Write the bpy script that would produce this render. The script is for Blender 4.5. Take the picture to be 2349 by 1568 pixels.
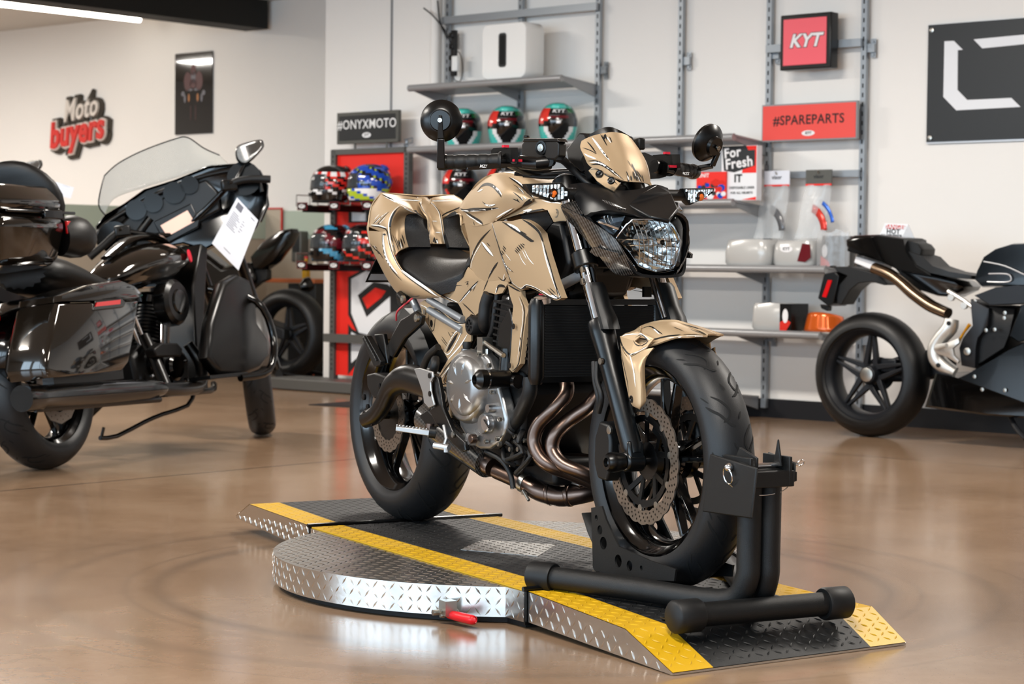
import bpy, bmesh, math, random
from mathutils import Vector, Matrix, noise
from mathutils.bvhtree import BVHTree
random.seed(7)
PI = math.pi
SC = bpy.context.scene
COL = SC.collection
for _o in list(bpy.data.objects): bpy.data.objects.remove(_o)

# ------------------------------------------------------------------ camera
FPX, PITCH, ROLL, CAMH = 4711.64, .0380, .0107, .8445
IMW, IMH = 2349, 1568
cd = bpy.data.cameras.new('camera'); cam = bpy.data.objects.new('camera', cd); COL.objects.link(cam)
CAMM = Matrix.Translation((0, 0, CAMH)) @ Matrix.Rotation(PI/2-PITCH, 4, 'X') @ Matrix.Rotation(ROLL, 4, 'Z')
cam.matrix_world = CAMM
cd.sensor_width = 36; cd.lens = FPX/IMW*36; cd.clip_end = 100; cd.clip_start = .1
cd.dof.use_dof = True; cd.dof.focus_distance = 5.0; cd.dof.aperture_fstop = 7.5
SC.camera = cam
# ------------------------------------------------------------------ world (daylight outside the shop windows)
wd = bpy.data.worlds.new('world'); SC.world = wd; wd.use_nodes = True
wn = wd.node_tree.nodes; wl = wd.node_tree.links; wn.clear()
wo = wn.new('ShaderNodeOutputWorld'); wb = wn.new('ShaderNodeBackground')
wb.inputs[0].default_value = (.70, .85, 1.0, 1); wb.inputs[1].default_value = 1.5
wl.new(wb.outputs[0], wo.inputs[0])
# ------------------------------------------------------------------ lights
def area(name, loc, rot, sx, sy, power, col=(1, 1, 1)):
    d = bpy.data.lights.new(name, 'AREA'); d.shape = 'RECTANGLE'; d.size = sx; d.size_y = sy; d.energy = power; d.color = col
    o = bpy.data.objects.new(name, d); COL.objects.link(o); o.location = loc; o.rotation_euler = rot
    return o
# shop wall frame: origin at the first shelf upright, U along the wall to the right, N into the room
PH = -.7161365
W0 = Vector((-.4317, 13.076, 0)); U = Vector((math.cos(PH), math.sin(PH), 0)); N = Vector((math.sin(PH), -math.cos(PH), 0))
def WL(a, d, z): return W0+U*a+N*d+Vector((0, 0, z))
WROT = PH
# window daylight: portals of the street-side glazing, one light per pane
def winlight(a, z, w, h, power, col=(.62, .82, 1.0), d=13.6):
    p = WL(a, d, z)
    o = area('window_daylight', p, (0, 0, 0), w, h, power, col)
    o.rotation_euler = Matrix((U, Vector((0, 0, 1)), N)).transposed().to_euler()
    return o
for _a in (-1.2, 2.0, 5.2, 8.4, 11.6): winlight(_a, 1.75, 2.5, 2.5, 135)
_z = 2.85
for _a, _d in ((-6.8, 1.2), (-4.6, 2.2), (-.5, 3.0), (3.2, 3.0), (6.9, 3.0), (-.5, 7.5), (3.2, 7.5), (6.9, 7.5)):
    p = WL(_a, _d, _z); o = area('ceiling_panel_light', p, (0, 0, WROT), 1.2, .3, 118, (1.0, .94, .86))
SC.view_settings.view_transform = 'Standard'; SC.view_settings.look = 'None'
SC.view_settings.exposure = 0.0; SC.view_settings.gamma = 1; SC.view_settings.use_curve_mapping = False
SC.cycles.max_bounces = 6; SC.cycles.diffuse_bounces = 4; SC.cycles.glossy_bounces = 4; SC.cycles.transmission_bounces = 6
SC.cycles.transparent_max_bounces = 12; SC.cycles.caustics_reflective = False; SC.cycles.caustics_refractive = False
SC.cycles.sample_clamp_indirect = 6
# ------------------------------------------------------------------ helpers
def px_ray(px, py):
    v = Vector(((px-IMW/2)/FPX, -(py-IMH/2)/FPX, -1))
    return CAMM.to_3x3() @ v
CAMP = Vector((0, 0, CAMH))
class Frame:
    """local frame of one thing: x forward, y left, z up; reads a measured image point off a plane of the thing"""
    def __init__(s, loc, ang, lean=0):
        s.m = Matrix.Translation(loc) @ Matrix.Rotation(ang, 4, 'Z') @ Matrix.Rotation(lean, 4, 'X')
        s.i = s.m.inverted(); s.c = s.i @ CAMP; s.r = s.i.to_3x3() @ CAMM.to_3x3()
    def ray(s, px, py): return s.r @ Vector(((px-IMW/2)/FPX, -(py-IMH/2)/FPX, -1))
    def at(s, px, py, ax, val):
        v = s.ray(px, py); return s.c+v*((val-s.c[ax])/v[ax])
    def S(s, px, py, side): return s.at(px, py, 1, -side)      # side = metres to the thing's right
    def X(s, px, py, x): return s.at(px, py, 0, x)
    def Z(s, px, py, z): return s.at(px, py, 2, z)
MATS = {}
def mat(name, col, rough=.5, metal=0, coat=0, spec=.5, noise_amt=0, noise_scale=20, bump=0, bump_scale=200, emit=None, emit_s=0, alpha=1, trans=0, ior=1.45, crough=.05):
    m = bpy.data.materials.new(name); m.use_nodes = True; nt = m.node_tree; b = nt.nodes['Principled BSDF']
    def s3(c): return tuple((x/255)**2.2 if x > 1 else x for x in c)+(1,)
    c = s3(col); b.inputs['Base Color'].default_value = c; b.inputs['Roughness'].default_value = rough; b.inputs['Metallic'].default_value = metal
    b.inputs['Coat Weight'].default_value = coat; b.inputs['Coat Roughness'].default_value = crough; b.inputs['Specular IOR Level'].default_value = spec
    b.inputs['Transmission Weight'].default_value = trans; b.inputs['IOR'].default_value = ior; b.inputs['Alpha'].default_value = alpha
    if emit: b.inputs['Emission Color'].default_value = s3(emit); b.inputs['Emission Strength'].default_value = emit_s
    tc = nt.nodes.new('ShaderNodeTexCoord')
    if noise_amt:
        n = nt.nodes.new('ShaderNodeTexNoise'); n.inputs['Scale'].default_value = noise_scale; n.inputs['Detail'].default_value = 5
        nt.links.new(tc.outputs['Object'], n.inputs['Vector'])
        mx = nt.nodes.new('ShaderNodeMix'); mx.data_type = 'RGBA'
        mx.inputs[6].default_value = tuple(max(0, x*(1-noise_amt)) for x in c[:3])+(1,); mx.inputs[7].default_value = tuple(min(1, x*(1+noise_amt)) for x in c[:3])+(1,)
        nt.links.new(n.outputs['Fac'], mx.inputs[0]); nt.links.new(mx.outputs[2], b.inputs['Base Color'])
    if bump:
        n = nt.nodes.new('ShaderNodeTexNoise'); n.inputs['Scale'].default_value = bump_scale; n.inputs['Detail'].default_value = 3
        nt.links.new(tc.outputs['Object'], n.inputs['Vector'])
        bp = nt.nodes.new('ShaderNodeBump'); bp.inputs['Strength'].default_value = bump; bp.inputs['Distance'].default_value = .002
        nt.links.new(n.outputs['Fac'], bp.inputs['Height']); nt.links.new(bp.outputs[0], b.inputs['Normal'])
    MATS[name] = m; return m
def clip3(a): return Vector(a)
def frames(pts):
    out = []; n = len(pts); t0 = (pts[1]-pts[0]).normalized()
    up = Vector((0, 0, 1)) if abs(t0.z) < .9 else Vector((1, 0, 0))
    a = t0.cross(up).normalized()
    for i in range(n):
        t = (pts[min(i+1, n-1)]-pts[max(i-1, 0)])
        t = t.normalized() if t.length > 1e-9 else t0
        a = (a-t*a.dot(t)); a = a.normalized() if a.length > 1e-6 else t.orthogonal().normalized()
        out.append((a.copy(), t.cross(a)))
    return out
def catmull(pts, k=6, closed=False):
    pts = [Vector(p) for p in pts]; n = len(pts); out = []
    rng = range(n if closed else n-1)
    for i in rng:
        if closed: p = [pts[(i+j) % n] for j in (-1, 0, 1, 2)]
        else: p = [pts[max(i-1, 0)], pts[i], pts[i+1], pts[min(i+2, n-1)]]
        for j in range(k):
            t = j/k; t2 = t*t; t3 = t2*t
            out.append(.5*((2*p[1])+(p[2]-p[0])*t+(2*p[0]-5*p[1]+4*p[2]-p[3])*t2+(3*p[1]-p[0]-3*p[2]+p[3])*t3))
    if not closed: out.append(pts[-1])
    return out
class MB:
    def __init__(s): s.v = []; s.f = []; s.fm = []; s.mi = 0
    def add(s, vs, fs, mi=None):
        o = len(s.v); s.v += [Vector(x) for x in vs]; mi = s.mi if mi is None else mi
        for f in fs: s.f.append([i+o for i in f]); s.fm.append(mi)
        return s
    def box(s, c, size, rot=None, mi=None, taper=1):
        c = Vector(c); x, y, z = (d/2 for d in size)
        vs = [Vector((i*x*(taper if k > 0 else 1), j*y*(taper if k > 0 else 1), k*z)) for i in (-1, 1) for j in (-1, 1) for k in (-1, 1)]
        if rot is not None:
            R = rot if isinstance(rot, Matrix) else Matrix.Rotation(rot, 3, 'Z')
            vs = [R.to_3x3() @ v for v in vs]
        return s.add([c+v for v in vs], [(0, 1, 3, 2), (4, 6, 7, 5), (0, 4, 5, 1), (2, 3, 7, 6), (0, 2, 6, 4), (1, 5, 7, 3)], mi)
    def bar(s, p0, p1, w, h, up=(0, 0, 1), mi=None, w1=None, h1=None):
        p0 = Vector(p0); p1 = Vector(p1); t = (p1-p0).normalized(); up = Vector(up)
        a = t.cross(up).normalized(); b = a.cross(t)
        w1 = w if w1 is None else w1; h1 = h if h1 is None else h1
        vs = [p+a*(i*ww/2)+b*(j*hh/2) for p, ww, hh in ((p0, w, h), (p1, w1, h1)) for i, j in ((-1, -1), (1, -1), (1, 1), (-1, 1))]
        return s.add(vs, [(0, 3, 2, 1), (4, 5, 6, 7), (0, 1, 5, 4), (1, 2, 6, 5), (2, 3, 7, 6), (3, 0, 4, 7)], mi)
    def rings(s, rings, cap=True, closed=True, loop=False, mi=None):
        n = len(rings[0]); m = len(rings); vs = [p for r in rings for p in r]; fs = []
        for i in range(m if loop else m-1):
            for j in range(n if closed else n-1):
                a = i*n+j; b = i*n+(j+1) % n; i2 = (i+1) % m; fs.append((a, b, i2*n+(j+1) % n, i2*n+j))
        if cap and closed and not loop: fs.append(tuple(range(n-1, -1, -1))); fs.append(tuple((m-1)*n+j for j in range(n)))
        return s.add(vs, fs, mi)
    def tube(s, pts, r, n=12, smooth=0, cap=True, closed=False, mi=None, flat=1):
        pts = [Vector(p) for p in pts]
        if smooth:
            if isinstance(r, (list, tuple)):
                rr = catmull([Vector((q, 0, 0)) for q in r], smooth, closed); r = [max(q.x, 1e-5) for q in rr]
            pts = catmull(pts, smooth, closed)
        if not isinstance(r, (list, tuple)): r = [r]*len(pts)
        fr = frames(pts)
        rings = [[p+(a*math.cos(2*PI*k/n)+b*math.sin(2*PI*k/n)*flat)*q for k in range(n)] for p, q, (a, b) in zip(pts, r, fr)]
        return s.rings(rings, cap=cap, loop=closed, mi=mi)
    def cyl(s, p0, p1, r, r1=None, n=20, mi=None, cap=True):
        return s.tube([p0, p1], [r, r if r1 is None else r1], n, cap=cap, mi=mi)
    def lathe(s, prof, org, axis, n=32, mi=None, cap=True, arc=None, ref=None):
        """prof: (distance along the axis, radius)"""
        org = Vector(org); ax = Vector(axis).normalized()
        a = (Vector(ref) if ref else (Vector((0, 0, 1)) if abs(ax.z) < .9 else Vector((1, 0, 0)))); a = (a-ax*a.dot(ax)).normalized(); b = ax.cross(a)
        if arc: ang = [arc[0]+(arc[1]-arc[0])*k/n for k in range(n+1)]
        else: ang = [2*PI*k/n for k in range(n)]
        rings = [[org+ax*d+(a*math.cos(t)+b*math.sin(t))*max(r, 1e-4) for t in ang] for d, r in prof]
        return s.rings(rings, cap=cap, closed=not arc, mi=mi)
    def prism(s, poly, h, z=Vector((0, 0, 1)), mi=None):
        """closed polygon of 3-D points pushed along z*h"""
        poly = [Vector(p) for p in poly]; n = len(poly); z = Vector(z).normalized()*h
        fs = [tuple(range(n-1, -1, -1)), tuple(range(n, 2*n))]+[(i, (i+1) % n, n+(i+1) % n, n+i) for i in range(n)]
        return s.add(poly+[p+z for p in poly], fs, mi)
    def ball(s, c, r, n=12, m=8, mi=None, sc=(1, 1, 1)):
        c = Vector(c); rings = [[c+Vector((math.sin(PI*(i+.001)/m)*math.cos(2*PI*k/n)*r*sc[0], math.sin(PI*(i+.001)/m)*math.sin(2*PI*k/n)*r*sc[1], math.cos(PI*i/m)*r*sc[2])) for k in range(n)] for i in range(m+1)]
        return s.rings(rings, mi=mi)
    def mirror(s, ax=1):
        n = len(s.v); nf = len(s.f)
        for v in list(s.v): w = v.copy(); w[ax] = -w[ax]; s.v.append(w)
        for i in range(nf): s.f.append([k+n for k in reversed(s.f[i])]); s.fm.append(s.fm[i])
        return s
    def mirrored(s, ax=1):
        o = MB()
        for v in s.v: w = v.copy(); w[ax] = -w[ax]; o.v.append(w)
        o.f = [list(reversed(f)) for f in s.f]; o.fm = list(s.fm); return o
    def grid(s, rows, mi=None):
        n = len(rows[0]); return s.add([p for r in rows for p in r], [(i*n+j, i*n+j+1, (i+1)*n+j+1, (i+1)*n+j) for i in range(len(rows)-1) for j in range(n-1)], mi)
    def build(s, name, m, parent=None, smooth=35, bevel=0, seg=2, solid=0, sub=0, weld=False, off=-1):
        me = bpy.data.meshes.new(name); me.from_pydata([tuple(v) for v in s.v], [], s.f)
        for x in (m if isinstance(m, (list, tuple)) else [m]): me.materials.append(x if not isinstance(x, str) else MATS[x])
        for p, i in zip(me.polygons, s.fm): p.material_index = i
        if weld:
            bm = bmesh.new(); bm.from_mesh(me); bmesh.ops.remove_doubles(bm, verts=bm.verts, dist=1e-4); bmesh.ops.recalc_face_normals(bm, faces=bm.faces); bm.to_mesh(me); bm.free()
        else:
            bm = bmesh.new(); bm.from_mesh(me); bmesh.ops.recalc_face_normals(bm, faces=bm.faces); bm.to_mesh(me); bm.free()
        me.update()
        if smooth:
            me.shade_smooth(); me.set_sharp_from_angle(angle=math.radians(smooth))
        o = bpy.data.objects.new(name, me); COL.objects.link(o)
        if parent: o.parent = parent
        if sub: md = o.modifiers.new('sub', 'SUBSURF'); md.levels = md.render_levels = sub
        if solid: md = o.modifiers.new('solid', 'SOLIDIFY'); md.thickness = solid; md.offset = off
        if bevel: md = o.modifiers.new('bevel', 'BEVEL'); md.width = bevel; md.segments = seg; md.limit_method = 'ANGLE'; md.angle_limit = math.radians(32); md.harden_normals = False
        return o
def thing(name, label, cat, loc=(0, 0, 0), rz=0, group=None, m=None):
    o = bpy.data.objects.new(name, None); COL.objects.link(o); o.empty_display_size = .1
    if m is not None: o.matrix_world = m
    else: o.location = loc; o.rotation_euler = (0, 0, rz)
    o['label'] = label; o['category'] = cat
    if group: o['group'] = group
    return o
def tag(o, label, cat, group=None):
    o['label'] = label; o['category'] = cat
    if group: o['group'] = group
    return o
def struct(o, name=None):
    o['kind'] = 'structure'; return o
def copy_tree(o, parent=None):
    c = o.copy(); COL.objects.link(c)
    if parent: c.parent = parent
    for ch in o.children: copy_tree(ch, c)
    return c
def text_mb(txt, size, depth=.001, bold=0, shear=0, sx=1, align='CENTER', res=3):
    """the outline of a word as plain mesh geometry in its own xy plane"""
    cu = bpy.data.curves.new('txt', 'FONT'); cu.body = txt; cu.size = size; cu.extrude = depth; cu.offset = bold; cu.shear = shear
    cu.align_x = align; cu.align_y = 'CENTER'; cu.resolution_u = res; cu.space_character = 1.06
    o = bpy.data.objects.new('txt', cu); COL.objects.link(o)
    dg = bpy.context.evaluated_depsgraph_get(); me = bpy.data.meshes.new_from_object(o.evaluated_get(dg))
    mb = MB(); mb.add([Vector((v.co.x*sx, v.co.y, v.co.z)) for v in me.vertices], [tuple(p.vertices) for p in me.polygons])
    bpy.data.objects.remove(o); bpy.data.curves.remove(cu); bpy.data.meshes.remove(me)
    return mb
def put(mb, src, M, mi=None):
    o = len(mb.v); mb.v += [M @ v for v in src.v]
    for f, k in zip(src.f, src.fm): mb.f.append([i+o for i in f]); mb.fm.append(k if mi is None else mi)
    return mb
def basis(org, x, y):
    x = Vector(x).normalized(); z = x.cross(Vector(y)).normalized(); y = z.cross(x)
    return Matrix.Translation(org) @ Matrix((x, y, z)).transposed().to_4x4()
def rrect(w, h, r, n=5):
    out = []
    for cx, cy, a0 in ((w/2-r, h/2-r, 0), (-w/2+r, h/2-r, PI/2), (-w/2+r, -h/2+r, PI), (w/2-r, -h/2+r, 1.5*PI)):
        for k in range(n+1): a = a0+PI/2*k/n; out.append((cx+r*math.cos(a), cy+r*math.sin(a)))
    return out
def pt_in(p, poly):
    x, y = p; c = False; j = len(poly)-1
    for i in range(len(poly)):
        if (poly[i][1] > y) != (poly[j][1] > y) and x < (poly[j][0]-poly[i][0])*(y-poly[i][1])/(poly[j][1]-poly[i][1])+poly[i][0]: c = not c
        j = i
    return c
def edge_d(p, poly):
    best = 9
    for i in range(len(poly)):
        a = Vector(poly[i-1]); b = Vector(poly[i]); q = Vector(p); t = max(0, min(1, (q-a).dot(b-a)/max((b-a).length_squared, 1e-9)))
        best = min(best, (a+(b-a)*t-q).length)
    return best
def lugs(mb, M, poly, pitch=.024, L=.021, Wd=.0056, H=.0013, mi=None, skip=None, ang=50):
    """raised tread-plate lugs over a polygon in the plane of M"""
    xs = [p[0] for p in poly]; ys = [p[1] for p in poly]; R3 = M
    i0, i1 = int(min(xs)/pitch)-1, int(max(xs)/pitch)+1; j0, j1 = int(min(ys)/pitch*1.0)-1, int(max(ys)/pitch)+1
    for i in range(i0, i1+1):
        for j in range(j0, j1+1):
            p = ((i+.5)*pitch, (j+.5)*pitch)
            if not pt_in(p, poly) or edge_d(p, poly) < .004: continue
            k = 0
            if skip: 
                k = skip(p)
                if k is None: continue
            a = math.radians(ang if (i+j) % 2 else -ang); c, s_ = math.cos(a), math.sin(a)
            q = [(-L/2, 0, 0), (0, -Wd/2, 0), (L/2, 0, 0), (0, Wd/2, 0), (-L*.22, 0, H), (L*.22, 0, H)]
            vs = [R3 @ Vector((p[0]+c*x-s_*y, p[1]+s_*x+c*y, z)) for x, y, z in q]
            mb.add(vs, [(0, 1, 4), (1, 5, 4), (1, 2, 5), (2, 3, 5), (3, 4, 5), (3, 0, 4)], k if mi is None else mi)
# ================================================================== MATERIALS
mat('wall_white', (233, 230, 226), .75, noise_amt=.02, noise_scale=1.5)
mat('ceiling_white', (200, 198, 194), .8)
mat('black_base', (18, 19, 24), .5)
mat('beam_black', (24, 24, 22), .7)
mat('steel_shelf', (138, 140, 143), .4, .25)
mat('steel_upright', (150, 156, 162), .42, .7)
mat('slot_black', (8, 8, 8), .8)
mat('shelf_edge', (150, 151, 153), .3, .35)
mat('white_plastic', (236, 236, 234), .22, coat=.3)
mat('black_plastic', (11, 11, 12), .45, bump=.15, bump_scale=900)
mat('black_satin', (8, 8, 9), .3)
mat('black_gloss', (6, 6, 7), .13, coat=.25, crough=.02)
mat('rubber', (14, 14, 15), .55)
mat('rubber_dark', (11, 11, 12), .7)
mat('text_white', (235, 235, 235), .6)
mat('text_dark', (30, 22, 24), .6)
mat('red_panel', (226, 40, 30), .5)
mat('sign_red', (232, 84, 78), .25, coat=.6)
mat('sign_pink', (238, 96, 108), .35)
mat('sign_grey', (88, 88, 84), .45, .3)
mat('charcoal', (34, 36, 38), .45)
mat('chrome', (225, 225, 228), .06, 1)
mat('alu', (200, 200, 202), .28, 1)
mat('zinc', (175, 172, 165), .3, 1)
mat('white_board', (226, 228, 232), .5)
mat('paper', (226, 230, 240), .7)
mat('print_grey', (110, 112, 122), .7)
def nodes(m): return m.node_tree.nodes, m.node_tree.links
def mnode(nt, op, a=None, b=None, c=None):
    n = nt.nodes.new('ShaderNodeMath'); n.operation = op
    for i, x in enumerate((a, b, c)):
        if x is None: continue
        if isinstance(x, (int, float)): n.inputs[i].default_value = x
        else: nt.links.new(x, n.inputs[i])
    return n.outputs[0]
# polished concrete floor
fm = mat('concrete', (143, 113, 86), .2); nt = fm.node_tree; bs = nt.nodes['Principled BSDF']
tc = nt.nodes.new('ShaderNodeTexCoord'); sx = nt.nodes.new('ShaderNodeSeparateXYZ'); nt.links.new(tc.outputs['Object'], sx.inputs[0])
def noi(scale, det=6, rough=.6, vec=None):
    n = nt.nodes.new('ShaderNodeTexNoise'); n.inputs['Scale'].default_value = scale; n.inputs['Detail'].default_value = det; n.inputs['Roughness'].default_value = rough
    nt.links.new(vec or tc.outputs['Object'], n.inputs['Vector']); return n.outputs['Fac']
def ramp(fac, stops):
    r = nt.nodes.new('ShaderNodeValToRGB'); nt.links.new(fac, r.inputs[0]); e = r.color_ramp.elements
    while len(e) < len(stops): e.new(.5)
    for q, (p, c) in zip(e, stops): q.position = p; q.color = tuple((x/255)**2.2 for x in c)+(1,)
    return r.outputs[0]
def mixc(f, a, b):
    n = nt.nodes.new('ShaderNodeMix'); n.data_type = 'RGBA'
    for i, x in ((0, f), (6, a), (7, b)):
        if isinstance(x, (tuple, float, int)): n.inputs[i].default_value = x
        else: nt.links.new(x, n.inputs[i])
    return n.outputs[2]
c1 = ramp(noi(1.1, 8, .62), [(.28, (112, 88, 68)), (.5, (138, 112, 90)), (.75, (158, 134, 112))])
c2 = ramp(noi(14, 6, .7), [(.3, (122, 98, 77)), (.7, (150, 125, 102))])
c3 = mixc(.35, c1, c2)
sp = noi(160, 2, .5); spk = mnode(nt, 'GREATER_THAN', sp, .70)
c3 = mixc(mnode(nt, 'MULTIPLY', spk, .35), c3, (.10, .07, .05, 1))
# saw-cut joints
def line(coord, at, w): return mnode(nt, 'LESS_THAN', mnode(nt, 'ABSOLUTE', mnode(nt, 'SUBTRACT', coord, at)), w)
jt = mnode(nt, 'MAXIMUM', line(sx.outputs[1], 1.6, .006), line(sx.outputs[0], 2.63, .007))
jt = mnode(nt, 'MAXIMUM', jt, line(sx.outputs[0], 7.2, .006)); jt = mnode(nt, 'MAXIMUM', jt, line(sx.outputs[1], 11.2, .006))
jt = mnode(nt, 'MAXIMUM', jt, mnode(nt, 'MULTIPLY', line(sx.outputs[0], -1.94, .006), 1.0))
# tyre scuffs swept round the turntable
DC = (Vector((-.2938, 6.0236, 0))+Vector((math.cos(-1.0668), math.sin(-1.0668), 0))*.67)-W0
dca, dcd = DC.dot(U), DC.dot(N)
rx = mnode(nt, 'SUBTRACT', sx.outputs[0], dca); ry = mnode(nt, 'SUBTRACT', sx.outputs[1], dcd)
rr = mnode(nt, 'SQRT', mnode(nt, 'ADD', mnode(nt, 'MULTIPLY', rx, rx), mnode(nt, 'MULTIPLY', ry, ry)))
rr = mnode(nt, 'ADD', rr, mnode(nt, 'MULTIPLY', noi(.7, 1), .05))
scf = None
for rad, w, amt in ((.99, .045, .42), (1.07, .015, .22), (1.27, .04, .26), (1.40, .012, .16)):
    g = mnode(nt, 'SUBTRACT', 1, mnode(nt, 'DIVIDE', mnode(nt, 'ABSOLUTE', mnode(nt, 'SUBTRACT', rr, rad)), w))
    g = mnode(nt, 'MULTIPLY', mnode(nt, 'MAXIMUM', g, 0), amt); scf = g if scf is None else mnode(nt, 'MAXIMUM', scf, g)
scf = mnode(nt, 'MULTIPLY', scf, mnode(nt, 'MULTIPLY', noi(2.2, 5), 1.5))
c4 = mixc(scf, c3, (.045, .035, .03, 1)); c4 = mixc(mnode(nt, 'MULTIPLY', jt, .85), c4, (.012, .012, .014, 1))
nt.links.new(c4, bs.inputs['Base Color'])
nt.links.new(mnode(nt, 'ADD', mnode(nt, 'MULTIPLY', noi(1.3, 2), .12), .12), bs.inputs['Roughness'])
bp = nt.nodes.new('ShaderNodeBump'); bp.inputs['Strength'].default_value = .02; bp.inputs['Distance'].default_value = .002
nt.links.new(noi(3, 2), bp.inputs['Height']); nt.links.new(bp.outputs[0], bs.inputs['Normal'])
bs.inputs['Specular IOR Level'].default_value = .6
# ================================================================== ROOM
ROOM = Matrix.Translation(W0) @ Matrix.Rotation(PH, 4, 'Z')     # local x = along the shelf wall, local -y = into the room
def Rp(a, d, z): return Vector((a, -d, z))
def room(mb, name, m, bevel=0): o = mb.build(name, m, None, bevel=bevel); o.matrix_world = ROOM; return struct(o)
# the room's local frame mirrors d, so the floor keeps (a, d) in its own coordinates
FLM = Matrix.Translation(W0) @ Matrix((U, N, Vector((0, 0, -1)))).transposed().to_4x4()
A0, A1, D1, CH = -9.5, 13.5, 14.0, 2.895
mb = MB(); mb.add([(A0, -1.6, 0), (A1, -1.6, 0), (A1, D1, 0), (A0, D1, 0), (A0, -1.6, .1), (A1, -1.6, .1), (A1, D1, .1), (A0, D1, .1)], [(0, 1, 2, 3), (4, 7, 6, 5), (0, 1, 5, 4), (1, 2, 6, 5), (2, 3, 7, 6), (3, 0, 4, 7)])
fo = mb.build('floor', 'concrete', smooth=0); fo.matrix_world = FLM; struct(fo)
def rbox(a0, a1, d0, d1, z0, z1): return MB().box(Rp((a0+a1)/2, (d0+d1)/2, (z0+z1)/2), (abs(a1-a0), abs(d1-d0), z1-z0))
room(rbox(-.06, A1, -.17, -.05, 0, CH), 'wall_shelf_side', 'wall_white')
room(rbox(-1.14, -.06, -.17, -.03, 0, CH), 'wall_pier', 'wall_white')
room(rbox(-1.14, -1.02, -1.45, -.17, 0, CH), 'wall_return', 'wall_white')
room(rbox(A0, -1.02, -1.57, -1.45, 0, CH), 'wall_left', 'wall_white')
room(rbox(A0-.12, A0, -1.6, D1, 0, CH), 'wall_far_left', 'wall_white')
room(rbox(A1, A1+.12, -.2, D1, 0, CH), 'wall_right', 'wall_white')
room(rbox(A0-.12, A1+.12, -1.6, D1, CH, CH+.1), 'ceiling', 'ceiling_white')
mb = rbox(A0, A1, D1, D1+.12, 0, .35); mb.box(Rp(2, D1+.06, 2.8+.05), (A1-A0, .12, .2))
for a in (-2.85, .4, 3.6, 6.8, 10.0, 13.2): mb.box(Rp(a, D1+.06, 1.6), (.45 if a > -2 else .3, .12, 2.6))
mb.box(Rp((A0-2.9)/2, D1+.06, 1.6), (-2.9-A0, .12, 2.6))
room(mb, 'wall_street_side', 'wall_white')
for k, a in enumerate((-1.2, 2.0, 5.2, 8.4, 11.6)):
    mb = MB()
    for sa in (-1.36, 0, 1.36): mb.box(Rp(a+sa, D1+.03, 1.57), (.05, .06, 2.46))
    for z in (.38, 2.2, 2.74): mb.box(Rp(a, D1+.03, z), (2.76, .06, .05))
    room(mb, 'window_%d' % (k+1), 'black_base')
room(rbox(-.04, A1, -.05, -.036, 0, .105), 'baseboard_right', 'black_base')
# seam strip and round corner pipe on the pier
o = room(rbox(-.524, -.510, -.03, -.022, .02, CH), 'trim_1', 'steel_shelf')
mb = MB().cyl(Rp(-.10, .0, .0), Rp(-.10, .0, CH), .035, n=20); room(mb, 'trim_2', 'wall_white')
# dropped black beam in front of the left wall
q0 = (Vector((W0.x, W0.y, 0))); 
mb = MB().box(Rp(-3.36, 3.2, 2.79), (.26, 9.2, .24)); room(mb, 'beam_black', 'beam_black').name = 'trim_3'
# low partition with a pale green cap band behind the left motorcycles
mat('pale_green', (176, 188, 172), .6); mat('beige_board', (182, 168, 150), .6)
mb = MB(); mb.box(Rp(-3.3, .8, .51), (.08, 4.5, 1.02), mi=0); mb.box(Rp(-3.3, .8, 1.13), (.10, 4.5, .22), mi=1)
mb.box(Rp(-2.15, -1.44, .51), (2.26, .02, 1.02), mi=0); mb.box(Rp(-2.15, -1.435, 1.13), (2.26, .03, .22), mi=1)
o = room(mb, 'trim_4', ['beige_board', 'pale_green'])
# ------------------------------------------------------------------ linear ceiling lamp
mat('led', (255, 250, 240), .5, emit=(255, 246, 230), emit_s=14); mat('lamp_white', (230, 230, 228), .5)
p0 = Vector((-4.13, 16.55, 2.86)); p1 = Vector((-3.15, 17.36, 2.86))
def on_z(px, py, z):
    v = px_ray(px, py); return CAMP+v*((z-CAMH)/v.z)
pA = on_z(-700, -72, 2.82); pB = on_z(322, 44.5, 2.82)
t = thing('linear_lamp', 'long slim glowing white tube lamp on the ceiling at the top left', 'ceiling light', pA)
mid = lambda a, b, k: a+(b-a)*k
MB().tube([Vector((0, 0, 0)), (pB-pA)*.998], .026, 12).build('diffuser', 'led', t)
MB().bar(Vector((0, 0, .043)), (pB-pA)+Vector((0, 0, .043)), .05, .045).build('housing', 'lamp_white', t)
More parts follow.
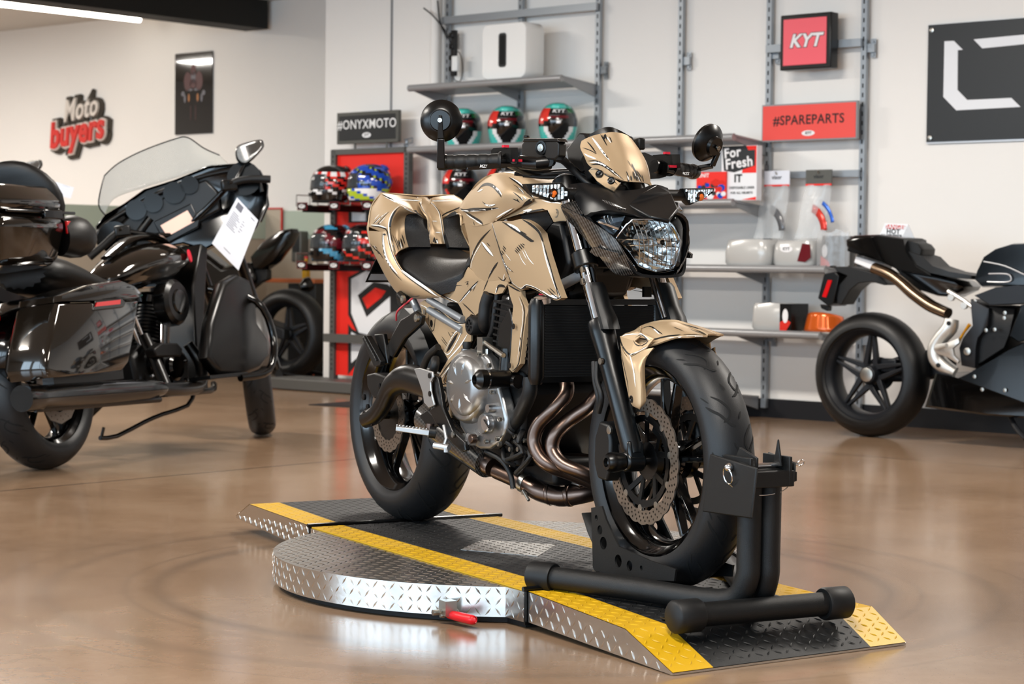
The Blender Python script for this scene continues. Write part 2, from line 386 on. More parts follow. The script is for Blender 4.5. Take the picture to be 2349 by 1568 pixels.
# ================================================================== SHELF WALL FIXTURES
WM = Matrix.Translation(W0) @ Matrix.Rotation(PH, 4, 'Z')       # x along the wall, -y into the room, z up
class WallF(Frame):
    def __init__(s): s.m = WM; s.i = WM.inverted(); s.c = s.i @ CAMP; s.r = s.i.to_3x3() @ CAMM.to_3x3()
    def D(s, px, py, d): return s.at(px, py, 1, -d)
WF = WallF()
def wthing(name, label, cat, p, group=None, rz=0):
    """p in wall coordinates"""
    return thing(name, label, cat, m=WM @ Matrix.Translation(p) @ Matrix.Rotation(rz, 4, 'Z'), group=group)
uplab = ['slotted steel upright behind the black power supply, far left of the shelf wall', 'slotted steel upright behind the white speaker box', 'slotted steel upright at the right end of the top left shelf',
         'slotted steel upright in the bare bay left of the red light box', 'slotted steel upright at the left edge of the red square light box', 'slotted steel upright right of the red spare parts sign']
for i in range(6):
    t = wthing('slotted_upright', uplab[i], 'shelf upright', Rp(.61*i, 0, 0), 'slotted shelf uprights on the wall')
    mb = MB(); zb = .055
    mb.box((0, .012, (zb+2.75)/2), (.034, .025, 2.75-zb), mi=0)
    k = 0; z = .12
    while z < 2.7:
        for sx_ in (-.0,): mb.box((sx_, -.0008, z), (.008, .0016, .024), mi=1)
        z += .05
    mb.build('channel', ['steel_upright', 'slot_black'], t)
    for z in ((2.02, .45) if i in (2, 3, 4, 5) else (2.25,)):
        zz = z if i != 2 else 2.0
        c = MB(); c.box((.035, .02, zz), (.05, .02, .045), mi=0)
        for s_ in (-.035, .035): c.box((.045, .03, zz+s_), (.03, .006, .03)); c.cyl((.045, .026, zz+s_), (.045, .021, zz+s_), .007, n=10)
        c.build('wall_clip', 'steel_upright', t)
# shelves: (label, a0, a1, z at the back, depth, tilt, front-lip)
def shelf(label, a0, a1, z, dep=.32, rise=.028, col='steel_shelf', brackets=()):
    t = wthing('wall_shelf', label, 'shelf', Rp((a0+a1)/2, 0, z), 'grey steel wall shelves')
    w = a1-a0; mb = MB(); sl = rise/dep
    def P(a, d, zz): return Vector((a, -d, zz+d*sl))
    mb.add([P(-w/2, .01, 0), P(w/2, .01, 0), P(w/2, dep, 0), P(-w/2, dep, 0), P(-w/2, .01, -.012), P(w/2, .01, -.012), P(w/2, dep, -.012), P(-w/2, dep, -.012)], [(0, 1, 2, 3), (4, 7, 6, 5), (0, 1, 5, 4), (1, 2, 6, 5), (2, 3, 7, 6), (3, 0, 4, 7)])
    mb.build('board', col, t)
    e = MB(); e.tube([P(-w/2, dep, -.016), P(w/2, dep, -.016)], .021, 12); e.build('front_lip', 'shelf_edge', t, smooth=60)
    for a in brackets:
        b = MB(); x = a-(a0+a1)/2
        b.prism([P(x-.004, .01, -.012), P(x-.004, dep*.98, -.012), P(x-.004, dep*.98, -.03), P(x-.004, .01, -.075)], .008, Vector((1, 0, 0))); b.build('bracket', 'steel_shelf', t)
    return t
S1 = shelf('grey steel shelf carrying the white speaker box', -.02, 1.215, 1.918, brackets=(.0, .61, 1.21))
S2 = shelf('long grey steel shelf carrying the teal helmets', -.02, 2.44, 1.536, brackets=(.0, .61, 1.22, 1.83, 2.43))
S3 = shelf('grey steel shelf with the dark helmets and the printed boxes', -.02, 2.44, 1.18, brackets=(.0, .61, 1.22, 1.83, 2.43))
S4 = shelf('grey steel shelf with three bag wrapped packages', 1.24, 3.04, .82, brackets=(1.25, 1.83, 2.44, 3.03))
S5 = shelf('low grey steel shelf with the orange visor', 1.98, 3.0, .47, .30, brackets=(2.0, 2.44, 2.98))
S6 = shelf('low grey steel shelf seen just above the gold front fender', 1.24, 1.96, .45, .30, brackets=(1.25, 1.83))
S7 = shelf('lowest grey shelf half hidden behind the front tyre', 1.24, 2.42, .12, .30, brackets=(1.25, 2.41))
# cross bars
def wbar(label, a0, a1, z, d=.03, h=.045):
    o = MB().box(((a0+a1)/2, -d, z), (a1-a0, .02, h)).build('cross_bar', 'steel_upright'); o.matrix_world = WM
    tag(o, label, 'cross bar', 'steel cross bars between uprights'); return o
wbar('flat steel cross bar at the top of the two left bays', -.02, 1.24, 2.375)
wbar('flat steel cross bar behind the red square light box', 2.44, 3.05, 2.05, .02, .042)
wbar('flat steel cross bar holding the two hanging visor bags', 2.44, 3.05, 1.35, .02, .038)
# ================================================================== TURNTABLE PLATFORM
XR, YR, TH, ZD = -.2938, 6.0236, -1.0668, .0879
PF = Frame(Vector((XR, YR, 0)), TH)
mat('tread_alu', (206, 204, 200), .26, 1, bump=.9, bump_scale=11); mat('deck_black', (22, 23, 24), .5, bump=.3, bump_scale=700); mat('deck_yellow', (198, 154, 24), .42, bump=.2, bump_scale=500)
mat('red_grip', (206, 24, 34), .35)
plat = thing('motorcycle_turntable', 'round tread plate turntable with black and yellow deck under the gold motorcycle', 'turntable', m=PF.m)
def V(x, s, z): return Vector((x, -s, z))
R_, CX, CS = .627, .67, .03
def outline():
    pts = []; a0 = math.acos(.543/R_)
    h = math.sqrt(R_*R_-.543**2)
    pts.append((1.292, .338)); n = 40
    for k in range(n+1): a = a0+(PI-2*a0)*k/n; pts.append((CX+R_*math.cos(a), CS+R_*math.sin(a)))
    pts.append((.045, .338)); pts.append((.045, -.268)); a1 = math.asin(.298/R_)
    for k in range(n+1): a = PI+a1+(PI-2*a1)*k/n; pts.append((CX+R_*math.cos(a), CS+R_*math.sin(a)))
    pts.append((1.292, -.268)); return pts
OL = outline()
mb = MB(); mb.mi = 0
mb.prism([V(x, s, .016) for x, s in OL], .071)
mb2 = MB()
def lug_wall(mb, path, z0, z1, closed=True, pitch=.024, mi=0, H=.0017):
    """lugs up the side of a wall that follows path (x, s)"""
    L = 0; n = len(path)
    for i in range(n if closed else n-1):
        p = Vector(path[i]); q = Vector(path[(i+1) % n]); d = (q-p).length
        while L < d:
            c = p+(q-p)*(L/d); t = (q-p).normalized(); col = round((L+1000)/pitch)
            M = basis(V(c.x, c.y, 0), V(t.x, t.y, 0)-V(0, 0, 0), (0, 0, 1))
            lug_wall.k += 1; rows = int(z1/pitch)
            for r in range(8):
                z = z0+.012+r*pitch
                if z > z1-.008: break
                a = math.radians(52 if (lug_wall.k+r) % 2 else -52); cc, ss = math.cos(a), math.sin(a)
                Q = [(-.0118, 0, 0), (0, -.0025, 0), (.0118, 0, 0), (0, .0025, 0), (-.004, 0, H), (.004, 0, H)]
                for sg in (1,):
                    vs = [M @ Vector((cc*x-ss*y, z+ss*x+cc*y, w*LW)) for x, y, w in Q]
                    mb.add(vs, [(0, 1, 4), (1, 5, 4), (1, 2, 5), (2, 3, 5), (3, 4, 5), (3, 0, 4)], mi)
            L += pitch
        L -= d
lug_wall.k = 0; LW = -1
lug_wall(mb, OL, .016, .087)
top = [(x, s) for x, s in OL]
Mtop = PF.m.copy(); Mt = basis(V(0, 0, .087), (1, 0, 0), (0, 1, 0))
lugs(mb, Mt, [(x, -s) for x, s in OL], skip=lambda p: None if (-.345 < p[1] < .268) else 0, ang=45)
mb.build('turntable_drum', 'tread_alu', plat, smooth=20)
MB().prism([V(x*.985+.01, s*.97, 0.002) for x, s in OL], .016).build('base_skirt', 'rubber_dark', plat)
mb = MB(); 
def deck(mb, x0, x1, s0, s1, z, Mt, yw=.098):
    for a, b, k in ((s0, s0-yw, 1), (s0-yw, s1+yw, 0), (s1+yw, s1, 1)):
        mb.add([Mt @ Vector((x, -s, 0)) for x, s in ((x0, a), (x1, a), (x1, b), (x0, b))], [(0, 1, 2, 3)], k)
HOLE = [(.64, .165), (.49, .02), (.66, -.115), (.83, .04)]
def yel(s0, s1, yw=.098): return lambda p: 1 if (-p[1] > s0-yw or -p[1] < s1+yw) else 0
mb.prism([V(x, s, .0875) for x, s in ((.05, .336), (1.288, .336), (1.288, .238), (.05, .238))], .0035, mi=1)
mb.prism([V(x, s, .0875) for x, s in ((.05, .238), (1.288, .238), (1.288, -.168), (.05, -.168))], .0035, mi=0)
mb.prism([V(x, s, .0875) for x, s in ((.05, -.168), (1.288, -.168), (1.288, -.266), (.05, -.266))], .0035, mi=1)
Mt2 = basis(V(0, 0, .091), (1, 0, 0), (0, 1, 0))
y_ = yel(.336, -.266)
lugs(mb, Mt2, [(.052, -.334), (1.286, -.334), (1.286, .264), (.052, .264)], skip=lambda p: (None if pt_in((p[0], -p[1]), HOLE) else y_(p)), ang=38)
mb.build('deck', ['deck_black', 'deck_yellow'], plat, smooth=20)
mb = MB().prism([V(x, s, .0908) for x, s in HOLE], .0012)
Mt3 = basis(V(0, 0, .092), (1, 0, 0), (0, 1, 0)); lugs(mb, Mt3, [(x, -s) for x, s in HOLE], ang=20)
mb.build('inspection_plate', 'tread_alu', plat, smooth=20)
def ramp_section(hx, kx, tx0, tx1, zh, zk, zt, s0, s1, sk1, st0, st1, zb_h, zb_t, name):
    """hinge x, knee x, tip x near/far, heights, side limits near/far"""
    mb = MB(); yw = .098
    sk0 = s0
    P = {}
    for nm, x, z, a, b in (('h', hx, zh, s0, s1), ('k', kx, zk, sk0, sk1)): P[nm] = (V(x, a, z), V(x, b, z))
    P['t'] = (V(tx0, st0, zt), V(tx1, st1, zt))
    P['hb'] = (V(hx, s0, zb_h), V(hx, s1, zb_h)); P['tb'] = (V(tx0, st0, zb_t), V(tx1, st1, zb_t))
    def lerp(p, k): return p[0]+(p[1]-p[0])*k
    w = abs(s0-s1); ky = yw/w
    for (A, Bq) in ((P['h'], P['k']), (P['k'], P['t'])):
        for k0, k1, m in ((0, ky, 1), (ky, 1-ky, 0), (1-ky, 1, 1)): mb.add([lerp(A, k0), lerp(Bq, k0), lerp(Bq, k1), lerp(A, k1)], [(0, 1, 2, 3)], m)
        ln = (Bq[0]-A[0]).length; tmp = MB(); nn = (Bq[0]-A[0]).cross(A[1]-A[0]).normalized()
        if nn.z < 0: nn = -nn
        lugs(tmp, Matrix.Identity(4), [(0, 0), (ln, 0), (ln, w), (0, w)], skip=lambda p: 1 if (p[1] < yw or p[1] > w-yw) else 0, ang=38)
        tmp.v = [lerp(A, v.y/w)+(lerp(Bq, v.y/w)-lerp(A, v.y/w))*(v.x/ln)+nn*v.z for v in tmp.v]; put(mb, tmp, Matrix.Identity(4))
    mb.build(name, ['deck_black', 'deck_yellow'], plat, smooth=20)
    b = MB(); d = V(0, 0, -.0015)
    side = []
    for i in (0, 1):
        q = [P['hb'][i], P['h'][i]+d, P['k'][i]+d, P['t'][i]+d, P['tb'][i]]; side.append(q)
    b.add(side[0]+side[1], [(0, 1, 2, 3, 4), (9, 8, 7, 6, 5), (0, 5, 6, 1), (0, 4, 9, 5), (3, 8, 9, 4), (1, 6, 7, 2), (2, 7, 8, 3)])
    # lugs on both side faces
    for i, q in enumerate(side):
        ex = (q[2]-q[1]).normalized(); M = basis(q[0], (q[4]-q[0]), (0, 0, 1)) if (hx < tx0) == (i == 0) else basis(q[0], (q[4]-q[0]), (0, 0, -1))
        iv = M.inverted(); poly = [tuple((iv @ p)[:2]) for p in q]
        lugs(b, M, poly, ang=54, L=.024, Wd=.0048, H=.0019)
    b.build('ramp_frame', 'tread_alu', plat, smooth=20)
ramp_section(1.305, 1.728, 1.90, 1.838, .0895, .071, .007, .334, -.268, -.330, .326, -.339, .018, .001, 'ramp_deck')
ramp_section(.032, -.448, -.615, -.60, .0905, .1025, .047, .328, -.266, -.266, .307, -.268, .016, .040, 'ramp_deck')
for x in (.039, 1.2985):
    mb = MB().box(V(x, .034, .052), (.007, .612, .082)); mb.tube([V(x, .345, .094), V(x, -.285, .094)], .006, 8); mb.build('hinge', 'black_satin', plat)
# locking handle with red grip
h0 = V(.935, .605, .045)
hp = PF.Z(1010, 1402, .03); gp0 = PF.Z(1028, 1408, .022); gp1 = PF.Z(1088, 1422, .022)
mb = MB(); mb.box(hp+Vector((0, .02, .008)), (.035, .03, .035)); mb.cyl(hp+Vector((-.02, -.01, -.005)), hp+Vector((-.02, .03, -.005)), .007, n=10); mb.tube([hp, hp+(gp0-hp)*.5+Vector((0, 0, .006)), gp0], .004, 8, smooth=4)
mb.tube([hp+Vector((0, 0, -.01)), hp+(gp0-hp)*.5-Vector((0, 0, .008)), gp0], .004, 8, smooth=4)
mb.build('lock_lever', 'zinc', plat)
MB().tube([gp0, gp0+(gp1-gp0)*.1, gp0+(gp1-gp0)*.9, gp1], [.007, .0105, .0115, .007], 14, smooth=3).build('red_grip', 'red_grip', plat, smooth=60)
# ================================================================== FRONT WHEEL CHOCK
mat('chock_black', (12, 13, 14), .5, bump=.35, bump_scale=900)
ck = thing('front_wheel_chock', 'black tubular wheel chock clamping the front tyre of the gold motorcycle', 'wheel chock', m=PF.m)
r = .0265
def leg(sg):
    c = .022
    return [V(1.26, c+sg*.27, .118), V(1.50, c+sg*.145, .112), V(1.66, c+sg*.062, .106), V(1.735, c+sg*.034, .118), V(1.768, c+sg*.027, .165), V(1.772, c+sg*.026, .22), V(1.774, c+sg*.026, .395)]
for sg in (1, -1):
    MB().tube(leg(sg), r, 20, smooth=6).build('bent_tube', 'chock_black', ck, smooth=60)
    p = V(1.26, .022+sg*.27, .118); q = V(1.315, .022+sg*.242, .1165); dd = (q-p)
    MB().lathe([(-.012, .0), (-.012, .026), (-.008, .032), (.05, .035), (.055, .0325), (.055, .027)], p, dd, 28).build('foot_cap', 'rubber', ck, smooth=50)
MB().cyl(V(1.785, .225, .0985), V(1.785, -.185, .0985), r, n=20).build('cross_tube', 'chock_black', ck, smooth=60)
for s, sg in ((.185, 1), (-.145, -1)):
    MB().lathe([(-.0, .027), (0, .034), (.005, .0365), (.062, .036), (.068, .030), (.069, 0)], V(1.785, s, .0985), V(0, sg, 0), 28).build('foot_cap', 'rubber', ck, smooth=50)
# head bracket and pins
mb = MB(); mb.box(V(1.772, .022, .385), (.085, .125, .035)); 
for s in (-.03, .074): mb.box(V(1.765, s, .402), (.10, .008, .062))
mb.prism([V(1.72, .045, .425), V(1.80, .045, .405), V(1.80, .045, .432), V(1.735, .045, .45)], .006, V(0, 1, 0))
mb.prism([V(1.77, -.020, .41), V(1.80, -.020, .41), V(1.785, -.020, .47)], .006, V(0, 1, 0))
mb.build('head_bracket', 'chock_black', ck, bevel=.002)
mb = MB(); mb.cyl(V(1.775, .105, .343+.068), V(1.775, -.075, .343+.068), .0065, n=12); mb.ball(V(1.775, .106, .343+.068), .010)
mb.tube([V(1.775+.016*math.cos(a), .108+.004*math.sin(a), .393+.018*math.sin(a)) for a in [k*PI/8 for k in range(16)]], .0018, 6, closed=True)
mb.tube([V(1.775, .108, .310+.068), V(1.79, .08, .288+.068), V(1.80, .02, .282+.068), V(1.79, -.04, .295+.068), V(1.775, -.062, .335+.068)], .0011, 6, smooth=6)
mb.tube([V(1.775, -.072, .345+.068), V(1.78, -.085, .352+.068), V(1.775, -.095, .345+.068), V(1.77, -.085, .338+.068), V(1.775, -.072, .343+.068)], .002, 6, smooth=4)
mb.build('hitch_pin', 'chrome', ck, smooth=60)
# side plates of the adjustable head (hold the tyre)
for sg in (1, -1):
    sd = .022+sg*.078
    q = [PF.S(1628, 1040, sd), PF.S(1735, 1073, sd), PF.S(1722, 1189, sd), PF.S(1610, 1173, sd)] if sg > 0 else None
    if q is None: q = [Vector((p.x, -(2*.022+p.y)+0, p.z)) for p in qq]; q = [Vector((min(p.x, 1.80) if k in (1, 2) else max(p.x, 1.70), -sd, max(p.z, .375))) for k, p in enumerate(qq)]
    qq = q
    MB().prism(q, .006*sg, Vector((0, 1, 0))).build('side_plate', 'chock_black', ck, bevel=.003)
MB().box(V(1.80, .022, .388), (.012, .15, .02)).build('side_plate_bridge', 'chock_black', ck)
# rocker cradle: L-shaped perforated side plates and pivot
def plate(sd, side):
    out = [PF.S(x, y, sd) for x, y in ((1358, 1164), (1382, 1160), (1392, 1192), (1420, 1252), (1490, 1284), (1552, 1305), (1548, 1332), (1370, 1323), (1362, 1300))]
    return [Vector((p.x, -side, p.z)) for p in out]
def disc(mb, c, rx, rz, y, n=16): mb.prism([Vector((c.x+rx*math.cos(2*PI*k/n), y, c.z+rz*math.sin(2*PI*k/n))) for k in range(n)], .0008, Vector((0, -1, 0)), mi=1)
def perforated(pts, holes, y, th, name, parent, m):
    """flat plate in an xz plane with real round holes"""
    cu = bpy.data.curves.new('pl', 'CURVE'); cu.dimensions = '2D'; cu.fill_mode = 'BOTH'; cu.extrude = th/2
    def sp(q):
        s = cu.splines.new('POLY'); s.points.add(len(q)-1); s.use_cyclic_u = True
        for a, b in zip(s.points, q): a.co = (b[0], b[1], 0, 1)
    sp([(p.x, p.z) for p in pts])
    for hx, hz, hr in holes: sp([(hx+hr*math.cos(-2*PI*k/14), hz+hr*math.sin(-2*PI*k/14)) for k in range(14)])
    o = bpy.data.objects.new('pl', cu); COL.objects.link(o); dg = bpy.context.evaluated_depsgraph_get(); me = bpy.data.meshes.new_from_object(o.evaluated_get(dg))
    mb = MB(); mb.add([Vector((v.co.x, y-v.co.z, v.co.y)) for v in me.vertices], [tuple(f.vertices) for f in me.polygons])
    bpy.data.objects.remove(o); bpy.data.curves.remove(cu)
    return mb.build(name, m, parent, smooth=30)
hs = [(1370, 1187, .007), (1378, 1215, .0115), (1386, 1245, .0155), (1420, 1286, .0155), (1446, 1297, .0125), (1473, 1302, .006)]
for sd in (.10, -.056):
    hh = [(PF.S(x, y, .10).x, PF.S(x, y, .10).z, r) for x, y, r in hs]
    q = [Vector((p.x, -sd, p.z)) for p in plate(.10, sd)]
    perforated(q, hh, -sd, .005, 'cradle_plate', ck, 'chock_black')
mb = MB(); p1 = PF.S(1363, 1318, .11); mb.cyl(Vector((p1.x+.006, -.125, p1.z)), Vector((p1.x+.006, .09, p1.z)), .010, n=14); mb.build('pivot_tube', 'chock_black', ck)
MB().lathe([(0, .013), (.004, .013), (.004, .0075), (.012, .0075)], Vector((p1.x+.006, -.113, p1.z)), (0, -1, 0), 6).build('bolt', 'zinc', ck)
mb = MB(); q = [PF.S(1455, 1290, .08), PF.S(1545, 1285, .08), PF.S(1560, 1330, .08), PF.S(1545, 1345, .08), PF.S(1380, 1327, .08)]
for a, b in ((1.22, .135), (1.33, .105), (1.45, .100)): pass
# floor of the cradle: curved trough under the tyre
fc = V(1.41, .022, .088+.306)
rows = []
for k in range(9):
    a = math.radians(-150+k*(-90+150)*1.25/8); rows.append([fc+Vector((.306*math.cos(a), yy, .306*math.sin(a))) for yy in (-.075, -.045, .045, .075)])
MB().grid(rows).build('cradle_trough', 'chock_black', ck, solid=.004, off=0)
# small black tag by the foot of the chock
o = MB().box(V(1.70, .17, .0775), (.05, .085, .004), rot=.05).build('rubber_pad', 'black_gloss'); o.matrix_world = PF.m
tag(o, 'small shiny black pad lying on the ramp beside the chock', 'pad')
# ================================================================== MAIN MOTORCYCLE (gold, comic-line livery)
BK = Frame(Vector((XR, YR, ZD)), TH)
bike = thing('naked_motorcycle', 'matte gold naked motorcycle with black comic lines standing on the turntable', 'motorcycle', m=BK.m)
mat('gold', (178, 152, 120), .46, .36, bump=.04, bump_scale=1500)
mat('ink_black', (8, 8, 9), .45); mat('ink_white', (240, 238, 232), .45)
mat('frame_black', (8, 8, 9), .32); mat('matte_black', (12, 13, 14), .45); mat('cowl_black', (17, 18, 20), .36)
mat('seat_vinyl', (18, 19, 21), .5, bump=.6, bump_scale=420); mat('fork_black', (11, 13, 15), .28)
mat('engine_silver', (150, 150, 150), .34, .9, bump=.1, bump_scale=500); mat('engine_dark', (15, 15, 16), .45, .3)
mat('exhaust_steel', (104, 88, 80), .3, 1, noise_amt=.25, noise_scale=14); mat('disc_steel', (150, 140, 130), .34, .95)
mat('peg_silver', (180, 180, 180), .4, .85); mat('tyre', (26, 27, 29), .48, bump=.15, bump_scale=600); mat('tyre_groove', (4, 4, 4), .8)
mat('amber', (230, 110, 40), .3, coat=.5); mat('lens_clear', (250, 250, 250), .03, trans=1, ior=1.35); mat('reflector', (240, 238, 234), .12, 1)
mat('radiator_fin', (15, 15, 16), .55, .4); mat('silver_plate', (190, 192, 196), .35, .5); mat('wire_pink', (190, 60, 70), .5); mat('green_mark', (40, 190, 140), .5); mat('red_part', (205, 40, 60), .35)
def weave(name, base, line, scale, rough=.25):
    m = mat(name, base, rough, 0, coat=.8); nt = m.node_tree; b = nt.nodes['Principled BSDF']; tc = nt.nodes.new('ShaderNodeTexCoord')
    s = nt.nodes.new('ShaderNodeSeparateXYZ'); nt.links.new(tc.outputs['Object'], s.inputs[0])
    a = mnode(nt, 'ADD', mnode(nt, 'MULTIPLY', s.outputs[0], .55), mnode(nt, 'MULTIPLY', s.outputs[2], -.35)); a = mnode(nt, 'ADD', a, mnode(nt, 'MULTIPLY', s.outputs[1], .9))
    w = mnode(nt, 'FRACT', mnode(nt, 'MULTIPLY', a, scale)); g = mnode(nt, 'GREATER_THAN', w, .68)
    mx = nt.nodes.new('ShaderNodeMix'); mx.data_type = 'RGBA'; nt.links.new(g, mx.inputs[0])
    mx.inputs[6].default_value = tuple((x/255)**2.2 for x in base)+(1,); mx.inputs[7].default_value = tuple((x/255)**2.2 for x in line)+(1,)
    nt.links.new(mx.outputs[2], b.inputs['Base Color']); return m
weave('carbon', (10, 10, 11), (96, 92, 88), 240)
def L(x, s, z): return Vector((x, -s, z))
def P(px, py, s): return BK.S(px, py, s)
def c1(x, y, s): return P(830+x*.19133, 420+y*.19133, s)
def c2(x, y, s): return P(1030+x*.19133, 390+y*.19133, s)
def c3(x, y, s): return P(1260+x*.2551, 280+y*.2551, s)
def c4(x, y, s): return P(940+x*.20408, 640+y*.20408, s)
def c5(x, y, s): return P(1160+x*.20408, 640+y*.20408, s)
def c6(x, y, s): return P(1150+x*.44643, 700+y*.44643, s)
def c7(x, y, s): return P(800+x*.38273, 650+y*.38273, s)
def c8(x, y, s): return P(800+x*.38314, 220+y*.38314, s)
def patch(rows, ku=5, kv=4, linu=False, linv=False):
    """smooth surface through a grid of points; returns the fine grid"""
    def interp(p, k, lin):
        p = [Vector(q) for q in p]
        if lin: return [p[i]+(p[i+1]-p[i])*j/k for i in range(len(p)-1) for j in range(k)]+[p[-1]]
        return catmull(p, k)
    fine = [interp(r, ku, linu) for r in rows]; cols = [interp([r[i] for r in fine], kv, linv) for i in range(len(fine[0]))]
    return [[cols[j][i] for j in range(len(cols))] for i in range(len(cols[0]))]
def facing(p, n): return n if n.dot(BK.c-p) > 0 else -n
def shell(mb, g, th, mi=0):
    """grid g with thickness th pushed away from the viewer side of the panel"""
    R, C = len(g), len(g[0]); nr = []
    for i in range(R):
        row = []
        for j in range(C):
            a = g[min(i+1, R-1)][j]-g[max(i-1, 0)][j]; b = g[i][min(j+1, C-1)]-g[i][max(j-1, 0)][j] if False else g[i][min(j+1, C-1)]-g[i][max(j-1, 0)]
            n = a.cross(b); row.append(n.normalized() if n.length > 1e-12 else Vector((0, -1, 0)))
        nr.append(row)
    sg = sum(nr[i][j].dot(BK.c-g[i][j]) for i in range(R) for j in range(C)); sg = 1 if sg > 0 else -1
    base = [p for r in g for p in r]; back = [g[i][j]-nr[i][j]*sg*th for i in range(R) for j in range(C)]; n = R*C
    fs = [(i*C+j, i*C+j+1, (i+1)*C+j+1, (i+1)*C+j) for i in range(R-1) for j in range(C-1)]
    fb = [tuple(n+k for k in reversed(f)) for f in fs]
    loop = [j for j in range(C)]+[i*C+C-1 for i in range(1, R)]+[(R-1)*C+j for j in range(C-2, -1, -1)]+[i*C for i in range(R-2, 0, -1)]
    fe = [(loop[k], loop[(k+1) % len(loop)], n+loop[(k+1) % len(loop)], n+loop[k]) for k in range(len(loop))]
    mb.add(base+back, fs+fb+fe, mi)
    return mb
def poly_panel(mb, pts, th, mi=0, dirv=None):
    """flat-ish polygon given by points, triangulated by ear clipping in view space, with thickness"""
    pts = [Vector(p) for p in pts]; n = Vector((0, 0, 0))
    for i in range(len(pts)): n += pts[i-1].cross(pts[i])
    n.normalize(); n = facing(pts[0], n); d = dirv or -n*th
    from mathutils.geometry import tessellate_polygon
    tr = tessellate_polygon([pts]); m = len(pts)
    mb.add(pts+[p+d for p in pts], [tuple(t) for t in tr]+[tuple(m+k for k in reversed(t)) for t in tr]+[(i, (i+1) % m, m+(i+1) % m, m+i) for i in range(m)], mi)
def bvh_of(mb): return BVHTree.FromPolygons([tuple(v) for v in mb.v], [tuple(f) for f in mb.f])
def ribbon(mb, bvh, pts, w, mi, taper=True, off=.0009, smooth=3):
    """pen stroke laid on a panel: pts are image points, read onto the panel's own surface"""
    pp = [Vector((x, y, 0)) for x, y in pts]
    if smooth and len(pp) > 2: pp = catmull(pp, smooth)
    if len(pp) == 2: pp = [pp[0]+(pp[1]-pp[0])*k/4 for k in range(5)]
    hit = []
    for p in pp:
        r = BK.ray(p.x, p.y).normalized(); h = bvh.ray_cast(BK.c, r)
        if h[0] is None: continue
        nn = facing(h[0], h[1]); hit.append((h[0]+nn*off, nn))
    if len(hit) < 2: return
    vs = []; m = len(hit)
    for i, (p, nn) in enumerate(hit):
        t = hit[min(i+1, m-1)][0]-hit[max(i-1, 0)][0]
        if t.length < 1e-6: t = Vector((1, 0, 0))
        sd = t.normalized().cross(nn).normalized(); k = i/(m-1)
        q = w*.68*(min(1, .15+3.2*k, .15+3.2*(1-k)) if taper else 1)
        vs += [p-sd*q, p+sd*q]
    mb.add(vs, [(2*i, 2*i+1, 2*i+3, 2*i+2) for i in range(m-1)], mi)
def crop(fx, fy, k): return lambda pts: [(fx+x*k, fy+y*k) for x, y in pts]
k1, k2, k3, k4, k5, k6 = crop(830, 420, .19133), crop(1030, 390, .19133), crop(1260, 280, .2551), crop(940, 640, .20408), crop(1160, 640, .20408), crop(1150, 700, .44643)
def edge_lines(mb, g, sides='tblr', inset=.10, w=.0022, off=.0007, white=True):
    R, C = len(g), len(g[0])
    def line(seq, inn):
        for k0, ww, mi in (((.0025, w, 1), (.0055, w*.6, 2)) if white else ((.0025, w, 1),)):
            vs = []
            for p, q in zip(seq, inn):
                d = (q-p); ln = max(d.length, 1e-6); d = d/ln
                vs += [p+d*k0, p+d*(k0+ww)]
            # lift to the viewer side
            n = len(vs); nn = (vs[2]-vs[0]).cross(vs[1]-vs[0]) if n > 3 else Vector((0, -1, 0))
            nn = facing(vs[0], nn.normalized() if nn.length > 0 else Vector((0, -1, 0)))
            mb.add([v+nn*off for v in vs], [(2*i, 2*i+1, 2*i+3, 2*i+2) for i in range(len(seq)-1)], mi)
    if 't' in sides: line(g[0], g[min(2, R-1)])
    if 'b' in sides: line(g[-1], g[max(R-3, 0)])
    if 'l' in sides: line([r[0] for r in g], [r[min(2, C-1)] for r in g])
    if 'r' in sides: line([r[-1] for r in g], [r[max(C-3, 0)] for r in g])
GOLD = ['gold', 'ink_black', 'ink_white', 'frame_black']
def both(mb, name, m, parent=bike, **kw):
    mb.build(name, m, parent, **kw); mb.mirrored().build(name, m, parent, **kw)
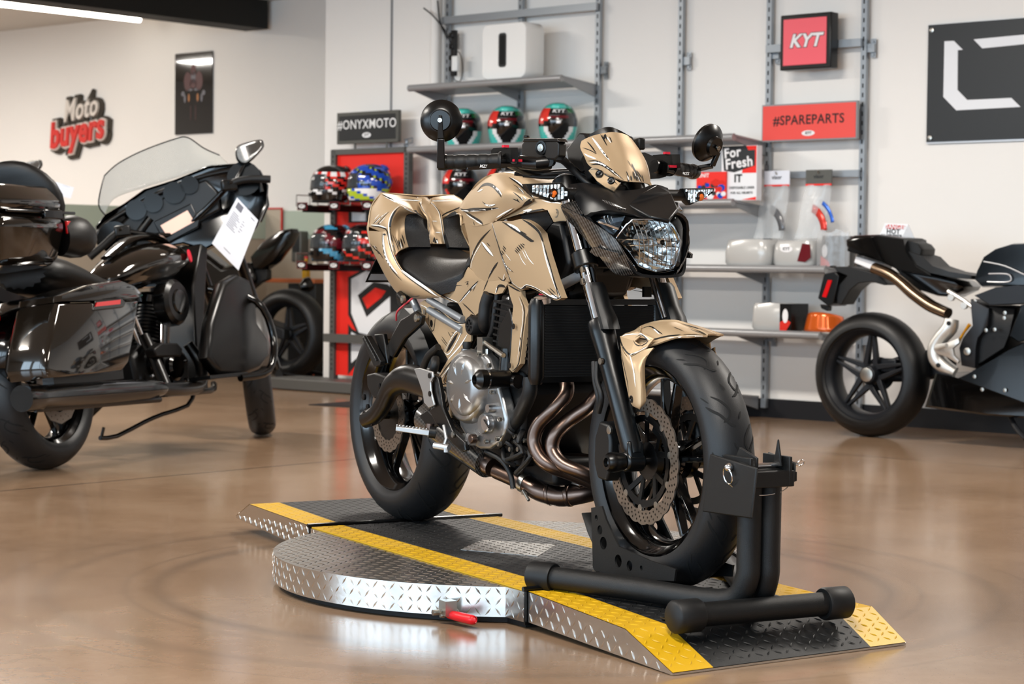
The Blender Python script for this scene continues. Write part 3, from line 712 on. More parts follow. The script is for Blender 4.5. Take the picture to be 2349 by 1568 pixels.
# ------------------------------------------------------------------ wheels
def tyre_pt(R, w, th, t, yc=0, off=0):
    r = R-.40*w*(1-math.cos(t))+off*math.cos(t); return Vector((r*math.cos(th), yc+(w/2+off)*math.sin(t), r*math.sin(th)))
def tyre(parent, c, R, w, rim=.222, grooves=13, m='tyre', phase=0, style=1, detail=56):
    c = Vector(c); mb = MB(); prof = [(-.40*w, rim), (-.47*w, rim+.012)]
    for k in range(-9, 10): t = k*PI/2/9; prof.append((w/2*math.sin(t), R-.40*w*(1-math.cos(t))))
    prof += [(.47*w, rim+.012), (.40*w, rim), (.3*w, rim+.006), (-.3*w, rim+.006)]
    a = [2*PI*k/detail for k in range(detail)]
    mb.rings([[c+Vector((r*math.cos(q), y, r*math.sin(q))) for y, r in prof] for q in a], cap=False, loop=True)
    per = 2*PI/max(grooves, 1)
    def gv(pts, wd):
        pts = catmull([Vector((x, y, 0)) for x, y in pts], 4); vs = []
        for i, p in enumerate(pts):
            d = pts[min(i+1, len(pts)-1)]-pts[max(i-1, 0)]; u = Vector((d.x*R, d.y*w/2*1.3, 0)).normalized(); n = Vector((-u.y/R, u.x/(w*.65), 0))
            k = i/(len(pts)-1); q = wd*min(1, .3+4*k, .3+4*(1-k))
            for sg in (-1, 1): e = p+n*q*sg; vs.append(c+tyre_pt(R, w, e.x, max(-1.5, min(1.5, e.y)), 0, .0006))
        mb.add(vs, [(2*i, 2*i+1, 2*i+3, 2*i+2) for i in range(len(pts)-1)], 1)
    for g in range(grooves):
        for sg in (1, -1):
            b = phase+g*per+(per/2 if sg < 0 else 0)
            gv([(b, .10*sg), (b+.02, .3*sg), (b+.10, .62*sg), (b+.15, .9*sg), (b+.20, 1.12*sg)], .0036)
            gv([(b+.04, .55*sg), (b+.07, .30*sg), (b+.13, .22*sg), (b+.20, .42*sg), (b+.27, .78*sg)], .0032)
            gv([(b+.22, .95*sg), (b+.30, 1.22*sg)], .002)
            gv([(b+.30, .12*sg), (b+.36, .26*sg)], .0024)
    return mb.build('tyre', [m, 'tyre_groove'], parent, smooth=50)
def rim(parent, c, R, w, mt='black_gloss', spokes=5, hub=.045, style='V', hubw=.06):
    c = Vector(c); mb = MB(); h = w/2; fl = R
    prof = [(-h, fl+.006), (-h-.002, fl-.004), (-h+.006, fl-.008), (-h+.014, fl-.022), (-h*.45, fl-.034), (0, fl-.037), (h*.45, fl-.034), (h-.014, fl-.022), (h-.006, fl-.008), (h+.002, fl-.004), (h, fl+.006),
            (h-.008, fl+.001), (h-.02, fl-.012), (h*.4, fl-.024), (-h*.4, fl-.024), (-h+.02, fl-.012), (-h+.008, fl+.001)]
    mb.rings([[c+Vector((r*math.cos(q), y, r*math.sin(q))) for y, r in prof] for q in [2*PI*k/60 for k in range(60)]], cap=False, loop=True)
    mb.build('wheel_rim', mt, parent, smooth=40)
    s = MB(); s.lathe([(-hubw/2, hub*.6), (-hubw/2, hub*.8), (-hubw*.25, hub), (hubw*.25, hub), (hubw/2, hub*.8), (hubw/2, hub*.6)], c, (0, 1, 0), 24)
    ri = R-.030
    for k in range(spokes):
        a = 2*PI*k/spokes+.25
        if style == 'V':
            for d in (-.16, .16):
                p0 = c+Vector((hub*.8*math.cos(a+d*.9), 0, hub*.8*math.sin(a+d*.9))); p1 = c+Vector((ri*math.cos(a+d*.95), 0, ri*math.sin(a+d*.95)))
                s.bar(p0, p1, .017, .030, up=(0, 1, 0), w1=.011, h1=.022)
        elif style == 'star':
            for d in (-.30, .30):
                p0 = c+Vector((hub*1.0*math.cos(a+d*2.0), -.01, hub*1.0*math.sin(a+d*2.0))); p1 = c+Vector((ri*math.cos(a+d*.16), -.02, ri*math.sin(a+d*.16)))
                s.bar(p0, p1, .030, .03, up=(0, 1, 0), w1=.012, h1=.03)
        else:
            p0 = c+Vector((hub*.8*math.cos(a), 0, hub*.8*math.sin(a))); p1 = c+Vector((ri*math.cos(a), 0, ri*math.sin(a))); s.bar(p0, p1, .03, .03, up=(0, 1, 0), w1=.02, h1=.024)
    s.build('wheel_spokes', mt, parent, bevel=.003)
def perf_disc(parent, c, R, r_in, y, th=.004, waves=24, m='disc_steel', name='brake_disc', holes=3, amp=.004, nh=48):
    cu = bpy.data.curves.new('d', 'CURVE'); cu.dimensions = '2D'; cu.fill_mode = 'BOTH'; cu.extrude = th/2
    def sp(q):
        s = cu.splines.new('POLY'); s.points.add(len(q)-1); s.use_cyclic_u = True
        for a, b in zip(s.points, q): a.co = (b[0], b[1], 0, 1)
    n = waves*6; sp([((R-amp*abs(math.sin(waves*PI*k/n))**.7*0-amp*(1-abs(math.cos(waves*PI*k/n))))*math.cos(2*PI*k/n), (R-amp*(1-abs(math.cos(waves*PI*k/n))))*math.sin(2*PI*k/n)) for k in range(n)])
    sp([((r_in+amp*.4*math.cos(waves*2*PI*k/n))*math.cos(-2*PI*k/n), (r_in+amp*.4*math.cos(waves*2*PI*k/n))*math.sin(-2*PI*k/n)) for k in range(n)])
    dr = (R-r_in)/(holes+1)
    for i in range(nh):
        for j in range(holes):
            a = 2*PI*(i+.33*j)/nh; rr = r_in+dr*(j+1)-.001; hr = .0028
            sp([(rr*math.cos(a)+hr*math.cos(-2*PI*k/8), rr*math.sin(a)+hr*math.sin(-2*PI*k/8)) for k in range(8)])
    o = bpy.data.objects.new('d', cu); COL.objects.link(o); dg = bpy.context.evaluated_depsgraph_get(); me = bpy.data.meshes.new_from_object(o.evaluated_get(dg))
    mb = MB(); c = Vector(c); mb.add([c+Vector((v.co.x, y+v.co.z, v.co.y)) for v in me.vertices], [tuple(f.vertices) for f in me.polygons])
    bpy.data.objects.remove(o); bpy.data.curves.remove(cu); return mb.build(name, m, parent, smooth=30)
FC = Vector((1.375, 0, .300)); RC = Vector((0, 0, .3125))
tyre(bike, FC, .300, .122, phase=.1, grooves=13); tyre(bike, RC, .3125, .162, phase=.3, grooves=12)
rim(bike, FC, .226, .098); rim(bike, RC, .226, .125, hubw=.09)
for sg in (1, -1):
    d = perf_disc(bike, FC, .150, .116, -sg*.068); cr = MB()
    for k in range(10):
        a = 2*PI*k/10+.2; ca, sa = math.cos(a), math.sin(a)
        cr.lathe([(0, .0085), (.003, .0085), (.0035, .004)], FC+Vector((.112*ca, -sg*.066, .112*sa)), (0, -sg, 0), 12)
    cr.build('disc_bobbin', 'zinc', d)
    cr = MB(); cr.mi = 0
    for k in range(60):
        pass
    rg = [[FC+Vector((r*math.cos(q), -sg*yy, r*math.sin(q))) for r, yy in ((.092, .062), (.108, .064), (.108, .069), (.092, .067))] for q in [2*PI*k/48 for k in range(48)]]
    cr.rings(rg, cap=False, loop=True)
    for k in range(5):
        a = 2*PI*k/5+.5
        for dd in (-.28, .28): cr.bar(FC+Vector((.040*math.cos(a), -sg*.055, .040*math.sin(a))), FC+Vector((.096*math.cos(a+dd), -sg*.066, .096*math.sin(a+dd))), .013, .005, up=(0, 1, 0))
    cr.lathe([(0, .030), (0, .045), (.018, .045), (.02, .03)], FC+Vector((0, -sg*.04, 0)), (0, -sg, 0), 24)
    cr.build('disc_carrier', 'frame_black', d)
rd = perf_disc(bike, RC, .110, .074, -.075, waves=18, nh=30)
mb = MB(); mb.lathe([(0, .03), (0, .078), (.004, .078), (.004, .03)], RC+Vector((0, -.07, 0)), (0, -1, 0), 30); mb.build('disc_carrier', 'frame_black', rd)
MB().lathe([(0, .028), (0, .095), (.006, .098), (.008, .095), (.008, .028)], RC+Vector((0, .078, 0)), (0, 1, 0), 44).build('sprocket', 'engine_dark', bike)
# ------------------------------------------------------------------ fork
def fx(t): return 1.375-.40*t      # unused helper slope
f_top = P(1327, 545, .098); f_bot = P(1455, 1048, .098)
FA = f_bot; FB = f_top; fdir = (FB-FA).normalized()
def fork_at(z, s=.098): k = (z-FA.z)/(FB.z-FA.z); p = FA+(FB-FA)*k; return Vector((p.x, -s, z))
zt = 1.0
for sg in (1, -1):
    s = .098*sg
    st = MB(); st.cyl(fork_at(.60, s), fork_at(.955, s), .0195, n=28); st.build('fork_tube', 'chrome', bike, smooth=60)
    lo = MB(); ax = fork_at(.90, s)-fork_at(.3, s); L0 = fork_at(.315, s); ln = (fork_at(.622, s)-L0).length
    lo.lathe([(0, .020), (.02, .0255), (ln*.62, .0265), (ln*.80, .029), (ln*.90, .0315), (ln*.985, .0325), (ln, .030), (ln+.002, .021)], L0, ax, 30)
    lo.build('fork_slider', 'fork_black', bike, smooth=50)
    g = MB(); q = fork_at(.605, s); q2 = fork_at(.70, s)      # black stanchion guard
    fwd = Vector((.0, 0, 0))
    ring = lambda p, r0: [p+Vector((a*r0/.03, b*r0/.03, 0)) for a, b in ((.028, -.019), (.038, -.018), (.046, -.010), (.049, 0), (.046, .012), (.036, .024), (.016, .028), (.012, .024), (.032, 0), (.026, -.016))]
    g.rings([ring(fork_at(.605, s), .034), ring(fork_at(.632, s), .034), ring(fork_at(.66, s), .029), ring(fork_at(.705, s), .028), ring(fork_at(.715, s), .024)])
    g.build('fork_guard', 'matte_black', bike, smooth=25)
    b = MB(); c = Vector((FC.x, -s, FC.z)); b.lathe([(-.025, .024), (.025, .024)], c, (0, 1, 0), 24); b.bar(fork_at(.345, s), c+Vector((0, 0, -.01)), .05, .042, up=(0, 1, 0)); b.build('axle_clamp', 'fork_black', bike, bevel=.006)
    b = MB(); b.lathe([(0, .012), (.004, .020), (.028, .024), (.040, .023), (.048, .017), (.049, .011), (.040, .009), (.035, 0)], Vector((FC.x, -(.122 if sg > 0 else .122)*sg, FC.z)), (0, -sg, 0), 28); b.build('axle_slider', 'black_satin', bike, smooth=40)
    # caliper
    cp = FC+Vector((-.128, 0, .012)); y = -sg*.082
    q = [(-.022, -.066), (.020, -.070), (.036, -.03), (.036, .03), (.024, .068), (-.016, .072), (-.036, .03), (-.038, -.03)]
    b = MB(); b.prism([Vector((cp.x+x, y-sg*.022, cp.z+z)) for x, z in q], .052, Vector((0, sg, 0))); o = b.build('brake_caliper', 'matte_black', bike, bevel=.007, seg=3)
    b = MB()
    for dx, dz in ((.045, .055), (.048, -.02)): b.lathe([(0, .010), (.006, .010), (.007, .006)], Vector((cp.x+dx, y-sg*.026, cp.z+dz)), (0, -sg, 0), 10)
    b.build('bolt', 'zinc', o)
    br = MB(); br.bar(Vector((cp.x+.04, y+sg*.008, cp.z+.055)), fork_at(.40, s), .03, .012, up=(0, 1, 0)); br.bar(Vector((cp.x+.045, y+sg*.008, cp.z-.02)), fork_at(.33, s), .03, .012, up=(0, 1, 0)); br.build('caliper_bracket', 'fork_black', bike, bevel=.002)
mb = MB().cyl(Vector((FC.x, -.1, FC.z)), Vector((FC.x, .1, FC.z)), .011, n=14); mb.build('front_axle', 'frame_black', bike)
# triple clamps
for z, w in ((.765, .05), (.945, .03)):
    b = MB(); a_, b_ = fork_at(z, .098), fork_at(z, -.098)
    for q in (a_, b_): b.lathe([(-.022, .031), (.022, .031)], q, fdir, 24)
    b.bar(a_+Vector((-.02, 0, 0)), b_+Vector((-.02, 0, 0)), .06, w*.7, up=(0, 0, 1)); b.build('fork_clamp', 'frame_black', bike, bevel=.004)
b = MB()
for y in (1,):
    pp = P(1343, 630, .118)
    for d in (0, -.028): b.lathe([(0, .008), (.006, .008), (.0065, .004)], pp+Vector((-.008, 0, d+.012)), (0, -1, 0), 12)
b.build('clamp_bolt', 'zinc', bike)
MB().cyl(fork_at(.73, 0)+Vector((-.06, 0, 0)), fork_at(.98, 0)+Vector((-.06, 0, 0)), .034, n=20).build('steering_head', 'frame_black', bike)
for sg in (1, -1):
    b = MB(); b.lathe([(0, .0195), (.002, .0225), (.016, .0225), (.018, .019), (.018, 0)], fork_at(.955, .098*sg), fdir, 24); b.build('fork_cap', 'alu', bike, smooth=40)
# ------------------------------------------------------------------ front fender
def fend():
    out = []
    th = [math.radians(a) for a in (52, 66, 80, 94, 108, 122, 136, 146)]
    rows = []
    for i, s in enumerate((0, .030, .052, .066)):
        r0 = (.338, .334, .320, .293)[i]; row = []
        for t in th:
            r = r0-(.012 if t < 1 else 0)*(i/3); pinch = 1 if t > 1.05 else (.8 if t > .95 else .35)
            row.append(FC+Vector((r*math.cos(t), -s*pinch, r*math.sin(t))))
        rows.append(row)
    return rows
# measured outline of the right side, mirrored
f1 = [[L(1.532, .0, .598), L(1.50, .0, .607), L(1.45, 0, .618), L(1.40, 0, .626), L(1.32, 0, .622), L(1.24, 0, .606), L(1.19, 0, .580)],
      [L(1.525, .024, .598), L(1.49, .036, .604), L(1.445, .041, .611), L(1.39, .043, .614), L(1.32, .045, .610), P(1470, 752, .045), P(1438, 763, .055)],
      [P(1590, 771, .036), P(1576, 771, .050), P(1553, 773, .060), P(1529, 780, .066), P(1498, 790, .076), P(1470, 792, .085), P(1426, 770, .075)]]
g = patch(f1, 6, 4); mb = MB(); shell(mb, g, .004); g2 = [[Vector((p.x, -p.y, p.z)) for p in r] for r in g]; shell(mb, g2, .004)
bt = bvh_of(mb)
for pts, w, m in (([(850, 1), (1, 1)], 0, 0),):
    pass
for pts, w, m in (([(660, 155), (760, 178), (860, 158), (1000, 150), (1100, 160)], .003, 1), ([(700, 130), (760, 108), (800, 130), (830, 150)], .0022, 1), ([(845, 170), (960, 158), (1060, 158)], .002, 2), ([(960, 120), (1030, 145), (1090, 158)], .002, 1), ([(930, 95), (1010, 118), (1080, 145)], .0016, 1), ([(985, 105), (1050, 125), (1110, 150)], .0016, 2), ([(1000, 128), (1050, 148)], .003, 1), ([(780, 118), (815, 150)], .002, 2), ([(880, 110), (940, 135)], .0016, 1)):
    ribbon(mb, bt, k6(pts), w, m)
mb.build('front_fender', GOLD, bike, smooth=30)
def fleg(sg):
    mb = MB(); a = patch([[P(1422, 771, .088), P(1450, 761, .082), P(1475, 762, .078), P(1500, 777, .076)],
               [P(1421, 790, .108), P(1432, 812, .115), P(1455, 812, .112), P(1497, 798, .086)]], 4, 3, True, True)
    # hollow around the vent: four facets
    o = [P(1422, 771, .090), P(1462, 760, .084), P(1500, 776, .078), P(1480, 800, .092), P(1441, 820, .116), P(1424, 795, .112)]
    v = [P(1456, 782, .092), P(1470, 769, .086), P(1486, 780, .084), P(1470, 791, .090)]
    ov = [o[0], o[1], o[2], o[3], o[4], o[5]]
    fs = [(o[0], o[1], v[1], v[0]), (o[1], o[2], v[2], v[1]), (o[2], o[3], v[3], v[2]), (o[3], o[4], v[0], v[3]), (o[4], o[5], o[0], v[0])]
    for f in fs: poly_panel(mb, f, .003)
    lg = patch([[P(1424, 793, .113), P(1441, 819, .117), P(1478, 802, .094), P(1499, 797, .086)],
                [P(1427, 829, .117), P(1448, 840, .125), P(1468, 838, .115), P(1481, 828, .098)],
                [P(1438, 890, .120), P(1454, 890, .126), P(1470, 886, .120), P(1480, 876, .105)],
                [P(1448, 926, .120), P(1458, 928, .126), P(1470, 926, .122), P(1482, 918, .108)],
                [P(1464, 937, .118), P(1466, 938, .120), P(1468, 938, .120), P(1472, 933, .112)]], 4, 5, False, False)
    shell(mb, lg, .004); bt = bvh_of(mb)
    for pts, w, m in (([(612, 165), (620, 205), (655, 250), (690, 245), (775, 190)], .0026, 1), ([(622, 160), (690, 135), (765, 178)], .0022, 2), ([(655, 256), (700, 240), (772, 198)], .0022, 2), ([(612, 205), (628, 300), (650, 400), (655, 480)], .0018, 1), ([(660, 255), (680, 330), (690, 420)], .0026, 2), ([(680, 180), (690, 200), (718, 208), (752, 185), (722, 152), (690, 165)], .002, 1)):
        ribbon(mb, bt, k6(pts), w, m)
    mb.mi = 3; q = P(1449, 915, .124); mb.lathe([(0, .0085), (.002, .0085), (.002, .005), (.0, .004)], q+Vector((0, -.0, 0)), (0, -1, 0), 14)
    if sg < 0: mb = mb.mirrored()
    return mb
for sg in (1, -1): fleg(sg).build('fender_mount', GOLD, bike, smooth=28)
_P = P
def P(px, py, s): return _P(px, py, s*.80)
# ------------------------------------------------------------------ tank
rows = [[L(.455, 0, .87), L(.47, 0, .888), L(.56, 0, .968), L(.70, 0, 1.0), L(.84, 0, .998), L(.95, 0, .968), L(1.01, 0, .93)],
        [L(.455, .045, .87), P(1060, 476, .055), L(.56, .08, .962), L(.70, .095, .992), L(.84, .10, .985), L(.95, .10, .955), L(1.01, .10, .92)],
        [L(.452, .070, .885), P(1055, 481, .082), P(1085, 436, .110), P(1120, 407, .130), P(1160, 403, .145), P(1200, 428, .155), P(1226, 454, .160)],
        [L(.452, .074, .885), P(1056, 486, .088), P(1098, 480, .150), P(1130, 458, .185), P(1160, 440, .192), P(1195, 448, .180), P(1222, 459, .166)],
        [L(.455, .076, .883), P(1060, 490, .090), P(1096, 492, .138), P(1122, 490, .172), P(1143, 492, .185), P(1180, 482, .180), P(1214, 463, .168)],
        [L(.462, .080, .86), P(1066, 512, .092), P(1088, 518, .125), P(1106, 516, .155), P(1122, 512, .172), P(1133, 509, .175), P(1140, 505, .175)]]
g = patch(rows, 6, 6); mb = MB(); shell(mb, g, .004); bt = bvh_of(mb)
for pts, w, m in (([(140, 462), (200, 485), (300, 470), (450, 468), (590, 450)], .006, 1), ([(150, 485), (300, 487), (600, 458)], .0025, 2), ([(340, 250), (400, 185), (470, 170), (540, 200), (600, 270), (630, 325)], .006, 1), ([(520, 185), (590, 235), (640, 300)], .0035, 2), ([(345, 260), (410, 230)], .003, 2),
                  ([(400, 375), (440, 410), (500, 430), (560, 415)], .002, 1), ([(430, 412), (490, 425), (560, 408)], .003, 2), ([(720, 90), (820, 150), (920, 240), (1005, 330)], .005, 1), ([(745, 92), (850, 160), (960, 262), (1015, 330)], .003, 2), ([(1005, 345), (880, 430), (700, 555), (640, 600)], .007, 1), ([(1015, 350), (900, 440), (720, 570)], .0035, 2),
                  ([(760, 460), (650, 520), (570, 570)], .0025, 2), ([(790, 455), (680, 530), (560, 615)], .0018, 1), ([(770, 175), (830, 215), (900, 290)], .0012, 1), ([(830, 210), (870, 245), (895, 285)], .002, 2), ([(770, 265), (830, 310), (890, 370)], .002, 1), ([(765, 345), (810, 362), (855, 388)], .0018, 1), ([(815, 340), (840, 385)], .0018, 1), ([(870, 318), (885, 360)], .002, 2), ([(890, 315), (935, 350)], .0018, 2), ([(190, 495), (290, 560), (390, 625), (410, 665)], .005, 1), ([(210, 525), (300, 590), (400, 650)], .003, 2), ([(290, 610), (310, 660)], .002, 1)):
    ribbon(mb, bt, k2(pts), w, m)
mb.mirror(); mb.build('fuel_tank', GOLD, bike, smooth=40)
# tank side / knee panel
rows = [[P(1056, 484, .088), P(1080, 500, .118), P(1108, 510, .155), P(1130, 510, .178)],
        [P(1066, 515, .090), P(1086, 522, .118), P(1106, 530, .148), P(1130, 522, .182)],
        [P(1076, 560, .094), P(1094, 556, .124), P(1118, 558, .158), P(1142, 560, .188)],
        [P(1078, 600, .104), P(1096, 602, .136), P(1124, 604, .164), P(1158, 606, .190)],
        [P(1074, 632, .122), P(1092, 640, .142), P(1120, 648, .160), P(1170, 646, .180)]]
g = patch(rows, 6, 6); mb = MB(); shell(mb, g, .004); bt = bvh_of(mb)
for pts, w, m in (([(250, 1240), (250, 1130), (300, 980), (380, 840), (500, 710)], .0055, 1), ([(262, 1200), (275, 1100), (320, 990), (400, 860)], .0028, 2), ([(590, 1100), (500, 1240), (415, 1440)], .005, 1), ([(575, 1110), (490, 1240)], .0022, 2), ([(395, 860), (460, 940), (535, 1030)], .007, 2), ([(400, 890), (460, 970), (520, 1030)], .002, 1), ([(455, 870), (495, 915)], .002, 1), ([(590, 1275), (650, 1325), (690, 1280)], .0022, 1), ([(650, 1325), (670, 1240)], .0018, 2), ([(290, 960), (285, 1020)], .002, 2), ([(190, 495), (290, 560), (390, 625), (410, 665)], .005, 1), ([(210, 525), (300, 590), (405, 655)], .003, 2)):
    ribbon(mb, bt, k2(pts), w, m)
both(mb, 'tank_side_panel', GOLD, smooth=40)
# side cover under the seat and its lower lobe
def multi(polys, th, strokes, kk, name, sm=25, **kw):
    mb = MB()
    for p in polys: poly_panel(mb, p, th)
    bt = bvh_of(mb)
    for pts, w, m in strokes: ribbon(mb, bt, kk(pts), w, m)
    both(mb, name, GOLD, smooth=sm, **kw)
A_, B_, C_, D_, E_, F_, G_ = P(984, 656, .140), P(1022, 650, .140), P(1061, 635, .130), P(1074, 612, .118), P(1108, 640, .152), P(1051, 696, .148), P(1010, 681, .146)
H_, I_, J_ = P(1112, 668, .165), P(1105, 716, .160), P(1137, 675, .172); K_ = P(1166, 648, .184)
multi([[A_, B_, C_, D_, E_, F_, G_], [E_, P(1140, 640, .168), K_, P(1152, 672, .176), J_, H_, P(1100, 715, .158), P(1090, 723, .156), P(1080, 720, .154), P(1068, 738, .150), P(1058, 708, .149), F_]], .004,
      [([(420, 95), (480, 60), (535, 35)], .0018, 1), ([(425, 100), (455, 70), (430, 130), (470, 90), (430, 160), (470, 160)], .0018, 1), ([(480, 90), (540, 70), (590, 75)], .0012, 1), ([(620, 40), (660, 25), (640, 60), (660, 50), (650, 90)], .0015, 1), ([(770, 20), (690, 110), (620, 190), (540, 275)], .005, 1), ([(760, 45), (680, 130), (560, 270)], .0022, 2), ([(230, 90), (380, 190), (545, 270)], .0022, 1), ([(740, 75), (710, 140)], .0022, 1), ([(595, 268), (660, 330), (735, 405)], .0026, 1), ([(885, 0), (830, 130)], .004, 1), ([(975, 150), (995, 80), (1050, 75), (1080, 95)], .005, 1), ([(965, 160), (985, 85)], .003, 2), ([(215, 85), (330, 170), (550, 262)], .0025, 2)], k4, 'side_cover')
b = MB(); q = P(1005, 661, .147); b.lathe([(0, .0085), (.0015, .0085), (.0015, 0)], q, (0, -1, 0), 12); both(b, 'side_cover_bolt', 'frame_black')
# triangular frame cover
T = lambda x, y, s=.150: c4(x, y, s)
multi([[T(115, 265), T(160, 235), T(245, 300), T(330, 330), T(500, 470, .155), T(630, 500, .158), T(645, 585, .160), T(690, 625, .16), T(690, 690, .16), T(600, 790, .16), T(430, 900, .156), T(150, 430, .150), T(128, 340, .15)],
       [T(430, 900, .158), T(600, 790, .162), T(590, 830, .162), T(480, 960, .165), T(385, 1150, .168), T(445, 1195, .168), T(450, 1300, .17), T(455, 1440, .17), T(460, 1560, .168), T(410, 1560, .168), T(330, 1240, .166), T(310, 1110, .164)]], .005,
      [([(250, 330), (330, 350), (490, 480), (630, 500)], .0026, 1), ([(120, 285), (190, 320), (200, 350), (300, 400), (480, 490), (620, 515)], .0024, 2), ([(430, 905), (560, 760), (650, 620)], .003, 2), ([(590, 830), (480, 950), (385, 1140), (440, 1190)], .003, 1), ([(320, 1120), (440, 960), (585, 800)], .003, 1), ([(345, 1125), (450, 985), (575, 815)], .003, 2), ([(390, 820), (450, 835), (580, 600), (510, 600), (395, 810)], .0022, 2), ([(415, 820), (540, 610)], .009, 1),
       ([(430, 590), (470, 660)], .0015, 1), ([(470, 600), (500, 610), (470, 640)], .0015, 1), ([(360, 640), (430, 740)], .0015, 1), ([(355, 670), (425, 760)], .0015, 1), ([(215, 365), (215, 560), (270, 570), (290, 400)], .0022, 1), ([(240, 455), (250, 540)], .012, 1), ([(315, 425), (400, 465)], .0018, 1), ([(325, 1150), (400, 1190)], .0022, 1), ([(470, 700), (400, 880)], .0, 1)], k4, 'frame_cover')
b = MB(); q = c4(165, 365, .153); b.lathe([(0, .007), (.0015, .007), (.0015, 0)], q, (0, -1, 0), 12)
q = c4(400, 1325, .170); b.lathe([(0, .029), (.003, .029), (.004, .023), (.0, .021)], q, (0, -1, 0), 26, mi=1); b.lathe([(0, .017), (.004, .017), (.004, .012), (-.01, .011)], q, (0, -1, 0), 22, mi=0)
both(b, 'pivot_ring', ['zinc', 'frame_black'])
# shroud
_c2 = c2
def c2(x, y, s): return _c2(x, y, .18+(s-.18)*.5)
S0, S1, S2, S3, S4, S5, S6, S7, S8, S9, S10 = c2(512, 655, .180), c2(580, 612, .186), c2(830, 600, .205), c2(880, 585, .212), c2(1085, 720, .232), c2(1130, 860, .240), c2(1350, 1540, .252), c2(1280, 1568, .246), c2(925, 1410, .225), c2(870, 1445, .216), c2(740, 1330, .205)
g = patch([[c2(512, 655, .182), c2(580, 612, .188), c2(750, 610, .202), c2(880, 585, .214), c2(1000, 640, .226), c2(1085, 720, .232), c2(1108, 760, .235)],
           [c2(545, 760, .192), c2(650, 770, .204), c2(780, 780, .214), c2(900, 790, .224), c2(1020, 820, .234), c2(1100, 840, .238), c2(1140, 870, .240)],
           [c2(590, 920, .200), c2(700, 930, .216), c2(820, 950, .226), c2(930, 970, .234), c2(1050, 1000, .240), c2(1130, 1010, .243), c2(1175, 1000, .243)],
           [c2(630, 1060, .205), c2(740, 1080, .220), c2(860, 1110, .230), c2(970, 1130, .237), c2(1080, 1150, .243), c2(1160, 1160, .246), c2(1215, 1130, .246)],
           [c2(690, 1220, .205), c2(800, 1250, .218), c2(920, 1280, .228), c2(1020, 1300, .237), c2(1130, 1320, .245), c2(1210, 1320, .248), c2(1268, 1300, .249)],
           [c2(765, 1365, .203), c2(868, 1440, .214), c2(930, 1402, .224), c2(1040, 1435, .234), c2(1150, 1500, .242), c2(1280, 1560, .249), c2(1350, 1530, .252)]], 4, 4)
mb = MB(); shell(mb, g, .016); edge_lines(mb, g, 'lrb'); bt = bvh_of(mb)
for pts, w, m in (([(640, 620), (760, 690), (870, 760), (980, 840), (1020, 850)], .006, 1), ([(700, 640), (800, 690), (860, 740)], .005, 2), ([(860, 730), (935, 775)], .0018, 1), ([(880, 590), (980, 650), (1075, 735), (1120, 830), (1135, 860)], .005, 1), ([(1110, 830), (1180, 1120), (1290, 1440)], .0035, 2), ([(1135, 870), (1200, 1100), (1290, 1420), (1310, 1500)], .003, 1),
                  ([(790, 955), (830, 1000)], .002, 1), ([(800, 935), (850, 990)], .002, 1), ([(815, 915), (860, 970)], .0025, 1), ([(835, 895), (880, 950)], .0025, 1), ([(855, 880), (905, 935)], .0022, 1), ([(880, 880), (910, 900)], .0016, 1), ([(840, 990), (880, 1080), (925, 1140)], .0018, 2), ([(880, 960), (910, 1020), (935, 1070)], .0018, 2), ([(905, 950), (960, 1060), (1020, 1130)], .0022, 2),
                  ([(625, 990), (650, 1020)], .002, 1), ([(630, 960), (665, 1010)], .0022, 1), ([(645, 930), (680, 980)], .0022, 1), ([(650, 905), (685, 950)], .0022, 1), ([(680, 1000), (745, 1085)], .0014, 2), ([(650, 1080), (700, 1160), (775, 1225)], .0018, 1), ([(640, 1060), (690, 1150), (750, 1210)], .0022, 2), ([(520, 680), (580, 860), (640, 1040), (700, 1210), (740, 1330)], .0025, 1), ([(1180, 1420), (1260, 1500), (1320, 1530)], .0022, 1), ([(1120, 1440), (1200, 1500), (1300, 1540)], .0022, 2), ([(1210, 1410), (1280, 1480)], .0016, 1), ([(1230, 1500), (1310, 1525)], .005, 2), ([(760, 1370), (860, 1440), (920, 1400), (1000, 1430), (1130, 1490), (1250, 1550)], .0035, 1)):
    ribbon(mb, bt, k2(pts), w, m)
both(mb, 'radiator_shroud', GOLD, smooth=40)
c2 = _c2
# upper arm panel towards the headlight, with the dark air duct
multi([[P(1138, 508, .172), P(1226, 456, .158), P(1262, 459, .150), P(1292, 466, .145), P(1303, 507, .145), P(1270, 509, .150), P(1256, 481, .158), P(1190, 491, .168)]], .006,
      [([(640, 600), (820, 540), (1000, 495), (1175, 478), (1245, 620)], .0035, 1), ([(690, 600), (850, 530), (1000, 480)], .002, 2), ([(1010, 330), (1180, 380), (1380, 400)], .002, 2), ([(1240, 620), (1420, 610)], .0022, 1), ([(1190, 480), (1230, 610)], .002, 2), ([(890, 490), (1000, 470)], .003, 2), ([(1340, 430), (1420, 600)], .0025, 1)], k2, 'tank_front_panel')
b = MB(); poly_panel(b, [P(1192, 493, .150), P(1255, 484, .140), P(1268, 509, .132), P(1250, 530, .135), P(1205, 512, .15)], .02); both(b, 'air_duct', 'black_plastic')
b = MB(); q = P(1278, 489, .148); b.lathe([(0, .011), (.003, .011), (.003, .007), (0, .006)], q, (0, -1, 0), 16, mi=0); b.lathe([(0, .0055), (.003, .0055)], q, (0, -1, 0), 6, mi=1); both(b, 'panel_bolt', ['zinc', 'frame_black'])
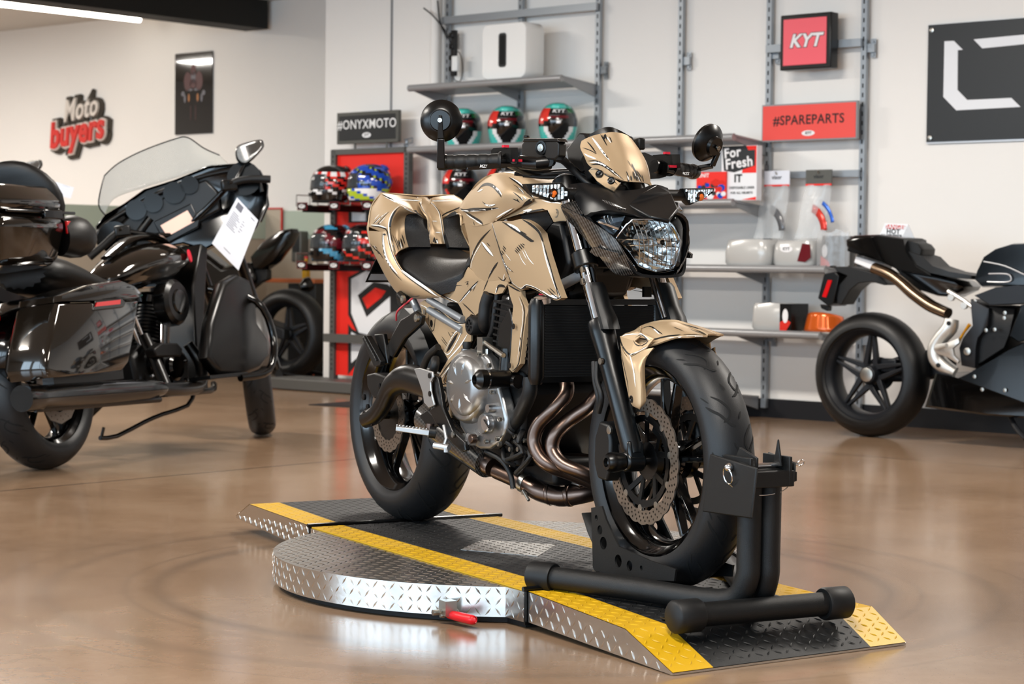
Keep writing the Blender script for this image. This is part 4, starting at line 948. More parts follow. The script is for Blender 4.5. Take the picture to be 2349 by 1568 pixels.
# gold strip beside the radiator
multi([[c5(20, 50, .185), c5(60, 60, .19), c5(170, 130, .195), c5(175, 190, .195), c5(205, 270, .195), c5(258, 340, .195), c5(232, 430, .195), c5(205, 620, .195), c5(190, 760, .195), c5(165, 950, .195), c5(80, 1048, .19), c5(0, 975, .18), c5(35, 800, .182), c5(60, 560, .185), c5(85, 300, .187), c5(45, 180, .185)]], .012,
      [([(22, 60), (110, 110), (170, 140)], .003, 1), ([(160, 190), (215, 360), (190, 620), (150, 940), (75, 1035)], .0035, 1), ([(150, 200), (200, 370), (170, 650), (130, 930)], .002, 2), ([(60, 230), (80, 350), (60, 600), (35, 850), (5, 970)], .0025, 2), ([(165, 650), (172, 690)], .003, 1), ([(160, 740), (158, 820)], .0025, 1), ([(50, 780), (45, 850)], .002, 1)], k5, 'radiator_side_cover')
b = MB()
for x, y in ((90, 530), (45, 970)): q = c5(x, y, .197); b.lathe([(0, .0075), (.0015, .0075), (.0015, 0)], q, (0, -1, 0), 12)
both(b, 'cover_screw', 'engine_dark')
P = _P
# ------------------------------------------------------------------ seat
ed = [P(*q) for q in ((908, 590, .112), (918, 611, .132), (948, 631, .145), (983, 654, .146), (1025, 645, .132), (1061, 631, .108), (1074, 604, .082))]
ce = [L(.10, 0, .822), L(.17, 0, .797), L(.26, 0, .776), L(.35, 0, .768), L(.43, 0, .768), L(.50, 0, .785), L(.54, 0, .812)]
half = []
for f, lift in ((1, 0), (.96, .012), (.8, .018), (.5, .012)): half.append([Vector((c.x+(e.x-c.x)*min(1, f*1.05), e.y*f, c.z+(e.z-c.z)*f**2+lift*.6)) for e, c in zip(ed, ce)])
low = [e+Vector((0, .006, -.03)) for e in ed]; mir_ = lambda r: [Vector((p.x, -p.y, p.z)) for p in r]
rows = [low]+half+[ce]+[mir_(r) for r in reversed(half)]+[mir_(low)]
g = patch(rows, 5, 3); mb = MB(); shell(mb, g, .004); mb.build('seat', 'seat_vinyl', bike, smooth=50)
MB().prism([L(.08, .10, .74), L(.2, .125, .70), L(.45, .10, .70), L(.5, 0, .72), L(.45, -.10, .70), L(.2, -.125, .70), L(.08, -.10, .74)], .035).build('seat_base', 'frame_black', bike)
# ------------------------------------------------------------------ tail
mb = MB()
out = patch([[P(866, 450, .105), P(875, 443, .118), P(898, 457, .118), P(921, 472, .117)],
             [P(852, 473, .122), P(868, 480, .140), P(886, 488, .146), P(903, 493, .142)],
             [P(847, 505, .128), P(864, 510, .150), P(882, 512, .156), P(895, 520, .152)],
             [P(846, 520, .134), P(866, 526, .150), P(885, 530, .156), P(894, 540, .152)],
             [P(878, 531, .145), P(888, 545, .150), P(894, 560, .152), P(900, 562, .150)],
             [P(893, 560, .148), P(898, 572, .148), P(902, 580, .146), P(907, 584, .143)]], 4, 4); shell(mb, out, .004)
inn = patch([[P(921, 472, .117), P(903, 493, .142), P(895, 520, .152), P(897, 555, .152), P(907, 584, .143)],
             [P(938, 480, .095), P(917, 497, .112), P(910, 522, .115), P(913, 552, .118), P(920, 572, .120)],
             [P(955, 489, .066), P(932, 494, .090), P(928, 520, .092), P(931, 545, .096), P(937, 565, .100)]], 4, 4); shell(mb, inn, .003)
topf = patch([[P(875, 443, .118), P(905, 446, .080), P(945, 451, .035), P(968, 456, .014)],
              [P(898, 457, .116), P(925, 464, .075), P(952, 472, .038), P(969, 478, .014)],
              [P(921, 473, .116), P(946, 485, .070), P(966, 496, .036), P(979, 503, .014)]], 4, 3); shell(mb, topf, .003)
rear = patch([[P(875, 443, .118), L(.03, .08, .955), L(.05, .035, .952), L(.055, 0, .950)],
              [P(853, 472, .124), L(-.06, .085, .915), L(-.075, .04, .915), L(-.08, 0, .915)],
              [P(846, 520, .134), L(-.115, .09, .86), L(-.13, .045, .86), L(-.135, 0, .86)],
              [P(849, 558, .13), L(-.08, .09, .82), L(-.09, .045, .82), L(-.09, 0, .82)]], 4, 4); shell(mb, rear, .003)
bt = bvh_of(mb)
for pts, w, m in (([(240, 135), (350, 190), (470, 255), (560, 300), (680, 365), (760, 430)], .0045, 1), ([(270, 160), (400, 225), (560, 320), (670, 365)], .0025, 2), ([(475, 268), (400, 340), (350, 440), (340, 560), (365, 700), (405, 830)], .0045, 1), ([(455, 268), (380, 340), (330, 450), (325, 570), (350, 720), (390, 840)], .003, 2), ([(110, 512), (200, 520), (280, 545), (310, 590), (330, 700)], .003, 1), ([(115, 498), (220, 512), (300, 535)], .003, 2), ([(410, 195), (560, 205), (700, 210)], .003, 2), ([(330, 155), (500, 190), (700, 205)], .0016, 1),
                  ([(130, 495), (200, 430), (290, 360)], .002, 1), ([(160, 480), (240, 400), (310, 350)], .002, 2), ([(180, 500), (260, 410), (330, 340)], .002, 1), ([(150, 440), (215, 370)], .0015, 2), ([(210, 490), (290, 400)], .0015, 2), ([(200, 480), (215, 495)], .003, 1), ([(360, 600), (420, 740), (440, 800)], .0022, 1), ([(440, 680), (470, 780)], .003, 1), ([(465, 660), (500, 780)], .003, 1), ([(480, 610), (520, 740)], .0022, 1), ([(400, 640), (450, 770)], .002, 1), ([(455, 700), (480, 790)], .002, 2), ([(710, 215), (712, 300), (770, 420)], .003, 2), ([(725, 215), (722, 300), (790, 430)], .005, 1)):
    ribbon(mb, bt, k1(pts), w, m)
mb.mirror(); tl = mb.build('tail_cowl', GOLD, bike, smooth=38)
mb = MB(); sp = patch([[L(.055, .020, .946), L(.065, 0, .948), L(.055, -.020, .946)], [c1(722, 320, .028), L(.105, 0, .91), Vector((c1(722, 320, .028).x, .028, c1(722, 320, .028).z))], [c1(800, 440, .022), L(.128, 0, .872), Vector((c1(800, 440, .022).x, .022, c1(800, 440, .022).z))], [L(.155, .030, .812), L(.165, 0, .812), L(.155, -.030, .812)]], 3, 4)
shell(mb, sp, .004); edge_lines(mb, sp, 'lr'); bt = bvh_of(mb)
for pts, w, m in (([(840, 455), (905, 457)], .002, 2), ([(880, 590), (950, 592)], .002, 2), ([(830, 700), (850, 725), (870, 650), (880, 725), (900, 670), (915, 725)], .0025, 1), ([(895, 680), (910, 725)], .003, 2)): ribbon(mb, bt, k1(pts), w, m)
mb.build('tail_spine', GOLD, bike, smooth=40)
mb = MB(); pd = patch([[P(955, 490, .064), P(932, 496, .088), P(928, 520, .090), P(931, 545, .095), P(936, 566, .10)], [P(968, 498, .040), P(955, 505, .06), P(955, 525, .06), P(957, 545, .062), P(960, 566, .065)], [P(979, 505, .018), P(980, 515, .022), P(983, 530, .025), P(985, 545, .028), P(988, 566, .030)]], 3, 3)
shell(mb, pd, .012); both(mb, 'tail_pad', 'seat_vinyl', smooth=40)
fl = patch([[P(842, 529, .128), P(848, 558, .126), P(868, 602, .122), P(893, 648, .118), P(916, 675, .118), P(955, 685, .122), P(1006, 683, .132)],
            [P(858, 530, .150), P(862, 560, .152), P(877, 600, .150), P(900, 640, .148), P(921, 664, .146), P(960, 678, .144), P(1007, 682, .140)],
            [P(877, 531, .160), P(877, 560, .164), P(886, 595, .164), P(905, 626, .162), P(927, 648, .158), P(965, 668, .152), P(1008, 681, .143)],
            [P(891, 529, .150), P(897, 562, .150), P(908, 593, .150), P(925, 620, .150), P(950, 641, .150), P(983, 661, .150), P(1009, 680, .144)]], 5, 4)
mb = MB(); shell(mb, fl, .005); edge_lines(mb, fl, 'tb'); bt = bvh_of(mb)
for pts, w, m in (([(245, 590), (250, 700), (275, 860), (330, 980), (400, 1080), (480, 1165)], .0028, 1), ([(258, 600), (262, 720), (290, 880), (350, 990), (430, 1085)], .006, 2), ([(110, 730), (160, 790), (210, 830), (265, 910)], .003, 1), ([(130, 760), (180, 770), (190, 830), (230, 850), (250, 910)], .0022, 1), ([(150, 740), (170, 790)], .002, 2), ([(590, 1350), (640, 1355), (700, 1345)], .0022, 1), ([(480, 1040), (620, 1150), (780, 1260), (900, 1350)], .005, 2), ([(470, 1060), (600, 1165), (760, 1275), (880, 1355)], .0022, 1), ([(255, 610), (290, 620)], .004, 1)):
    ribbon(mb, bt, k1(pts), w, m)
both(mb, 'tail_side_panel', GOLD, smooth=40)
# licence plate
mb = MB(); q = [BK.X(x, y, -.20) for x, y in ((859, 588), (836, 637), (905, 640), (905, 590))]; q = [L(-.075, .085, .765), L(-.125, .095, .697), L(-.125, -.095, .697), L(-.075, -.085, .765)]
mb.add(q+[p+Vector((.004, 0, .002)) for p in q], [(0, 1, 2, 3), (7, 6, 5, 4), (0, 4, 5, 1), (1, 5, 6, 2), (2, 6, 7, 3), (3, 7, 4, 0)], 0)
n = Vector((.06, 0, -.04)).normalized()*.005
for f0, f1, mi in ((.05, .62, 1), (.66, .95, 2)):
    r = [q[0]+(q[1]-q[0])*f0, q[0]+(q[1]-q[0])*f1, q[3]+(q[2]-q[3])*f1, q[3]+(q[2]-q[3])*f0]
    r = [p*1 for p in r]; c_ = sum(r, Vector())/4; r = [c_+(p-c_)*.94+Vector((.006, 0, .003)) for p in r]; mb.add(r, [(0, 1, 2, 3)], mi)
mb.build('number_plate', ['frame_black', 'black_gloss', 'silver_plate'], bike)
MB().bar(L(-.08, 0, .76), L(.02, 0, .80), .04, .02).build('plate_hanger', 'frame_black', bike)
# ------------------------------------------------------------------ headlight
lens_o = [(1413, 545, .100), (1436, 515, .092), (1450, 503, .080), (1490, 503, .035), (1530, 505, -.012), (1545, 520, -.045), (1560, 552, -.078), (1556, 580, -.078), (1548, 609, -.062), (1534, 615, -.04), (1502, 622, 0), (1464, 609, .048), (1440, 575, .078)]
cen = P(1487, 556, .012)
ring0 = [P(*q) for q in lens_o]
n_ = 5
r0 = [ring0[i]+(ring0[(i+1) % len(ring0)]-ring0[i])*k for i in range(len(ring0)) for k in (0, .5)]
cback = Vector((cen.x-.045, cen.y, cen.z))
rings = [r0]
random.seed(3)
for f, d in ((.93, .004), (.78, .026), (.56, .044), (.34, .054), (.16, .056)):
    rings.append([cback+(p-cback)*f+Vector((-d*.35+random.uniform(-.005, .005), random.uniform(-.001, .001), random.uniform(-.001, .001))) for p in r0])
mb = MB(); mb.rings(rings, cap=False); m_ = len(mb.v); mb.add([p for p in rings[-1]], [tuple(range(len(r0)))])
hl = mb.build('headlight_reflector', 'reflector', bike, smooth=0)
mb = MB()
mb.lathe([(0, .0), (.002, .014), (.0, .022), (-.012, .024), (-.012, .019), (-.004, .016)], P(1472, 552, .03), Vector((1, -.15, .1)), 24); mb.build('bulb_shield', 'reflector', hl)
mb = MB().tube([p+Vector((.002, 0, 0)) for p in ring0], .0022, 6, closed=True); mb.build('reflector_trim', 'chrome', hl, smooth=60)
mb = MB()      # prism flutes of the outer lens
for k in range(9):
    f = k/8
    a = ring0[2]+(ring0[4]-ring0[2])*f; b = ring0[11]+(ring0[8]-ring0[11])*f if True else a
    m1 = (a+b)/2+Vector((.018, 0, 0)); mb.tube([a+(b-a)*.04, a+(b-a)*.25+Vector((.013, 0, 0)), m1, a+(b-a)*.75+Vector((.012, 0, 0)), b], .0011, 5, smooth=3)
for f in (.35, .62):
    a = ring0[0]+(ring0[11]-ring0[0])*(f-.3)*.8; b = ring0[6]+(ring0[8]-ring0[6])*(f-.3)*.8; mb.tube([a, (a+b)/2+Vector((.02, 0, 0)), b], .0013, 5, smooth=5)
mb.build('lens_flutes', 'reflector', hl, smooth=60)
mat('lens_glass', (240, 244, 248), .02, trans=1, ior=1.12, spec=.9)
outer = [(1370, 507, .128), (1403, 492, .112), (1444, 494, .082), (1490, 502, .035), (1530, 503, -.008), (1552, 492, -.045), (1568, 512, -.078), (1569, 555, -.090), (1565, 610, -.080), (1543, 620, -.045), (1502, 626, .002), (1462, 614, .052), (1436, 580, .082), (1412, 548, .104)]
ro = [P(*q) for q in outer]; cg = P(1490, 555, .012)
gl = [catmull(ro, 4, closed=True)]
for f, d in ((.85, .016), (.6, .030), (.3, .038), (.05, .040)): gl.append([cg+(p-cg)*f+Vector((d, 0, 0)) for p in gl[0]])
mb = MB().rings(gl, cap=False); mb.build('headlight_lens', 'lens_glass', hl, smooth=60, solid=.0012)
# position light pocket on the rider's right
mat('smoke', (22, 25, 30), .2, .3)
for sg in (1, -1):
    mb = MB(); pk = [(1374, 507, .120), (1403, 494, .108), (1440, 497, .082), (1425, 525, .094), (1411, 540, .100)]
    poly_panel(mb, [P(*q)-Vector((.012, 0, 0)) for q in pk], .004); mb.tube([P(1374, 508, .122), P(1420, 525, .098)], .0028, 6, mi=1)
    for k in range(5): mb.tube([P(1385+k*9, 498+k*1.2, .112-k*.006), P(1392+k*9, 512+k*2.5, .108-k*.006)], .0012, 5, mi=1)
    if sg < 0: mb = mb.mirrored()
    mb.build('position_light', ['smoke', 'reflector'], bike)
# dark housing around and behind the lens
ho = [(1341, 494, .135), (1403, 484, .115), (1444, 490, .085), (1490, 500, .035), (1532, 501, -.008), (1553, 487, -.048), (1577, 508, -.088), (1577, 560, -.098), (1573, 590, -.094), (1569, 624, -.086), (1553, 635, -.06), (1502, 637, .0), (1458, 628, .060), (1430, 585, .088), (1400, 548, .108)]
hr = catmull([P(*q) for q in ho], 3, closed=True); hc = sum(hr, Vector())/len(hr)
lr = catmull(ro, 3, closed=True)
mb = MB(); rim_in = [hc+(p-hc)*.93+Vector((.004, 0, 0)) for p in hr]
bk1 = [Vector((p.x*.35+1.19*.65, p.y*.9, p.z)) for p in hr]; bk2 = [Vector((1.13, p.y*.62, hc.z+(p.z-hc.z)*.7)) for p in hr]
mb.rings([[q+Vector((-.09, 0, 0)) for q in [cback+(p-cback)*.9 for p in rim_in]], rim_in, [p+Vector((.004, 0, 0)) for p in hr], bk1, bk2]); mb.build('headlight_housing', 'cowl_black', bike, smooth=40)
# brow cowl
rows = [[P(1303, 423, .112), P(1340, 419, .092), P(1380, 425, .066), P(1413, 436, .040), P(1462, 434, -.006), P(1502, 423, -.052), P(1532, 431, -.085)],
        [P(1312, 440, .122), P(1352, 434, .104), P(1393, 438, .076), P(1424, 450, .044), P(1478, 450, -.008), P(1514, 440, -.055), P(1540, 448, -.088)],
        [P(1326, 470, .132), P(1366, 458, .116), P(1402, 462, .090), P(1440, 474, .052), P(1508, 480, -.010), P(1532, 466, -.055), P(1554, 474, -.088)],
        [P(1341, 494, .138), P(1378, 483, .118), P(1412, 484, .100), P(1448, 492, .060), P(1527, 504, -.008), P(1550, 490, -.052), P(1575, 504, -.090)]]
g = patch(rows, 5, 4); mb = MB(); shell(mb, g, .004); 
mb.build('headlight_cowl', 'cowl_black', bike, smooth=28)
mb = MB(); poly_panel(mb, [P(1532, 431, -.086), P(1545, 462, -.090), P(1552, 474, -.10), P(1540, 478, -.085), P(1548, 466, -.095), P(1576, 508, -.094), P(1555, 489, -.06)], .004)
mb = MB(); poly_panel(mb, [P(1436, 472, .046), P(1462, 448, .012), P(1500, 427, -.050), P(1534, 446, -.078), P(1550, 482, -.056), P(1529, 508, -.006), P(1486, 500, .034)], .012); mb.v = [v+Vector((.012, 0, .004)) for v in mb.v]; mb.build('cowl_nose', 'cowl_black', bike, bevel=.004)
# carbon side pods
for sg in (1, -1):
    mb = MB()
    a = patch([[P(1286, 470, .125), P(1310, 462, .120), P(1340, 458, .116), P(1388, 459, .104), P(1436, 479, .072)], [P(1300, 482, .130), P(1322, 476, .128), P(1350, 472, .122), P(1390, 470, .106), P(1436, 479.5, .072)], [P(1316, 494, .136), P(1330, 492, .136), P(1352, 484, .126), P(1392, 477, .108), P(1437, 480, .072)]], 4, 3); shell(mb, a, .003)
    b = patch([[P(1287, 471, .126), P(1329, 493, .138), P(1370, 517, .126), P(1410, 547, .106), P(1436, 585, .086), P(1462, 620, .058)],
               [P(1293, 488, .122), P(1326, 512, .132), P(1362, 542, .126), P(1398, 578, .108), P(1424, 605, .088), P(1460, 626, .058)],
               [P(1301, 505, .116), P(1322, 525, .122), P(1345, 552, .120), P(1378, 592, .106), P(1412, 628, .080), P(1456, 630, .054)]], 4, 4); shell(mb, b, .003)
    mb.prism([P(1357, 577, .118), P(1366, 566, .124), P(1422, 580, .100), P(1424, 590, .098), P(1372, 588, .118)], .006, Vector((0, -1, 0)))
    if sg < 0: mb = mb.mirrored()
    mb.build('headlight_side_pod', 'carbon', bike, smooth=30)
# ------------------------------------------------------------------ fly screen
rows = [[P(1334, 323, .070), P(1354, 313, .054), P(1385, 305, .024), P(1413, 303, -.004), P(1442, 312, -.046), P(1463, 337, -.080)],
        [P(1331, 338, .076), P(1362, 332, .056), P(1392, 326, .026), P(1422, 326, -.004), P(1454, 338, -.050), P(1475, 356, -.084)],
        [P(1340, 358, .078), P(1378, 356, .056), P(1408, 354, .026), P(1436, 356, -.004), P(1468, 366, -.054), P(1485, 377, -.088)],
        [P(1350, 378, .078), P(1392, 384, .056), P(1422, 386, .026), P(1448, 388, -.006), P(1478, 394, -.056), P(1491, 402, -.090)],
        [P(1374, 392, .072), P(1406, 404, .052), P(1430, 414, .026), P(1452, 417, -.006), P(1478, 419, -.054), P(1492, 424, -.088)]]
g = patch(rows, 5, 5); mb = MB(); shell(mb, g, .004)
poly_panel(mb, [P(1350, 391, .082), P(1358, 384, .078), P(1380, 389, .066), P(1423, 420, .036), P(1408, 438, .056), P(1388, 428, .072), P(1370, 415, .080)], .004)
poly_panel(mb, [P(1486, 418, -.082), P(1493, 418, -.090), P(1501, 438, -.092), P(1494, 436, -.086)], .004)
bt = bvh_of(mb)
for pts, w, m in (([(340, 175), (380, 220), (425, 285)], .0022, 1), ([(300, 230), (370, 255), (425, 287)], .0016, 1), ([(385, 140), (430, 200), (480, 270), (545, 350)], .004, 2), ([(420, 200), (490, 280), (540, 340)], .0022, 1), ([(275, 250), (340, 300), (420, 330)], .003, 2), ([(460, 110), (490, 160), (520, 215)], .0022, 1), ([(470, 100), (495, 155), (500, 110), (520, 170)], .003, 1), ([(515, 130), (555, 190)], .0018, 2), ([(540, 130), (565, 185)], .0018, 1), ([(350, 350), (430, 352), (520, 400), (620, 480), (690, 540)], .0026, 1), ([(375, 385), (450, 380), (540, 430), (650, 540)], .0026, 1), ([(365, 365), (440, 365), (530, 412), (640, 505)], .0032, 2),
                  ([(355, 430), (420, 420), (480, 450), (560, 510), (610, 560)], .002, 1), ([(700, 480), (720, 540)], .003, 2), ([(705, 510), (725, 545)], .004, 1), ([(730, 480), (745, 545)], .004, 1), ([(750, 440), (775, 545)], .0035, 1), ([(740, 370), (770, 440), (810, 545)], .0035, 1), ([(745, 385), (790, 470), (830, 540)], .0028, 1), ([(770, 480), (800, 545)], .004, 1), ([(780, 430), (830, 500)], .0025, 1), ([(760, 440), (790, 520)], .0022, 2), ([(830, 470), (850, 545)], .0025, 1), ([(690, 440), (715, 500)], .0022, 1), ([(790, 480), (815, 540)], .002, 2), ([(700, 340), (760, 430)], .0014, 1), ([(860, 340), (885, 420), (900, 500)], .0025, 2)):
    ribbon(mb, bt, k3(pts), w, m)
fs = mb.build('fly_screen', GOLD, bike, smooth=40)
for x, y in ((455, 473), (562, 535)):
    q = c3(x, y, .070); mb = MB(); mb.lathe([(-.002, .0095), (.003, .0095), (.004, .006), (.002, .003)], q+Vector((.003, -.003, .002)), Vector((.45, -.7, .45)), 16); mb.build('screen_bolt', 'frame_black', fs)
# dash behind the screen
mb = MB(); dp = [P(1310, 341, .070), P(1330, 318, .066), P(1340, 302, .060), P(1354, 306, .048), P(1366, 330, .045), P(1372, 380, .055), P(1345, 395, .068), P(1314, 368, .072)]
mb.prism([p+Vector((-.025, 0, 0)) for p in dp], .15, Vector((-.1, 1, 0))); mb.build('dash_shroud', 'black_plastic', bike, bevel=.004)
mb = MB(); tp = patch([[P(1352, 308, .05), P(1380, 294, .022), P(1400, 291, .0), P(1420, 298, -.025), P(1445, 312, -.05)], [P(1352, 316, .05), P(1382, 309, .022), P(1405, 306, .0), P(1422, 308, -.025), P(1446, 318, -.05)]], 4, 2); shell(mb, tp, .01); mb.build('dash_visor', 'black_satin', bike, smooth=40)
mb = MB().box(L(1.10, 0, 1.0), (.05, .13, .07), rot=Matrix.Rotation(-.5, 3, 'Y')); mb.build('gauge_cluster', 'black_plastic', bike, bevel=.006)
# ------------------------------------------------------------------ turn signals
XS = 1.135
def sig(px, side):
    q = [BK.X(x, y, XS) for x, y in px]; c = sum(q, Vector())/len(q); t = thing; mb = MB()
    lens = [p+Vector((.004, 0, 0)) for p in q]
    big = [c+(p-c)*1.14 for p in q]; bk = [c+(p-c)*.75+Vector((-.045, 0, 0)) for p in q]
    mb.rings([[c+(p-c)*1.02+Vector((.004, 0, 0)) for p in q], [p+Vector((.003, 0, 0)) for p in big], [p+Vector((-.015, 0, 0)) for p in big], bk])
    o = mb.build('turn_signal', 'black_plastic', bike, bevel=.001)
    r = MB(); r.rings([[c+(p-c)*.98+Vector((.0045, 0, 0)) for p in q], [c+(p-c)*.9+Vector((.012, 0, 0)) for p in q], [c+(p-c)*.4+Vector((.016, 0, 0)) for p in q]]); r.build('signal_lens', 'lens_glass', o, smooth=30)
    r = MB(); n = 7; w0 = min(p.y for p in q); w1 = max(p.y for p in q); z0 = min(p.z for p in q); z1 = max(p.z for p in q)
    qq = [c+(p-c)*.95 for p in q]; fl = [(p.y, p.z) for p in qq]
    for i in range(11):
        y = w0+(w1-w0)*(i+.5)/11; zz = [z0+(z1-z0)*k/30 for k in range(31) if pt_in((y, z0+(z1-z0)*k/30), fl)]
        if len(zz) < 3: continue
        a, b, hw_ = zz[0], zz[-1], (w1-w0)/22
        for u0, u1 in ((0, .34), (.36, .66), (.68, 1)):
            p, q_ = a+(b-a)*u0, a+(b-a)*u1; d_ = random.uniform(.001, .004)
            r.add([Vector((XS+.004, y-hw_, p)), Vector((XS+.004, y+hw_, p)), Vector((XS+.004, y+hw_, q_)), Vector((XS+.004, y-hw_, q_)), Vector((XS+.004+d_, y+random.uniform(-.5, .5)*hw_, p)), Vector((XS+.004+d_, y, q_))], [(0, 4, 5, 3), (4, 1, 2, 5), (0, 1, 4), (3, 5, 2)])
    r.build('signal_reflector', 'reflector', o, smooth=0)
    a = MB(); a.ball(c+Vector((.011, 0, -.002)), .012, 12, 8, sc=(.5, 1, 1)); a.build('amber_bulb', 'amber', o, smooth=60)
    inner = min(q, key=lambda p: abs(p.y)); s = MB(); s.tube([Vector((XS-.018, inner.y, c.z)), Vector((XS-.012, math.copysign(.10, inner.y), c.z-.002))], [.017, .019], 16, flat=.8); s.build('signal_stalk', 'black_plastic', o, smooth=50)
sig([(1211, 424), (1284, 421), (1301, 440), (1297, 457), (1271, 461), (1222, 443)], 1)
sig([(1571, 434), (1633, 433), (1631, 442), (1612, 455), (1583, 468), (1577, 458)], -1)
# ------------------------------------------------------------------ handlebar, controls
for_bar = [P(1020, 372, .365), P(1080, 371, .31), P(1150, 370, .245), P(1175, 378, .20), P(1205, 392, .15), P(1250, 398, .10)]
hb = for_bar+[L(1.0, .04, .985)]; pts = hb+[Vector((p.x, -p.y, p.z)) for p in reversed(hb)]
MB().tube(pts, .011, 16, smooth=5).build('handlebar', 'black_satin', bike, smooth=60)
mb = MB()
for s in (-.04, .04): mb.box(L(1.0, s, .965), (.05, .025, .05)); mb.box(L(1.0, s, .998), (.04, .025, .02))
mb.build('bar_clamp', 'frame_black', bike, bevel=.003)
for sg in (1, -1):
    a, b = P(1024, 372, .36), P(1150, 369, .245)
    mir = lambda p: Vector((p.x, sg*p.y, p.z))
    a, b = mir(a), mir(b); g = MB(); pr = []
    N_ = 34
    for k in range(N_+1): f = k/N_; pr.append((f*(b-a).length, .0170+(.0012 if k % 7 < 5 else -.0005)+(.006 if k > N_-2 else 0)+.003*max(0, f-.85)))
    g.lathe(pr, a, (b-a), 22); g.build('grip', 'rubber', bike, smooth=35)
    e = MB(); e.lathe([(-.022, .013), (-.02, .019), (-.004, .0205), (.002, .019), (.002, .012)], a, (b-a), 20); e.build('bar_end', 'black_satin', bike, smooth=40)
    s = MB(); p0, p1 = mir(P(1152, 362, .24)), mir(P(1190, 368, .20)); s.prism([mir(P(x, y, .235)) for x, y in ((1143, 343), (1148, 337), (1188, 337), (1190, 372), (1150, 372), (1142, 362))], .038*1, Vector((-1, .0, 0)))
    s.build('switch_housing', 'black_plastic', bike, bevel=.004)
    s = MB().box(mir(P(1164, 335, .235)+Vector((-.01, 0, 0))), (.012, .014, .006)); s.build('kill_switch', 'red_part', bike)
    # lever
    l = MB(); q = [P(1062, 384, .33), P(1062, 391, .33), P(1122, 388, .27), P(1163, 383, .23), P(1205, 386, .19), P(1208, 374, .19), P(1165, 376, .23), P(1122, 374, .27)]
    l.prism([mir(p+Vector((.012, 0, 0))) for p in q], .009, Vector((1, 0, 0))); l.build('brake_lever' if sg > 0 else 'clutch_lever', 'black_gloss', bike, bevel=.0015)
    l = MB().box(mir(P(1173, 369, .225)+Vector((.03, 0, 0))), (.010, .022, .006)); l.build('lever_adjuster', 'red_part', bike)
    t = text_mb('MZS', .0105, .0002, .0002, shear=.3)
    lp = mir(P(1099, 382, .295)+Vector((.0216, 0, 0))); xx = mir(P(1112, 381.5, .285))-mir(P(1088, 382.5, .305)); xx = xx if sg > 0 else -xx
    l = MB(); put(l, t, basis(lp, Vector((0, 1, 0)), (0, 0, 1))); l.build('lever_lettering', 'text_white', bike)
    # perch
    l = MB().tube([mir(P(1195, 372, .20)), mir(P(1225, 376, .18)+Vector((.02, 0, 0))), mir(P(1262, 372, .15))], .017, 12); l.build('lever_perch', 'frame_black', bike, smooth=40)
# brake fluid reservoir (right) and its cap
mb = MB(); q = [P(x, y, .165) for x, y in ((1196, 330), (1204, 321), (1276, 321), (1282, 328), (1281, 358), (1272, 366), (1204, 364), (1196, 356))]
mb.prism(q, .030, Vector((-.35, .94, 0))); rs = mb.build('fluid_reservoir', 'black_plastic', bike, bevel=.004, seg=3)
mb = MB(); mb.lathe([(-.004, .0175), (.003, .0175), (.003, .013), (.0, .012)], P(1242, 339, .168), Vector((.3, -.9, 0)), 24, mi=0); mb.build('sight_glass_bezel', 'frame_black', rs)
mb = MB(); mb.lathe([(-.002, .0095), (.0045, .0095), (.0045, 0)], P(1242, 339, .168), Vector((.3, -.9, 0)), 20); mb.lathe([(.004, .0045), (.0065, .0045)], P(1242, 339, .168), Vector((.3, -.9, 0)), 3); mb.build('sight_glass', 'zinc', rs)
mb = MB().prism([p+Vector((0, 0, 0)) for p in [P(x, y, .168) for x, y in ((1198, 325), (1202, 317), (1278, 317), (1284, 325))]], .034, Vector((-.35, .94, 0))); mb.cyl(P(1208, 316, .15), P(1208, 311, .15), .008, n=12); mb.build('reservoir_cap', 'black_satin', rs, bevel=.002)
mb = MB(); mb.lathe([(-.01, .011), (.006, .0115), (.007, .006)], P(1262, 371, .155), Vector((.6, -.8, 0)), 14); mb.tube([P(1270, 362, .15), P(1290, 366, .13), P(1310, 385, .10), P(1335, 410, .075), P(1355, 425, .06)], [.009, .010, .009, .007, .007], 12, smooth=4); mb.build('brake_hose', 'rubber', bike, smooth=50)
mb = MB()
for a in ([P(1180, 398, .17), P(1230, 402, .12), P(1290, 396, .08), P(1340, 400, .05), P(1380, 425, .03)], [P(1200, 402, .15), P(1260, 407, .10), P(1320, 402, .06), P(1365, 415, .04)], [Vector((p.x, -p.y, p.z)) for p in [P(1180, 398, .17), P(1230, 402, .12), P(1290, 396, .08), P(1340, 400, .05)]]): mb.tube(a, .005, 8, smooth=4)
mb.build('control_cables', 'rubber', bike, smooth=50)
# clutch side cluster seen right of the screen
mb = MB(); mb.box(P(1466, 330, -.115), (.03, .02, .03)); mb.prism([P(x, y, -.17) for x, y in ((1466, 352), (1480, 346), (1522, 364), (1535, 372), (1530, 408), (1512, 413), (1488, 410))], .05, Vector((-1, 0, 0))); mb.build('switch_cluster', 'black_plastic', bike, bevel=.004)
mb = MB(); mb.cyl(P(1470, 352, -.12)+Vector((-.02, 0, 0)), P(1472, 325, -.12)+Vector((-.02, 0, 0)), .009, n=12); mb.build('clutch_adjuster', 'black_satin', bike)
